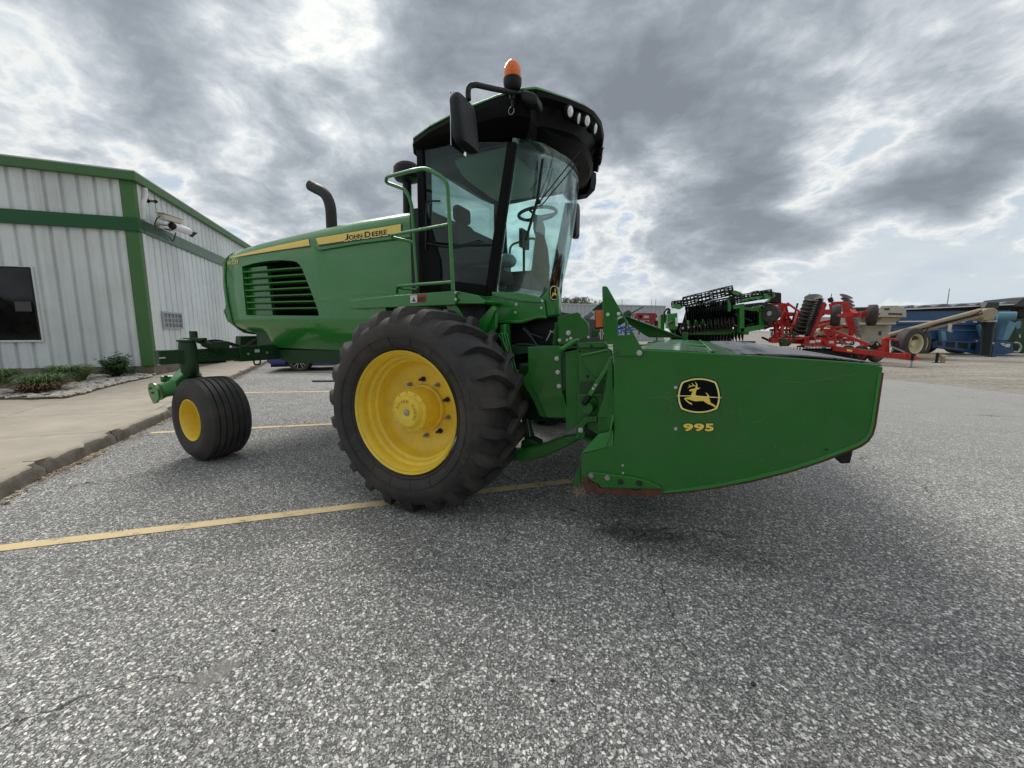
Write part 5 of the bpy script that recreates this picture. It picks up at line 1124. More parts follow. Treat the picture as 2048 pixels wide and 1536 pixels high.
mb = MB(); mb.beam(M(1285, 700, HV + .04), M(1757, 729.5, HV + .04), .07, .006); obj('deck_edge', mb, GREEN, deck_)
cu_ = sheet('front_curtain', [(lerp(u1, u2 + .02, i / 16), zt_of(lerp(u1, u2, i / 16)) + .002 + .014 * sin(pi * i / 16)) for i in range(17)], HV + .036, HFAR - .036, CURTAIN, .006, .006, 60)
# hanging front curtain
mb = MB(); rg = []
for j in range(61):
    y = lerp(HV + .04, HFAR - .04, j / 60); w_ = .02 * mnoise.noise(V((y * 4, 0, 0))); fe = lambda z: interp(sorted((M(a_, b_, HV).z, M(a_, b_, HV).x) for a_, b_ in low[:5]), z) - .05; rg.append([V((u2 - .01, y, zt_of(u2))), V((fe(1.0) + w_ * .5, y, 1.0)), V((fe(.78) + w_ * .5, y, .78)), V((fe(.78) - .006 + w_ * .5, y, .78)), V((fe(1.0) - .006 + w_ * .5, y, 1.0)), V((u2 - .016, y, zt_of(u2) - .01))])
mb.loft(rg); obj('front_curtain', mb, CURTAIN, HD, smooth=60)
belly = [M(x, y, HV) for x, y in [(1760, 760), (1740, 866), (1700, 890), (1600, 926), (1500, 952), (1400, 970), (1300, 975), (1180, 960), (1170, 930), (1240, 880), (1240, 720)]]
mb = MB(); mb.prism([V((p.x - .02, HFAR - .05, p.z)) for p in belly], (0, .05, 0)); obj('end_panel', mb, GREEN2, HD, bevel=.005)
mb = MB(); mb.prism([V((M(1240, 720, HV).x, HV + .04, M(1240, 720, HV).z)), V((M(1180, 955, HV).x, HV + .04, .42)), V((M(1180, 955, HV).x + .04, HV + .04, .42)), V((M(1240, 720, HV).x + .04, HV + .04, M(1240, 720, HV).z))], (0, HFAR - HV - .1, 0)); obj('rear_wall', mb, GREEN2, HD)
hs('rubber_flap', [(1662, 905), (1708, 896), (1701, 927), (1682, 928)], HV + .03, .12, BLACK, .006)
mb = MB(); mb.cyl((1.7, HV + .1, .62), (1.7, HFAR - .1, .62), .2, n=20); obj('conditioner_roll', mb, DKGREEN, HD)
# fin bracket with its opening
fin = hs('marker_bracket', [Z4(x, y) for x, y in [(672, 88), (680, 80), (718, 80), (738, 96), (1188, 900), (1184, 950), (1165, 966), (830, 972), (808, 960), (806, 850), (735, 820), (705, 790), (700, 700), (688, 600), (680, 260)]], HV - .012, .008, GREEN2, 0)
cq = [Z4(x, y) for x, y in [(858, 490), (872, 470), (900, 459), (925, 470), (945, 500), (1026, 655), (1028, 680), (1014, 702), (885, 708), (866, 695)]]
m_ = MB(); m_.prism([M(x, y, HV - .012) - V((0, .1, 0)) for x, y in cq], (0, .2, 0)); c_ = obj('cutter', m_, GREEN, None, smooth=0); c_.location = HD.location; c_.rotation_euler = HD.rotation_euler; bpy.context.view_layer.update(); boolcut(fin, c_)
mb = MB(); mb.tube([M(*Z4(680, 90), HV - .008), M(*Z4(686, 400), HV - .008), M(*Z4(705, 790), HV - .008)], .006, 6); obj('bracket_edge', mb, GREEN2, fin)
for x, y, r_, mm in ((847, 918, .016, GREEN2), (1145, 932, .016, BOLT), (880, 432, .010, WHITE), (742, 442, .011, BOLT)):
    mb = MB(); mb.bolt(M(*Z4(x, y), HV - .013), (0, -1, 0), r_, .009); obj('bolt', mb, mm, fin)
hs('hinge_cap', [Z4(x, y) for x, y in [(735, 825), (805, 822), (805, 850), (770, 870), (735, 845)]], HV - .02, .04, BOLT, .004)
rf = hs('reflector_housing', [Z4(x, y) for x, y in [(568, 372), (680, 362), (684, 625), (572, 625)]], HV + .06, .05, BLACK, .006)
hs('reflector', [Z4(x, y) for x, y in [(580, 388), (673, 385), (675, 602), (583, 608)]], HV + .054, .006, ORANGE, .003, rf)
mb = MB(); mb.cyl(M(*Z4(655, 625), HV + .08), M(*Z4(655, 760), HV + .08), .008, n=8); mb.cyl(M(*Z4(655, 670), HV + .08), M(*Z4(655, 700), HV + .08), .014, n=8); obj('reflector_post', mb, STEEL, rf)
# plates between tractor and header
hs('hinge_plate', [Z4(x, y) for x, y in [(100, 470), (350, 412), (372, 420), (395, 450), (385, 465), (405, 478), (430, 500), (480, 545), (498, 640), (492, 690), (500, 740), (400, 775), (165, 830), (110, 830)]], .55, .03, GREEN2, .004)
for x, y, r_ in ((238, 676, .018), (268, 747, .012), (220, 768, .010), (492, 733, .010), (125, 772, .013)):
    mb = MB(); mb.bolt(M(*Z4(x, y), .549), (0, -1, 0), r_, .01); obj('bolt', mb, BOLT, HD)
PA = hs('side_shield', [ZF(540, 762), ZF(915, 748), ZF(925, 900), ZF(935, 1180), Z2(725, 200), Z2(758, 400), Z2(758, 436), Z2(525, 430), Z2(440, 230), Z2(355, 50), ZF(545, 1040)], .46, .02, GREEN2, .006)
hs('side_shield_return', [ZF(548, 1050), Z2(350, 40), Z2(440, 235), Z2(522, 432), Z2(450, 405), Z2(380, 240), Z2(240, 0)], .48, .35, GREEN2, .004)
for x, y in (ZF(875, 892), ZF(886, 1048), ZF(900, 1206)):
    mb = MB(); mb.bolt(M(x, y, .459), (0, -1, 0), .016, .012); obj('bolt', mb, BOLT, PA)
hs('lift_post', [ZF(970, 818), ZF(1112, 790), ZF(1115, 1100), ZF(1108, 1400), Z2(870, 180), Z2(890, 500), Z2(750, 590), Z2(752, 470), Z2(700, 120), ZF(985, 1450), ZF(975, 1200)], .42, .05, GREEN2, .006)
hs('lift_post_inner', [ZF(925, 830), ZF(970, 830), ZF(978, 1460), ZF(930, 1240)], .47, .04, DKGREEN, .003)
hs('angle_bar', [ZF(885, 778), ZF(1085, 662), ZF(1118, 668), ZF(1112, 700), ZF(930, 818)], .37, .05, GREEN, .01)
mb = MB(); mb.bolt(M(*ZF(945, 845), .44), (0, -1, 0), .02, .02); mb.bolt(M(*ZF(1120, 745), .38), (0, -1, 0), .012, .012); obj('bolt', mb, DKGREEN, HD)
hs('top_rail', [ZF(1108, 715), ZF(1420, 703), ZF(1450, 740), ZF(1400, 768), ZF(1120, 775)], .36, .10, GREEN2, .004)
hs('rail_hole', [ZF(1268 + 16 * cos(a), 750 + 16 * sin(a)) for a in [2 * pi * k / 12 for k in range(12)]], .358, .003, BLACK, 0)
hs('rail_hole', [ZF(1137 + 15 * cos(a), 812 + 15 * sin(a)) for a in [2 * pi * k / 12 for k in range(12)]], .388, .003, BLACK, 0)
hs('back_plate', [ZF(1112, 775), ZF(1450, 770), ZF(1500, 800), ZF(1505, 1180), Z2(1230, 430), Z2(1110, 620), Z2(880, 480), Z2(870, 180), ZF(1118, 1140)], .39, .03, GREEN2, .003)
hs('sector_plate', [ZF(1160, 852), ZF(1448, 790), ZF(1480, 830), ZF(1500, 900), ZF(1325, 1120), ZF(1300, 1095), ZF(1290, 1075), ZF(1262, 1070), ZF(1250, 1040), ZF(1225, 1030), ZF(1222, 1005), ZF(1205, 990), ZF(1200, 965), ZF(1180, 945), ZF(1182, 920), ZF(1165, 905)], .365, .02, GREEN2, .003)
mb = MB(); mb.tube([M(*ZF(1160, 858), .36), M(*ZF(1448, 795), .36)], .008, 8); obj('sector_lip', mb, GREEN, HD)
hs('pocket', [ZF(1130, 1155), ZF(1430, 1140), ZF(1385, 1300), ZF(1130, 1308)], .386, .003, DKGREEN, 0)
mb = MB(); a, b = M(*ZF(1128, 1306), .375), M(*ZF(1385, 1304), .375); mb.beam(a, b, .02, .008); obj('pocket_lip', mb, GREEN, HD)
hs('rail_hole', [ZF(1223 + 19 * cos(a), 1097 + 19 * sin(a)) for a in [2 * pi * k / 12 for k in range(12)]], .386, .003, BLACK, 0)
lev = hs('latch_lever', [ZF(1480, 870), ZF(1505, 890), ZF(1490, 960), ZF(1265, 1330), ZF(1215, 1305), ZF(1450, 935)], .30, .012, GREEN, .003)
hs('lever_grip', [ZF(1212, 1300), ZF(1268, 1330), ZF(1215, 1418), ZF(1190, 1442), ZF(1150, 1418), ZF(1150, 1395)], .285, .04, BLACK, .012, lev)
for x, y in ((1345, 1142), (1315, 1196), (1290, 1234)):
    mb = MB(); mb.bolt(M(*ZF(x, y), .299), (0, -1, 0), .009, .008); obj('bolt', mb, BOLT if y > 1150 else GREEN, lev)
mb = MB(); c = M(*Z2(990, 320), .30); mb.lathe([(0, .0), (0, .036), (.05, .04), (.07, .045), (.09, .045)], c, (0, 1, 0), 24); obj('pivot_tube', mb, GREEN2, HD)
hs('pivot_flange', [Z2(x, y) for x, y in [(1060, 215), (1085, 200), (1110, 240), (1105, 370), (1085, 382), (1060, 350), (940, 350), (960, 230)]], .375, .015, GREEN2, .004)
hs('end_flange', [ZF(1458, 935), ZF(1505, 930), ZF(1513, 1200), Z2(1288, 100), Z2(1288, 428), Z2(1105, 425), Z2(1160, 250), Z2(1205, 110)], .22, .01, GREEN2, .003)
hs('lower_gusset', [Z2(1112, 428), Z2(1288, 430), Z2(1290, 580), Z2(1112, 640)], .26, .02, GREEN2, .003)
hs('hook_arm', [Z2(x, y) for x, y in [(862, 670), (868, 545), (900, 480), (960, 430), (1040, 410), (1108, 415), (1108, 490), (1060, 478), (1000, 488), (965, 520), (955, 580), (970, 600), (965, 655), (930, 688), (885, 686)]], .34, .04, GREEN2, .006)
for x, y, mm in ((919, 568, BOLT), (895, 642, GREEN2)):
    mb = MB(); mb.bolt(M(*Z2(x, y), .339), (0, -1, 0), .017, .014); obj('bolt', mb, mm, HD)
hs('inner_void', [Z2(965, 480), Z2(1108, 480), Z2(1108, 650), Z2(1040, 700), Z2(960, 640)], .5, .02, DKGREEN, .003)
mb = MB(); mb.beam(M(*Z2(960, 660), .45), M(*Z2(1060, 700), .45), .05, .02); obj('cross_link', mb, GREEN2, HD)
# lower lift arm running back under the tractor
top = [(-60, 790), (190, 800), (350, 765), (480, 735), (600, 695), (700, 660), (860, 628)]; bot = [(900, 680), (800, 740), (700, 790), (500, 880), (350, 922), (240, 928), (-60, 905)]
hs('lift_arm', [Z2(*p) for p in top + bot], .50, .09, GREEN2, .012)
for x, y in ((240, 400), (300, 560)):
    pass
hs('lift_strut', [Z2(x, y) for x, y in [(235, 380), (275, 400), (330, 740), (285, 745)]], .62, .05, DKGREEN, .005); hs('lift_strut', [Z2(x, y) for x, y in [(300, 300), (340, 560), (385, 690), (350, 680)]], .68, .05, DKGREEN, .005)
mb = MB(); mb.prism([M(*Z2(*p), .56) for p in ((240, 690), (330, 670), (430, 720), (440, 760), (300, 790), (230, 780))], (0, .12, 0)); obj('arm_bracket', mb, DKGREEN, HD, bevel=.01)
mb = MB(); mb.box(.55, 1.25, .75, 2.75, .75, 1.05); mb.box(.4, .8, .9, 2.6, .55, .8); obj('carrier_frame', mb, DKGREEN, HD, bevel=.02)
# far end brace and folded hinge parts above the deck
FVv = HFAR - .2
hs('far_brace', [Z4(x, y) for x, y in [(955, 458), (990, 466), (1100, 510), (1400, 615), (1690, 735), (1735, 745), (1690, 752), (1560, 738), (1270, 736), (1210, 706), (1120, 640), (1000, 562), (988, 515)]], FVv, .02, GREEN2, .003)
mb = MB(); mb.beam(M(*Z4(960, 460), FVv - .02), M(*Z4(1720, 748), FVv - .02), .07, .012); obj('brace_lip', mb, GREEN, HD)
hs('far_bracket', [Z4(x, y) for x, y in [(865, 505), (950, 470), (960, 540), (880, 590), (862, 560)]], FVv, .05, GREEN2, .003)
hs('folded_plate', [Z4(x, y) for x, y in [(535, 388), (680, 266), (690, 300), (690, 360), (600, 365), (545, 395)]], 2.2, .05, DKGREEN, .003)
hs('folded_arm', [Z4(x, y) for x, y in [(418, 488), (530, 398), (562, 425), (560, 440), (460, 525)]], 1.9, .03, STEEL, .003)
hs('mid_bracket', [Z4(x, y) for x, y in [(540, 640), (690, 640), (690, 670), (600, 725), (540, 730)]], 1.2, .05, GREEN2, .003)
mb = MB(); c = M(*Z4(1730, 735), FVv - .1); mb.box(c.x - .03, c.x + .03, c.y - .04, c.y + .04, c.z - .03, c.z + .06); obj('deck_latch', mb, GREEN2, HD, bevel=.006)

# the same badge's little deer on the tractor's shroud corner
P_ = [bc + bn * .0065 + bs_ * (-(x - 650) / 482 * .034) + bu * (-(y - 560) / 400 * .055) for x, y in deer]
mb = MB(); mb.prism(P_, -bn * .001); obj('badge_deer', mb, STRIPE, shd, smooth=0)
# ================================================================== things standing further off
def wthing(name, label, cat, px, py, Y=None, group=None):
    p = Y0(px, py, Y) if Y else G(px, py); return thing(name, label, cat, loc=(p.x, p.y, 0), group=group)
def wobj(name, mb, m, t_, **k):
    L = t_.location; mb.v = [(a - L.x, b - L.y, c - L.z) for a, b, c in mb.v]
    par = k.pop('par', t_); return obj(name, mb, m, par, **k)
# --- blue car beyond the machine's tail, parked nose to the kerb
c0_ = B.loc(G(599, 743)); ct = thing('parked_car', 'blue car with bright spoked alloys parked nose to the kerb behind the machine', 'car', loc=B.w(c0_[0], c0_[1], 0), rz=B.yaw + pi)
# local: x forward (towards the kerb), wheel centre at x=0, near side y=0.. far side y=-1.8 (rotated half a turn)
side = [(.92, .32), (.95, .5), (.88, .66), (.6, .78), (.1, .90), (-.25, 1.0), (-.75, 1.36), (-1.3, 1.47), (-2.1, 1.44), (-2.9, 1.12), (-3.35, 1.04), (-3.5, .9), (-3.52, .5), (-3.42, .28), (-3.1, .24), (-3.0, .45), (-2.85, .62), (-2.65, .68), (-2.45, .62), (-2.3, .45), (-2.2, .24), (-.40, .20), (-.36, .42), (-.22, .60), (0, .67), (.22, .60), (.36, .42), (.40, .24), (.8, .24)]
mb = MB(); rg = []
sgn = 1
for y, k in ((.0, .985), (.06, 1.0), (.9, 1.02), (1.74, 1.0), (1.8, .985)):
    rg.append([V((x * (k if 0 else 1), -y + (0 if z < .9 else 0) , z if z < 1.0 else z * k)) for x, z in side])
mb.loft(rg); obj('body', mb, BLUECAR, ct, smooth=30, bevel=.02)
mb = MB(); mb.box(-2.2, -.4, -.04, .012, .155, .20); obj('sill', mb, STEEL, ct); mb = MB(); mb.box(-3.4, .85, -1.7, -.1, .16, .3); obj('underside', mb, BLACK, ct)
mb = MB(); mb.prism([(-.4, .004, .98), (-.82, .004, 1.33), (-2.1, .004, 1.38), (-2.7, .004, 1.12), (-2.7, .004, 1.0)], (0, -.003, 0)); obj('side_window', mb, WINDOWM, ct, smooth=0)
for wx in (0, -2.65):
    for wy in (0, -1.58):
        w = D.objects.new('wheel', None); link(w, ct); w.location = (wx, wy, .33)
        mb = MB(); mb.lathe([(.02, .22), (.0, .24), (-.005, .3), (.02, .328), (.18, .328), (.2, .3), (.2, .22)], (0, 0, 0), (0, -1, 0), 40, ref=(1, 0, 0)); obj('tyre', mb, RUBBER, w)
        mb = MB(); mb.lathe([(-.002, .225), (.004, .235), (.02, .215), (.1, .2), (.1, 0)], (0, 0, 0), (0, -1, 0), 30, ref=(1, 0, 0)); obj('rim', mb, BLACK, w)
        mb = MB()
        for k in range(5):
            a = 2 * pi * k / 5 + .2
            for da in (-.16, .16): mb.beam((.03 * cos(a), .004, .03 * sin(a)), (.218 * cos(a + da * 1.6), .0, .218 * sin(a + da * 1.6)), .012, .018, up=(0, 1, 0))
        mb.lathe([(0, .222), (-.006, .228), (.004, .232)], (0, 0, 0), (0, 1, 0), 30, ref=(1, 0, 0)); obj('spokes', mb, WHITE, w)
# a flat black channel on the tarmac behind the drive tyre
p0, p1 = G(*ZC8(1770, 632)), G(*ZC8(1960, 632)); mb = MB(); mb.beam(p0 + V((0, 0, .02)), p1 + V((.5, .05, .02)), .12, .035); o = obj('rubber_strip', mb, BLACK, None, bevel=.008); tag(o, 'dark flat strip lying on the tarmac left of the big tyre', 'strip')
# --- long pale metal warehouse far behind, with trees over its roof
fb_ = wthing('warehouse', 'long pale metal warehouse with a flat roofline far behind the header', 'warehouse', 1220, 640, 60)
x0, x1 = Y0(1040, 606, 60).x, Y0(1331, 612, 60).x; zt1 = Y0(1110, 607, 60).z; zt2 = Y0(1331, 613.5, 60).z
mb = MB(); s = x0; pf = []
while s < x1 - .5: pf += [(s, 60), (s + .35, 60), (s + .40, 60.06), (s + .5, 60.06), (s + .55, 60)]; s += .62
pf.append((x1, 60)); lp = lambda x: lerp(zt1, zt2, max(0, (x - Y0(1110, 607, 60).x) / (x1 - Y0(1110, 607, 60).x)))
mb.loft([[V((x, y, 0)) for x, y in pf], [V((x, y, lp(x))) for x, y in pf]], closed=False); wobj('wall', mb, FARWALL, fb_, smooth=0, recalc=False)
mb = MB(); mb.box(x0, x1 - .02, 60.08, 90, 0, zt2 - .1); mb.box(x1 - .02, x1 + .01, 60.0, 90, 0, zt2 - .05); wobj('wall_core', mb, FARWALL, fb_, smooth=0)
mb = MB(); mb.prism([(x0, 59.9, lp(x0)), (x1 + .1, 59.9, lp(x1)), (x1 + .1, 59.9, lp(x1) + .16), (x0, 59.9, lp(x0) + .16)], (0, 30, 0)); wobj('roof', mb, ROOFM, fb_, smooth=0)
mb = MB()
for x in (1186, 1244, 1303, 1311): p = Y0(x, 612, 62); mb.cyl((p.x, 62, p.z - .3), (p.x, 62, p.z + (1.0 if x > 1240 else .5)), .05, n=8)
wobj('roof_vent', mb, ROOFM, fb_)
def tree(px, top, Y, w, lab):
    b_ = Y0(px, 660, Y); tp = Y0(px, top, Y).z; t_ = thing('leafy_tree', lab, 'tree', loc=(b_.x, Y, 0), group='trees over the warehouse roof'); rn = random.Random(int(px))
    mb = MB(); mb.tube([(0, 0, 0), (.1, 0, tp * .4), (0, 0, tp * .75)], [.22, .16, .06], 8)
    for k in range(6): a = rn.uniform(0, 6.28); mb.tube([(0, 0, tp * .35), (cos(a) * w * .3, sin(a) * w * .3, tp * .65)], [.09, .03], 6)
    obj('trunk', mb, BARK, t_); mb = MB(); cl_ = [(V((rn.gauss(0, w * .3), rn.gauss(0, w * .3), tp * rn.uniform(.6, .96))), rn.uniform(.7, 1.3)) for _ in range(22)]
    for i in range(1700):
        c, r = rn.choice(cl_); d = V((rn.gauss(0, 1), rn.gauss(0, 1), rn.gauss(0, 1))).normalized() * r * rn.uniform(.6, 1) ** .5; p = c + d; p.z = min(p.z, tp * rn.uniform(.95, 1.02)); q = V((rn.uniform(-1, 1), rn.uniform(-1, 1), rn.uniform(-1, 1))).normalized() * .16; s_ = q.orthogonal().normalized() * .11
        mb.add([p - q, p + s_, p + q, p - s_], [(0, 1, 2, 3)])
    obj('crown', mb, TREELEAF, t_, smooth=0, recalc=False)
for i, (px, tp, w, lab) in enumerate([(1096, 601, 3.6, 'dark tree over the warehouse roof, nearest the cab'), (1124, 598, 3.6, 'rounded tree second from the cab over the warehouse roof'), (1142, 597.5, 3.4, 'full olive green tree in the middle of the roofline row'), (1160, 597, 3.6, 'tallest tree of the row over the warehouse roof'), (1176, 600, 3.2, 'lower dense tree right of the tallest one'), (1192, 603.5, 2.8, 'smallest rightmost tree over the warehouse roof')]): tree(px, tp - 1, 76 + (i % 3) * 3, w * 1.35, lab)
# --- old red implement and blue implement half hidden behind the deck
rt_ = wthing('red_implement', 'faded red tillage frame far away in front of the warehouse wall', 'implement', 1290, 662, 38)
q = lambda x, y, Y: Y0(*Z4(x, y), Y)
mb = MB()
for a, b, w in [((1110, 440), (1350, 440), .22), ((1115, 445), (1150, 560), .16), ((1190, 440), (1180, 520), .16), ((1290, 430), (1300, 560), .3), ((1330, 430), (1335, 570), .25), ((1150, 500), (1330, 505), .2), ((1060, 440), (1060, 480), .1), ((1360, 440), (1365, 480), .1), ((1210, 530), (1320, 555), .18), ((1140, 560), (1140, 700), .14), ((1300, 560), (1300, 700), .14)]: mb.beam(q(*a, 38), q(*b, 38), w, w)
for x in (1115, 1200, 1290, 1340): mb.beam(q(x, 440, 38), q(x, 440, 38) + V((0, 3, .2)), .15, .15)
wobj('frame', mb, DKRED, rt_)
mb = MB(); mb.box(q(1120, 460, 38).x, q(1190, 460, 38).x, 38.2, 39, q(0, 490, 38).z, q(0, 450, 38).z); wobj('hopper', mb, BLACK, rt_, bevel=.03)
ob = wthing('orange_marker', 'small orange and black marker board beyond the far brace', 'marker', 1316, 665, 24); mb = MB(); a, b = q(1380, 520, 24), q(1412, 590, 24); mb.box(a.x, b.x, 24, 24.05, b.z, a.z); wobj('panel', mb, ORANGE, ob); mb = MB(); c = q(1340, 515, 24); mb.box(c.x, a.x, 24, 24.06, b.z, a.z); mb.beam((a.x, 24.03, 0), (a.x, 24.03, b.z), .06, .06); wobj('post', mb, BLACK, ob)
bt_ = wthing('blue_implement', 'bright blue implement glimpsed through the bracket opening', 'implement', 1250, 668, 30); rn = random.Random(9); mb = MB()
for i in range(46): a = q(rn.uniform(480, 1110), rn.uniform(600, 680), 30); b = a + V((rn.uniform(-.7, .7), rn.uniform(-1, 1), rn.uniform(-.3, .35))); b.z = max(.1, b.z); mb.beam(a, b, .09, .09)
mb.box(q(480, 0, 30).x, q(1120, 0, 30).x, 30.2, 30.5, .35, .5); wobj('frame', mb, BLUEIMP, bt_)
mb = MB()
for x in (520, 700, 880, 1060): c = q(x, 690, 30.3); mb.lathe([(0, .1), (0, .4), (.25, .4), (.25, .1)], (c.x, 30.2, .40), (0, 1, 0), 18)
wobj('tyres', mb, RUBBER, bt_)
mb = MB(); mb.beam(q(980, 455, 22), q(1190, 345, 22), .06, .06); mb.beam(q(980, 455, 22), (q(980, 0, 22).x, 22, 0), .08, .08); mb.ball(q(990, 440, 22), .25, .2, .25); px_ = wthing('auger_pole', 'thin dark pole slanting up behind the far brace', 'pole', 1254, 672, 22); wobj('pole', mb, DKGREEN, px_)
rn_g = random.Random(77)
# --- folded green implement with black roller baskets
ZG = lambda x, y, Y=18.5: Y0(1320 + x / 8.533, 560 + y / 8.533, Y)
gi = wthing('folded_tillage_machine', 'folded green tillage machine with black roller baskets and packed disc rows', 'tillage machine', 1440, 690, 18.5)
def basket(a, b, r, par=gi, nb=9, nring=9, m=BLACK, nm='roller_basket'):
    a, b = V(a), V(b); ax = (b - a).normalized(); s1 = ax.orthogonal().normalized(); s2 = ax.cross(s1); mb = MB()
    for k in range(nb):
        pts = []
        for i in range(9): t_ = i / 8; an = 2 * pi * k / nb + t_ * 1.2; pts.append(a.lerp(b, t_) + (s1 * cos(an) + s2 * sin(an)) * r)
        mb.tube(pts, .022, 5)
    for i in range(nring):
        c = a.lerp(b, i / (nring - 1)); mb.tube([c + (s1 * cos(t_) + s2 * sin(t_)) * r for t_ in [2 * pi * q_ / 16 for q_ in range(16)]], .03, 5, closed=True)
        for t_ in (0, 2.1, 4.2): mb.tube([c, c + (s1 * cos(t_) + s2 * sin(t_)) * r], .016, 4)
    mb.tube([a, b], .04, 6); return wobj(nm, mb, m, gi if par is None else par, smooth=0)
basket(ZG(400, 370), ZG(1240, 170, 17.6), .20, nring=14); basket(ZG(1190, 350, 17.6), ZG(1900, 230, 16.9), .17, nring=12); basket(ZG(220, 420), ZG(380, 400), .15, nring=4)
basket(ZG(440, 480, 19), ZG(1280, 330, 18), .13, nring=14)
def discrow(a, b, n, r, par, m=DISC, tilt=(.3, 1, .1), nm='disc', Rn=random.Random(2), shaft=True):
    a, b = V(a), V(b)
    for i in range(n):
        c = a.lerp(b, (i + .5) / n); ax = (V(tilt) + V((Rn.uniform(-.05, .05), 0, Rn.uniform(-.05, .05)))).normalized(); mb = MB()
        mb.lathe([(-.05, .02), (-.04, .06), (0, r * .6), (.045, r), (.038, r), (-.01, r * .6), (-.05, .07)], c, ax, 22, caps=True); wobj(nm, mb, m, par)
for (a, b, n, r, m_) in ((ZG(470, 560, 18.6), ZG(1290, 430, 17.9), 20, .30, BLACK), (ZG(430, 640, 18.4), ZG(1300, 520, 17.7), 20, .30, BLACK), (ZG(330, 860, 18.2), ZG(1270, 710, 17.6), 16, .28, DISC), (ZG(470, 720, 18.6), ZG(1290, 600, 18.0), 14, .24, BLACK)): discrow(a, b, n, r, gi, m_, tilt=(.75, -.5, .15))
mb = MB(); mb.loft([[ZG(440, 520, 19.4), ZG(1290, 420, 18.6), ZG(1300, 800, 18.6), ZG(330, 900, 19.4)], [ZG(440, 520, 19.7), ZG(1290, 420, 18.9), ZG(1300, 800, 18.9), ZG(330, 900, 19.7)]]); wobj('tool_panel', mb, BLACK, gi)
for i in range(9):
    a = ZG(390 + 95 * i, 825 - 13 * i, 17.9); mb = MB(); mb.ball(a, .06, n=8, m=5); wobj('bearing_cap', mb, STEEL, gi)
for i in range(7):
    x = 480 + i * 120; mb = MB(); mb.beam(ZG(x, 690 - i * 10, 18.0), ZG(x, 790 - i * 12, 18.0), .12, .06); wobj('tool_arm', mb, GREEN, gi)
def gbeam(a, b, w, Y=17.5, m=GREEN, t_=gi, nm='frame_beam', Z=ZG): mb = MB(); mb.beam(Z(*a, Y), Z(*b, Y), w, w); return wobj(nm, mb, m, t_, bevel=.012)
for a, b, w in [((1235, 465), (1420, 440), .18), ((1380, 420), (1380, 890), .20), ((1350, 865), (1760, 800), .20), ((1570, 500), (1750, 460), .16), ((1735, 450), (1735, 820), .16), ((1420, 480), (1580, 510), .12), ((1180, 330), (1180, 540), .10)]: gbeam(a, b, w)
for pl, Y, th in (([(1240, 180), (1290, 175), (1400, 215), (1408, 270), (1380, 290), (1250, 240)], 17.4, .3), ([(230, 420), (350, 410), (360, 440), (410, 455), (345, 500), (235, 470)], 18.3, .2), ([(1780, 240), (1940, 210), (1975, 260), (1965, 300), (1800, 330)], 16.8, .3), ([(1560, 300), (1770, 262), (1775, 305), (1560, 340)], 16.9, .2), ([(1400, 330), (1560, 300), (1560, 340), (1400, 370)], 17.0, .2)):
    mb = MB(); mb.prism([ZG(x, y, Y) for x, y in pl], (0, th, 0)); wobj('bearing_plate', mb, GREEN, gi, bevel=.02)
mb = MB(); mb.prism([ZG(x, y, 18.2) for x, y in [(130, 580), (300, 560), (305, 840), (240, 850), (130, 820)]], (0, .3, 0)); wobj('frame_end', mb, GREEN, gi, bevel=.02)
mb = MB(); mb.prism([ZG(x, y, 18.0) for x, y in [(268, 640), (305, 640), (305, 790), (272, 790)]], (0, .05, 0)); wobj('white_cylinder', mb, WHITE, gi)
mb = MB(); mb.prism([ZG(x, y, 19) for x, y in [(10, 585), (75, 585), (75, 860), (10, 860)]], (0, .3, 0)); wobj('frame_end', mb, GREEN, gi, bevel=.02)
for o_ in (0, 60): mb = MB(); mb.tube(bez([ZG(110 + o_, 500), ZG(75 + o_, 560), ZG(80 + o_, 680), ZG(130 + o_, 790), ZG(210 + o_, 880)], 6), .05, 8); wobj('hydraulic_hose', mb, HOSE, gi)
mb = MB(); mb.tube(bez([ZG(110, 500), ZG(150, 500), ZG(170, 600)], 5), .05, 8); mb.cyl(ZG(140, 750, 17.9), ZG(215, 710, 17.9), .06, n=10); wobj('hydraulic_hose', mb, HOSE, gi)
for c, Y, r, w in ((ZG(1870, 570, 17), 17, .35, .22),):
    mb = MB(); mb.lathe([(0, r * .5), (0, r), (w, r), (w, r * .5)], c, (.9, .4, 0), 24, caps=True); wobj('tyre', mb, RUBBER, gi); mb = MB(); mb.lathe([(-.02, 0), (-.02, r * .3), (.0, r * .3)], c, (.9, .4, 0), 12); wobj('hub', mb, STEEL, gi)
mb = MB(); mb.prism([ZG(x, y, 17.2) for x, y in [(1840, 560), (1930, 570), (1920, 770), (1860, 780), (1830, 700)]], (0, .25, 0)); wobj('wheel_arm', mb, DKGREY, gi, bevel=.03)
mb = MB(); mb.prism([ZG(x, y, 17.6) for x, y in [(1590, 215), (1660, 175), (1960, 205), (2080, 215), (2080, 400), (1850, 380), (1960, 300), (1930, 220), (1650, 225)]], (0, .4, 0)); wobj('tyre_bank', mb, BLACK, gi, bevel=.05)
for (x, y) in ((1100, 950), (1540, 990)):
    c = ZG(x, y, 17.4); mb = MB(); mb.lathe([(0, .2), (0, .42), (.3, .42), (.3, .2)], (c.x, c.y, .42), (.3, 1, 0), 28, caps=True); wobj('tyre', mb, RUBBER, gi); mb = MB(); mb.lathe([(-.01, 0), (-.01, .2), (.02, .22)], (c.x, c.y, .42), (.3, 1, 0), 18); wobj('rim', mb, YELLOW, gi)
gbeam((480, 905), (1500, 905), .16, 18.6, GREEN)
for (y0_g, y1_g) in ((520, 490), (620, 590), (730, 690)): discrow(ZG(1330, y0_g, 18.6), ZG(1900, y1_g, 18.2), 12, .27, gi, BLACK, tilt=(.75, -.5, .1))
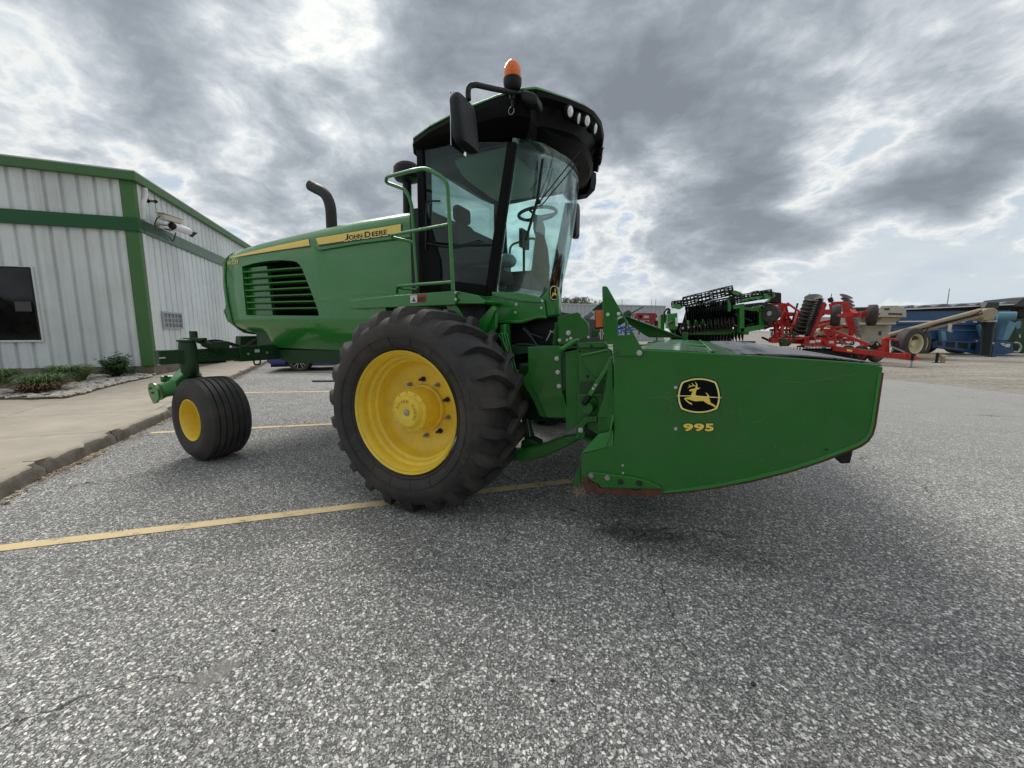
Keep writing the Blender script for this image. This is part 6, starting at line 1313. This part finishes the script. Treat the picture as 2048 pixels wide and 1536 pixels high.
mb = MB(); mb.prism([ZG(x, y, 19.0) for x, y in [(1290, 430), (1740, 380), (1960, 420), (1960, 800), (1300, 900)]], (0, .2, 0)); wobj('tool_panel', mb, BLACK, gi)
for k_ in range(14): a = ZG(rn_g.uniform(1300, 1900), rn_g.uniform(460, 800), 18.0); mb = MB(); mb.beam(a, a + V((rn_g.uniform(-.5, .5), .1, rn_g.uniform(-.3, .3))), .05, .05); wobj('linkage', mb, (STEEL, DKGREEN, RED)[k_ % 3], gi)
ga, gb2 = ZG(300, 1000, 18.9), ZG(1560, 1000, 18.0); discrow((ga.x, 18.9, .30), (gb2.x, 18.0, .30), 24, .30, gi, BLACK, tilt=(.75, -.5, 0))
discrow((ga.x, 19.3, 1.15), (gb2.x, 18.6, 1.15), 22, .30, gi, BLACK, tilt=(.75, -.5, 0))
discrow((ga.x, 19.5, .62), (gb2.x, 18.8, .62), 20, .30, gi, BLACK, tilt=(.75, -.5, 0))
mb = MB(); mb.box(ga.x, gb2.x, 19.6, 19.8, .15, 1.75); wobj('lower_tool_panel', mb, BLACK, gi)
for z_ in (.5, .85, 1.4): mb = MB(); mb.beam((ga.x, 18.6, z_), (gb2.x, 17.7, z_), .09, .09); wobj('frame_beam', mb, DKGREEN, gi)
# --- red disc harrow with raised wings, pulled by its long drawbar
ZR = lambda x, y, Y=18.0: Y0(1540 + x / 6.4, 560 + y / 6.4, Y)
rh = wthing('disc_harrow', 'bright red disc harrow with folded wings, long drawbar and jack stand', 'disc harrow', 1700, 716, 18)
def rb_(a, b, w, Ya=18.0, Yb=None, m=RED, nm='frame_beam', h=None): mb = MB(); mb.beam(ZR(*a, Ya), ZR(*b, Yb or Ya), w, h or w); return wobj(nm, mb, m, rh, bevel=.01)
for a, b, w, Ya, Yb in [((0, 420), (400, 440), .14, 19, 19), ((0, 590), (360, 520), .12, 19, 19), ((130, 300), (190, 600), .16, 19, 19), ((20, 300), (240, 320), .12, 19, 19), ((60, 520), (170, 330), .12, 19, 19), ((80, 740), (190, 560), .12, 18.5, 19), ((0, 640), (250, 640), .1, 19, 19), ((190, 320), (260, 620), .12, 19.2, 19.2),
                        ((440, 850), (680, 300), .24, 18, 18.6), ((210, 450), (640, 410), .14, 18.6, 18.6), ((600, 400), (780, 420), .2, 18.6, 18.6), ((790, 300), (870, 640), .24, 18.8, 18.6), ((950, 290), (1060, 690), .26, 18.4, 18.2), ((780, 300), (1010, 290), .14, 18.6, 18.4), ((560, 560), (780, 520), .12, 18.8, 18.8), ((620, 480), (800, 360), .1, 18.8, 18.8), ((700, 560), (640, 660), .1, 18.6, 18.6), ((560, 620), (760, 560), .1, 18.4, 18.4),
                        ((0, 770), (420, 790), .22, 18.2, 18.2), ((420, 790), (820, 800), .34, 17.8, 17.4), ((810, 600), (1000, 610), .1, 18.4, 18.4), ((1000, 770), (1080, 640), .12, 18.2, 18.2), ((820, 760), (1060, 770), .14, 18.4, 18.4), ((800, 600), (830, 830), .16, 17.4, 17.3)]: rb_(a, b, w, Ya, Yb)
# drawbar: two long members meeting at the hitch, ground-true towards the viewer
A_, B_, C_ = ZR(820, 875, 17.2), ZR(1780, 990, 14.9), ZR(1800, 1000, 14.7)
mb = MB(); mb.beam(A_, B_, .20, .20); wobj('drawbar', mb, RED, rh, bevel=.015)
mb = MB(); mb.beam(ZR(800, 650, 17.2), ZR(1460, 900, 15.6), .12, .12); wobj('drawbar', mb, RED, rh, bevel=.01)
mb = MB(); mb.prism([ZR(x, y, 17.3) for x, y in [(660, 620), (820, 625), (840, 660), (800, 770), (730, 760), (735, 700)]], (0, .06, 0)); mb.prism([ZR(x, y, 17.2) for x, y in [(780, 770), (830, 790), (860, 860), (830, 900), (780, 860), (700, 820), (700, 780)]], (0, .1, 0)); wobj('tower_plate', mb, RED, rh, bevel=.01)
mb = MB(); mb.prism([ZR(x, y, 15.2) for x, y in [(1465, 745), (1535, 740), (1530, 930), (1480, 925), (1460, 870)]], (0, .12, 0)); mb.beam(ZR(1465, 745, 15.2), ZR(1640, 770, 15.1), .10, .08); wobj('hose_holder', mb, RED, rh, bevel=.01)
mb = MB(); mb.beam(ZR(1520, 840, 15.1), ZR(1720, 920, 14.9), .045, .045); wobj('jack_handle', mb, STEEL, rh)
mb = MB(); mb.prism([ZR(x, y, 14.7) for x, y in [(1700, 940), (1760, 930), (1900, 985), (1960, 1005), (1900, 1015), (1840, 1035), (1780, 1030), (1720, 990)]], (0, .10, 0)); wobj('hitch', mb, RED, rh, bevel=.012)
jp = ZR(1828, 960, 14.6); mb = MB(); mb.cyl((jp.x, 14.6, .25), (jp.x, 14.6, jp.z + .06), .045, n=12); wobj('jack_stand', mb, BLACK, rh); mb = MB(); mb.cyl((jp.x, 14.6, .0), (jp.x, 14.6, .30), .028, n=10); mb.box(jp.x - .07, jp.x + .07, 14.53, 14.67, 0, .015); wobj('jack_leg', mb, STEEL, rh)
mb = MB(); mb.prism([ZR(x, y, 15.7) for x, y in [(1305, 840), (1365, 775), (1430, 830), (1365, 885)]], (0, .2, 0)); cb_ = wobj('control_box', mb, BLACK, rh, bevel=.02); mb = MB(); mb.prism([ZR(x, y, 15.69) for x, y in [(1362, 815), (1375, 805), (1392, 825), (1380, 838)]], (0, .005, 0)); wobj('box_label', mb, WHITE, rh, par=cb_)
for k in range(7): mb = MB(); x = 1560 + k * 14; mb.tube(bez([ZR(x, 765, 15.1), ZR(x + 12, 840 + k * 5, 15.1), ZR(x - 4, 930, 15.05), ZR(x + 25, 900, 15.0)], 5), .014, 6); wobj('hydraulic_hose', mb, HOSE, rh)
for k in range(4): mb = MB(); mb.tube(bez([ZR(1400 + 12 * k, 860, 15.6), ZR(1440, 820 + 10 * k, 15.5), ZR(1480, 790, 15.4), ZR(1500, 850 + 8 * k, 15.3)], 5), .016, 6); wobj('hydraulic_hose', mb, HOSE, rh)
rn = random.Random(55)
for k in range(34):                                # dense folded framework at the harrow's rear
    a = ZR(rn.uniform(0, 430), rn.uniform(380, 820), rn.uniform(18, 19.4)); d_ = rn.choice([V((rn.uniform(.5, 1.3), .1, rn.uniform(-.15, .25))), V((rn.uniform(-.2, .3), .1, rn.uniform(.5, .9))), V((rn.uniform(-.7, .7), .5, rn.uniform(-.5, .5)))])
    b = a + d_; b.z = max(.25, b.z); mb = MB(); w_ = rn.uniform(.05, .11); mb.beam(a, b, w_, w_); wobj('frame_beam', mb, RED if k % 5 else BLACK, rh)
for k in range(26):
    a = ZR(rn.uniform(430, 1100), rn.uniform(700, 860), rn.uniform(17.3, 18.6)); b = a + V((rn.uniform(-.9, .9), rn.uniform(0, .6), rn.uniform(-.2, .2))); mb = MB(); mb.beam(a, b, .08, .08); wobj('frame_beam', mb, RED if k % 4 else DKGREY, rh)
ga, gb2 = ZR(0, 900, 18.6), ZR(900, 900, 17.9); discrow((ga.x, 18.6, .32), (gb2.x, 18.0, .32), 22, .30, rh, DISC, tilt=(.8, -.5, 0))
discrow(ZR(0, 700, 19.2), ZR(420, 640, 18.9), 9, .28, rh, DISC, tilt=(.8, -.5, .1))
# raised wings: columns of discs
discrow(ZR(560, 210, 18.4), ZR(400, 690, 17.8), 10, .34, rh, DISC, tilt=(-.35, -.45, 1))
discrow(ZR(600, 200, 18.8), ZR(330, 640, 18.6), 7, .34, rh, DISC, tilt=(.3, -.5, 1))
discrow(ZR(960, 195, 18.6), ZR(1100, 690, 18.4), 10, .27, rh, DISC, tilt=(.1, -.6, 1))
mb = MB(); mb.tube([ZR(640, 250, 17.9), ZR(460, 700, 17.6)], .10, 8)
wobj('roller', mb, BLACK, rh)
for k in range(16):
    c = ZR(lerp(640, 460, k / 15), lerp(250, 700, k / 15), 17.7); mb = MB(); mb.tube([c + V((.14 * cos(a), .14 * sin(a), .02)) for a in [2 * pi * q_ / 12 for q_ in range(12)]], .02, 5, closed=True); wobj('roller_ring', mb, BLACK, rh, smooth=0)
mb = MB(); mb.beam(ZR(765, 230, 18.4), ZR(785, 280, 18.4), .14, .14); mb.beam(ZR(790, 175, 18.4), ZR(775, 250, 18.4), .02, .02); wobj('marker', mb, BLACK, rh)
def whl(c, r, w, ax, t_, rim=WHITE, nm='gauge_wheel', rr=.55):
    w_ = D.objects.new(nm, None); link(w_, t_); w_.location = V(c) - t_.location; ax = V(ax).normalized()
    mb = MB(); mb.lathe([(.02, r * rr), (0, r * .75), (.02, r * .93), (.07, r), (w - .07, r), (w - .02, r * .93), (w, r * .75), (w - .02, r * rr)], (0, 0, 0), ax, 30); obj('tyre', mb, RUBBER, w_)
    mb = MB(); mb.lathe([(.01, r * rr * 1.02), (.05, r * rr * .9), (w * .4, r * rr * .85), (w * .42, r * .2), (w * .25, r * .18), (w * .25, 0)], (0, 0, 0), ax, 24); obj('rim', mb, rim, w_, smooth=30); return w_
whl(ZR(905, 455, 17.2), .46, .34, (-.80, .6, 0), rh, STEEL); whl(ZR(1375, 450, 16.6), .44, .34, (-.80, .6, 0), rh, STEEL)
for a, b, w in (((890, 455), (1060, 440), .16), ((1040, 400), (1080, 450), .2), ((1060, 440), (1180, 450), .22), ((1160, 450), (1290, 420), .26), ((1270, 410), (1390, 460), .2), ((1240, 405), (1300, 405), .15), ((940, 470), (880, 455), .1)): rb_(a, b, w, 17.0, 16.8)
for x, Y in ((1030, 17.4), (1200, 17.2), (1395, 17.0)):
    c = ZR(x, 960, Y); whl((c.x, c.y, .36), .36, .26, (-.25, 1, 0), rh, STEEL if x == 1030 else RED, nm='transport_wheel')
mb = MB(); a, b = ZR(440, 850, 17.6), ZR(740, 855, 17.4); mb.beam(a, b, .06, .06); wobj('frame_beam', mb, STEEL, rh)
discrow((ZR(450, 900, 17.8).x, 17.8, .30), (ZR(960, 930, 17.4).x, 17.4, .30), 14, .28, rh, BLACK, tilt=(.8, .5, 0))
mb = MB(); mb.tube(bez([ZR(140, 800, 17.2), ZR(210, 700, 17.2), ZR(290, 700, 17.2), ZR(300, 760, 17.2), ZR(240, 830, 17.2)], 5), .05, 6); mb.prism([ZR(x, y, 17.2) for x, y in [(150, 780), (200, 760), (260, 800), (240, 850), (160, 850)]], (0, .2, 0)); wobj('hose_bundle', mb, DKGREEN, rh)
rn = random.Random(21)
for k in range(18):
    a = ZR(rn.uniform(600, 1180), rn.uniform(700, 880), rn.uniform(17.2, 18)); b = a + V((rn.uniform(-.6, .6), rn.uniform(-.4, .4), rn.uniform(-.25, .25))); mb = MB(); mb.beam(a, b, .05, .05); wobj('linkage', mb, (RED, BLACK, STEEL)[k % 3], rh)
for x, y in ((590, 780), (755, 795), (515, 790)): c = ZR(x, y, 17.3); mb = MB(); mb.box(c.x - .09, c.x + .09, 17.15, 17.2, c.z - .05, c.z + .05); wobj('decal', mb, WHITE, rh)
mb = MB(); c0, c1 = ZR(948, 895, 16.6), ZR(1015, 905, 16.45); mb.beam(c0 - V((0, .14, 0)), c1 - V((0, .14, 0)), .01, .08); wobj('decal', mb, STRIPE, rh)
lb = wthing('pale_bale', 'cream and green wrapped bundle showing under the harrow frame', 'bundle', 1643, 678, 20); mb = MB(); c = ZR(650, 690, 20); mb.ball((c.x, 20, max(.5, c.z)), .8, .5, .32, 20, 10); wobj('bundle', mb, mat('wrapped_bundle', (.5, .5, .32), .5, var=.5, vscale=6), lb)
# --- beige seed tender with conveyor
ZT_ = lambda x, y, Y=21.0: Y0(1540 + x / 6.4, 560 + y / 6.4, Y)
ZV = lambda x, y, Y=20.5: Y0(1780 + x / 7.642, 570 + y / 7.642, Y)
st_ = wthing('seed_tender', 'beige seed tender with square hopper, long tan conveyor and cream-rimmed wheel', 'seed tender', 1790, 712, 21)
def hop(top, bot, Y, dY, nm, m=BEIGE):
    mb = MB(); tp = [ZT_(x, y, Y) for x, y in top]; mb.prism(tp, (0, dY, 0)); return wobj(nm, mb, m, st_, bevel=.03)
hop([(1365, 385), (1440, 330), (1640, 325), (1745, 372), (1750, 470), (1740, 480), (1700, 478), (1450, 475), (1360, 480)], 0, 21, 2.2, 'hopper')
hop([(1440, 476), (1700, 480), (1600, 548), (1390, 548)], 0, 21.1, 2.0, 'hopper_cone', TAN); hop([(1100, 548), (1620, 545), (1622, 572), (1100, 575)], 0, 20.9, 2.4, 'platform')
hop([(1235, 575), (1560, 575), (1530, 800), (1300, 860), (1240, 640)], 0, 21.3, .6, 'leg_panel'); hop([(740, 560), (1230, 560), (1230, 580), (1250, 700), (1140, 720), (740, 600)], 0, 21.8, .8, 'leg_panel', TAN)
hop([(1060, 350), (1290, 345), (1290, 385), (1060, 385)], 0, 21.6, 2, 'hopper_lid', DKGREY); hop([(640, 470), (1240, 480), (1230, 560), (640, 545)], 0, 22, 2, 'hopper', BEIGE)
for x, y in ((1410, 668), (1410, 695)): c = ZT_(x, y, 21.28); mb = MB(); mb.box(c.x - .06, c.x + .06, 21.27, 21.30, c.z - .04, c.z + .04); wobj('lamp', mb, BLACK, st_)
for x in (1480, 1514): c = ZT_(x, 372, 20.98); mb = MB(); mb.box(c.x - .05, c.x + .05, 20.97, 21.0, c.z - .04, c.z + .04); wobj('vent_hole', mb, BLACK, st_)
mb = MB(); mb.beam(ZT_(1520, 432, 20.98), ZT_(1690, 438, 20.98), .02, .08); wobj('hopper_stripe', mb, DKGREY, st_)
cvs = [(-100, 850, 19.5), (1400, 385, 18.2)]
a, b = ZV(-20, 775, 19.8), ZV(1390, 400, 18.4); a2, b2 = ZV(-20, 828, 19.8), ZV(1390, 470, 18.4)
mb = MB(); mb.tube([a, b], .14, 14); cv = wobj('conveyor', mb, TAN, st_); mb = MB(); mb.beam(a2, b2, .22, .12); wobj('conveyor_rail', mb, TAN, st_); mb = MB(); mb.beam(a.lerp(a2, .52), b.lerp(b2, .52), .30, .05); wobj('conveyor_belt', mb, BLACK, st_)
mb = MB(); mb.prism([ZV(x, y, 18.3) for x, y in [(1370, 420), (1440, 385), (1500, 360), (1600, 350), (1650, 375), (1660, 420), (1620, 490), (1590, 540), (1440, 545), (1430, 500), (1380, 480)]], (0, .5, 0)); wobj('conveyor_head', mb, TAN, st_, bevel=.04)
sp0, sp1 = ZV(1505, 560, 18.5), ZV(1455, 1080, 18.3); mb = MB(); mb.tube([sp0, sp0.lerp(sp1, .2), sp1], [.24, .20, .17], 14); wobj('discharge_spout', mb, BLACK, st_); mb = MB(); mb.tube([sp0 + V((0, 0, .06)), sp0 - V((0, 0, .02))], .26, 16); wobj('spout_ring', mb, STEEL, st_)
mb = MB(); mb.beam(ZV(925, 590, 18.6), ZV(905, 705, 18.6), .12, .06); mb.beam(ZV(900, 710, 18.6), ZV(945, 710, 18.6), .06, .06); wobj('bracket', mb, BEIGE, st_)
mb = MB(); mb.tube(bez([ZV(520, 780, 19), ZV(570, 680, 18.9), ZV(700, 600, 18.8), ZV(1200, 480, 18.4), ZV(1400, 390, 18.1)], 8), .03, 6); wobj('hose', mb, HOSE, st_)
wc = ZV(400, 940, 18.8); whl((wc.x, 18.8, .74), .74, .5, (-.22, 1, 0), st_, CREAMRIM, nm='wheel', rr=.62); whl((wc.x + .95, 19.5, .74), .74, .5, (-.22, 1, 0), st_, CREAMRIM, nm='wheel', rr=.62)
mb = MB(); mb.lathe([(-.02, 0), (-.02, .12), (.1, .14)], (wc.x, 18.95, .74), (-.22, 1, 0), 16); wobj('hub', mb, DKGREY, st_)
mb = MB(); mb.prism([ZV(x, y, 19.0) for x, y in [(150, 850), (250, 800), (420, 740), (520, 740), (640, 800), (560, 800), (300, 860), (180, 980), (150, 900)]], (0, .5, 0)); wobj('fender', mb, DKGREY, st_, bevel=.03)
mb = MB(); mb.beam(ZV(420, 1080, 17.8), ZV(800, 1085, 16.8), .14, .16); mb.beam(ZV(790, 1085, 16.8), ZV(900, 1090, 16.5), .08, .08); wobj('drawbar', mb, TAN, st_, bevel=.01); mb = MB(); mb.beam(ZV(530, 1083, 17.5), ZV(630, 1084, 17.3), .145, .06); wobj('red_reflector', mb, REDDECAL, st_)
jp = ZV(715, 1130, 16.9); mb = MB(); mb.cyl((jp.x, 16.9, 0), (jp.x, 16.9, .42), .05, n=10); mb.box(jp.x - .1, jp.x + .1, 16.8, 17.0, 0, .02); wobj('jack_stand', mb, BLACK, st_)
mb = MB(); mb.prism([ZV(x, y, 16.8) for x, y in [(790, 1060), (850, 1060), (850, 1160), (830, 1210), (790, 1200)]], (0, .05, 0)); wobj('hitch_plate', mb, TAN, st_)
# --- long blue grain cart
bc_ = wthing('grain_cart', 'long blue grain cart with black tarp bows and white stripes at the right edge', 'grain cart', 1950, 716, 23)
def bp_(px, Y, th, nm, m, bev=.02): mb = MB(); mb.prism([ZV(x, y, Y) for x, y in px], (0, th, 0)); return wobj(nm, mb, m, bc_, bevel=bev)
bp_([(60, 395), (1850, 380), (1850, 500), (1370, 620), (0, 600)], 23, 2.4, 'hopper', BLUE); bp_([(0, 600), (1370, 620), (1440, 850), (860, 850), (0, 780)], 23.1, 2.2, 'hopper_lower', BLUE)
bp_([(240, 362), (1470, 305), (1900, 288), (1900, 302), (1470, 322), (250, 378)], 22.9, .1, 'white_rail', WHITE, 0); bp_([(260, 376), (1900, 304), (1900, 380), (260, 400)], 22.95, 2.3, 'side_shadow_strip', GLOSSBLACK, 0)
bp_([(135, 548), (1060, 540), (1060, 560), (135, 568)], 22.96, .05, 'white_stripe', WHITE, 0); bp_([(40, 668), (1400, 690), (1400, 700), (40, 678)], 23.05, .05, 'seam', LTBLUE, 0)
for x in (1095, 1280): bp_([(x, 555), (x + 52, 553), (x + 52, 573), (x, 575)], 22.95, .05, 'white_decal', WHITE, 0)
bows = [(190, 345), (390, 345), (680, 325), (960, 318), (1280, 300), (1680, 290)]
for i, (x, y) in enumerate(bows):
    x2 = x + (280 if i else 200); bp_([(x, y + 12), (x + 60, y - 18), (x + 130, y - 38), (x + 200, y - 38), (x2 - 30, y - 22), (x2, y + 2)], 23.0, 2.2, 'tarp', CURTAIN, .03)
bp_([(1500, 262), (1680, 262), (1665, 350), (1650, 352), (1500, 385), (1450, 350)], 22.6, .5, 'tarp_end', DKGREY)
mb = MB(); mb.tube([ZV(1640, 475, 22), ZV(1920, 475, 21.6)], .24, 16); wobj('auger_tube', mb, LTBLUE, bc_)
bp_([(1370, 620), (1600, 560), (1620, 640), (1530, 720), (1500, 860), (1440, 830)], 22.4, .2, 'gusset', LTBLUE); bp_([(1820, 540), (1930, 580), (1920, 640), (1810, 840), (1720, 850)], 22, .3, 'gusset', LTBLUE)
bp_([(1560, 540), (1820, 540), (1800, 700), (1720, 810), (1560, 830)], 22.6, .3, 'chute', BLUE)
bp_([(730, 860), (820, 850), (1440, 860), (1440, 1060), (1380, 1060), (1100, 1010), (730, 960)], 22.6, .3, 'frame_skirt', BLUE)
for pl in ([(735, 860), (800, 862), (795, 925), (735, 915)], [(865, 868), (1000, 872), (985, 955), (860, 940)], [(1050, 875), (1195, 880), (1180, 980), (1048, 955)], [(1250, 882), (1395, 888), (1368, 1000), (1238, 985)]): bp_(pl, 22.58, .02, 'skirt_opening', BLACK, 0)
bp_([(780, 700), (850, 700), (870, 850), (800, 850)], 22.8, .2, 'post', LTBLUE)
bp_([(1500, 880), (1760, 860), (1860, 880), (1900, 1040), (1600, 1080), (1480, 1060)], 22.0, .6, 'gear_housing', BLUE)
bp_([(1480, 1040), (2300, 1110), (2300, 1165), (1480, 1085)], 21.5, .3, 'drawbar', BLUE)
mb = MB(); mb.tube(bez([ZV(1890, 880, 21.5), ZV(1960, 890, 21.5), ZV(1995, 950, 21.5), ZV(1960, 1020, 21.5), ZV(1880, 1020, 21.5)], 6), .05, 8); wobj('guard_hoop', mb, STEEL, bc_)
for x, y in ((1540, 880), (1700, 890), (1720, 912)): bp_([(x, y), (x + 55, y), (x + 50, y + 18), (x, y + 18)], 21.96, .03, 'white_decal', WHITE, 0)
bp_([(1775, 900), (1840, 900), (1830, 950), (1760, 950)], 21.95, .03, 'white_decal', WHITE, 0)
jp = ZV(1885, 1140, 20); mb = MB(); mb.cyl((jp.x, 21, 0), (jp.x, 21, .6), .08, n=10); mb.box(jp.x - .15, jp.x + .15, 20.85, 21.15, 0, .03); wobj('jack_stand', mb, BLACK, bc_)
for x in (640, 1180):
    c = ZV(x, 900, 24); whl((c.x, 24.2, .8), .8, .6, (0, 1, 0), bc_, BLUE, nm='wheel')
# --- green machine cut off by the right edge
ge = wthing('green_harvester', 'dark green machine with black top, cut off by the right edge behind the blue cart', 'harvester', 2060, 715, 25)
def ep_(px, Y, th, nm, m, bev=.03): mb = MB(); mb.prism([ZV(x, y, Y) for x, y in px], (0, th, 0)); return wobj(nm, mb, m, ge, bevel=bev)
ep_([(1890, 320), (2048, 200), (2500, 150), (2500, 340), (1900, 332)], 24, 2, 'top_shield', DKGREY); ep_([(1930, 520), (2048, 500), (2500, 480), (2500, 1000), (2000, 1040), (1900, 840)], 24.5, 2, 'body', DKGREEN); ep_([(1950, 345), (2500, 340), (2500, 500), (1960, 500)], 25, 1.5, 'engine_bay', BLACK)
ep_([(1930, 560), (1990, 540), (2010, 580), (1990, 660), (1940, 670)], 24.45, .04, 'decal', LTBLUE, 0); ep_([(1980, 755), (1996, 755), (1996, 805), (1980, 805)], 24.45, .04, 'decal', WHITE, 0)
whl((ZV(2200, 900, 25).x, 24.2, .9), .9, .6, (0, 1, 0), ge, YELLOW, nm='wheel')
mst = wthing('radio_mast', 'thin distant mast standing above the blue cart', 'mast', 1895, 660, 90); a, b = Y0(1895, 606, 90), Y0(1899, 577, 90); mb = MB(); mb.cyl((a.x, 90, 0), (b.x, 90, b.z), .16, .08, n=8); wobj('mast', mb, STEEL, mst)
# small loose stones on the tarmac
rn = random.Random(13); mb = MB()
for (px, py, r) in [(1242, 1127, .013), (1920, 1450, .013), (547, 1262, .010), (1105, 1362, .008), (520, 1288, .006), (1507, 1370, .012)]:
    p = G(px, py); mb = MB(); mb.ball((0, 0, r * .4), r, r * .7, r * .5, 8, 5); o = obj('pebble', mb, (STONE if px in (1242, 1920) else DKGREY), None, smooth=30); o.location = (p.x, p.y, 0)
    tag(o, {1242: 'small pale stone on the tarmac below the rusty shoe', 1920: 'pale flat stone near the lower right corner of the tarmac', 547: 'small dark stone chip on the tarmac left of the middle foreground', 1105: 'tiny dark chip on the tarmac in the middle foreground', 520: 'tiniest dark chip, just below the larger chip on the left', 1507: 'brownish dark chip on the tarmac right of the middle foreground'}[px], 'stone')

# a wood across the road behind the photographer: out of view, but the paint and glass mirror it
rn = random.Random(31); mb = MB()
for i in range(9000):
    x = rn.uniform(-90, 60); top_ = 5.5 + 3.2 * mnoise.noise(V((x * .09, 2, 0))) + 1.4 * mnoise.noise(V((x * .4, 7, 0))); z = rn.uniform(.2, 1) ** .8 * top_; y = -42 + rn.uniform(-3, 3) + x * .12
    p = V((x, y, z)); q_ = V((rn.uniform(-1, 1), rn.uniform(-.6, .6), rn.uniform(-1, 1))).normalized() * .75; s_ = V((rn.uniform(-1, 1), rn.uniform(-.6, .6), rn.uniform(-1, 1))).normalized() * .6
    mb.add([p - q_, p + s_, p + q_, p - s_], [(0, 1, 2, 3)])
o = obj('distant_wood', mb, TREELEAF, None, smooth=0, recalc=False); tag(o, 'low wood mirrored in the paint and glass of the machine', 'wood', kind='stuff')
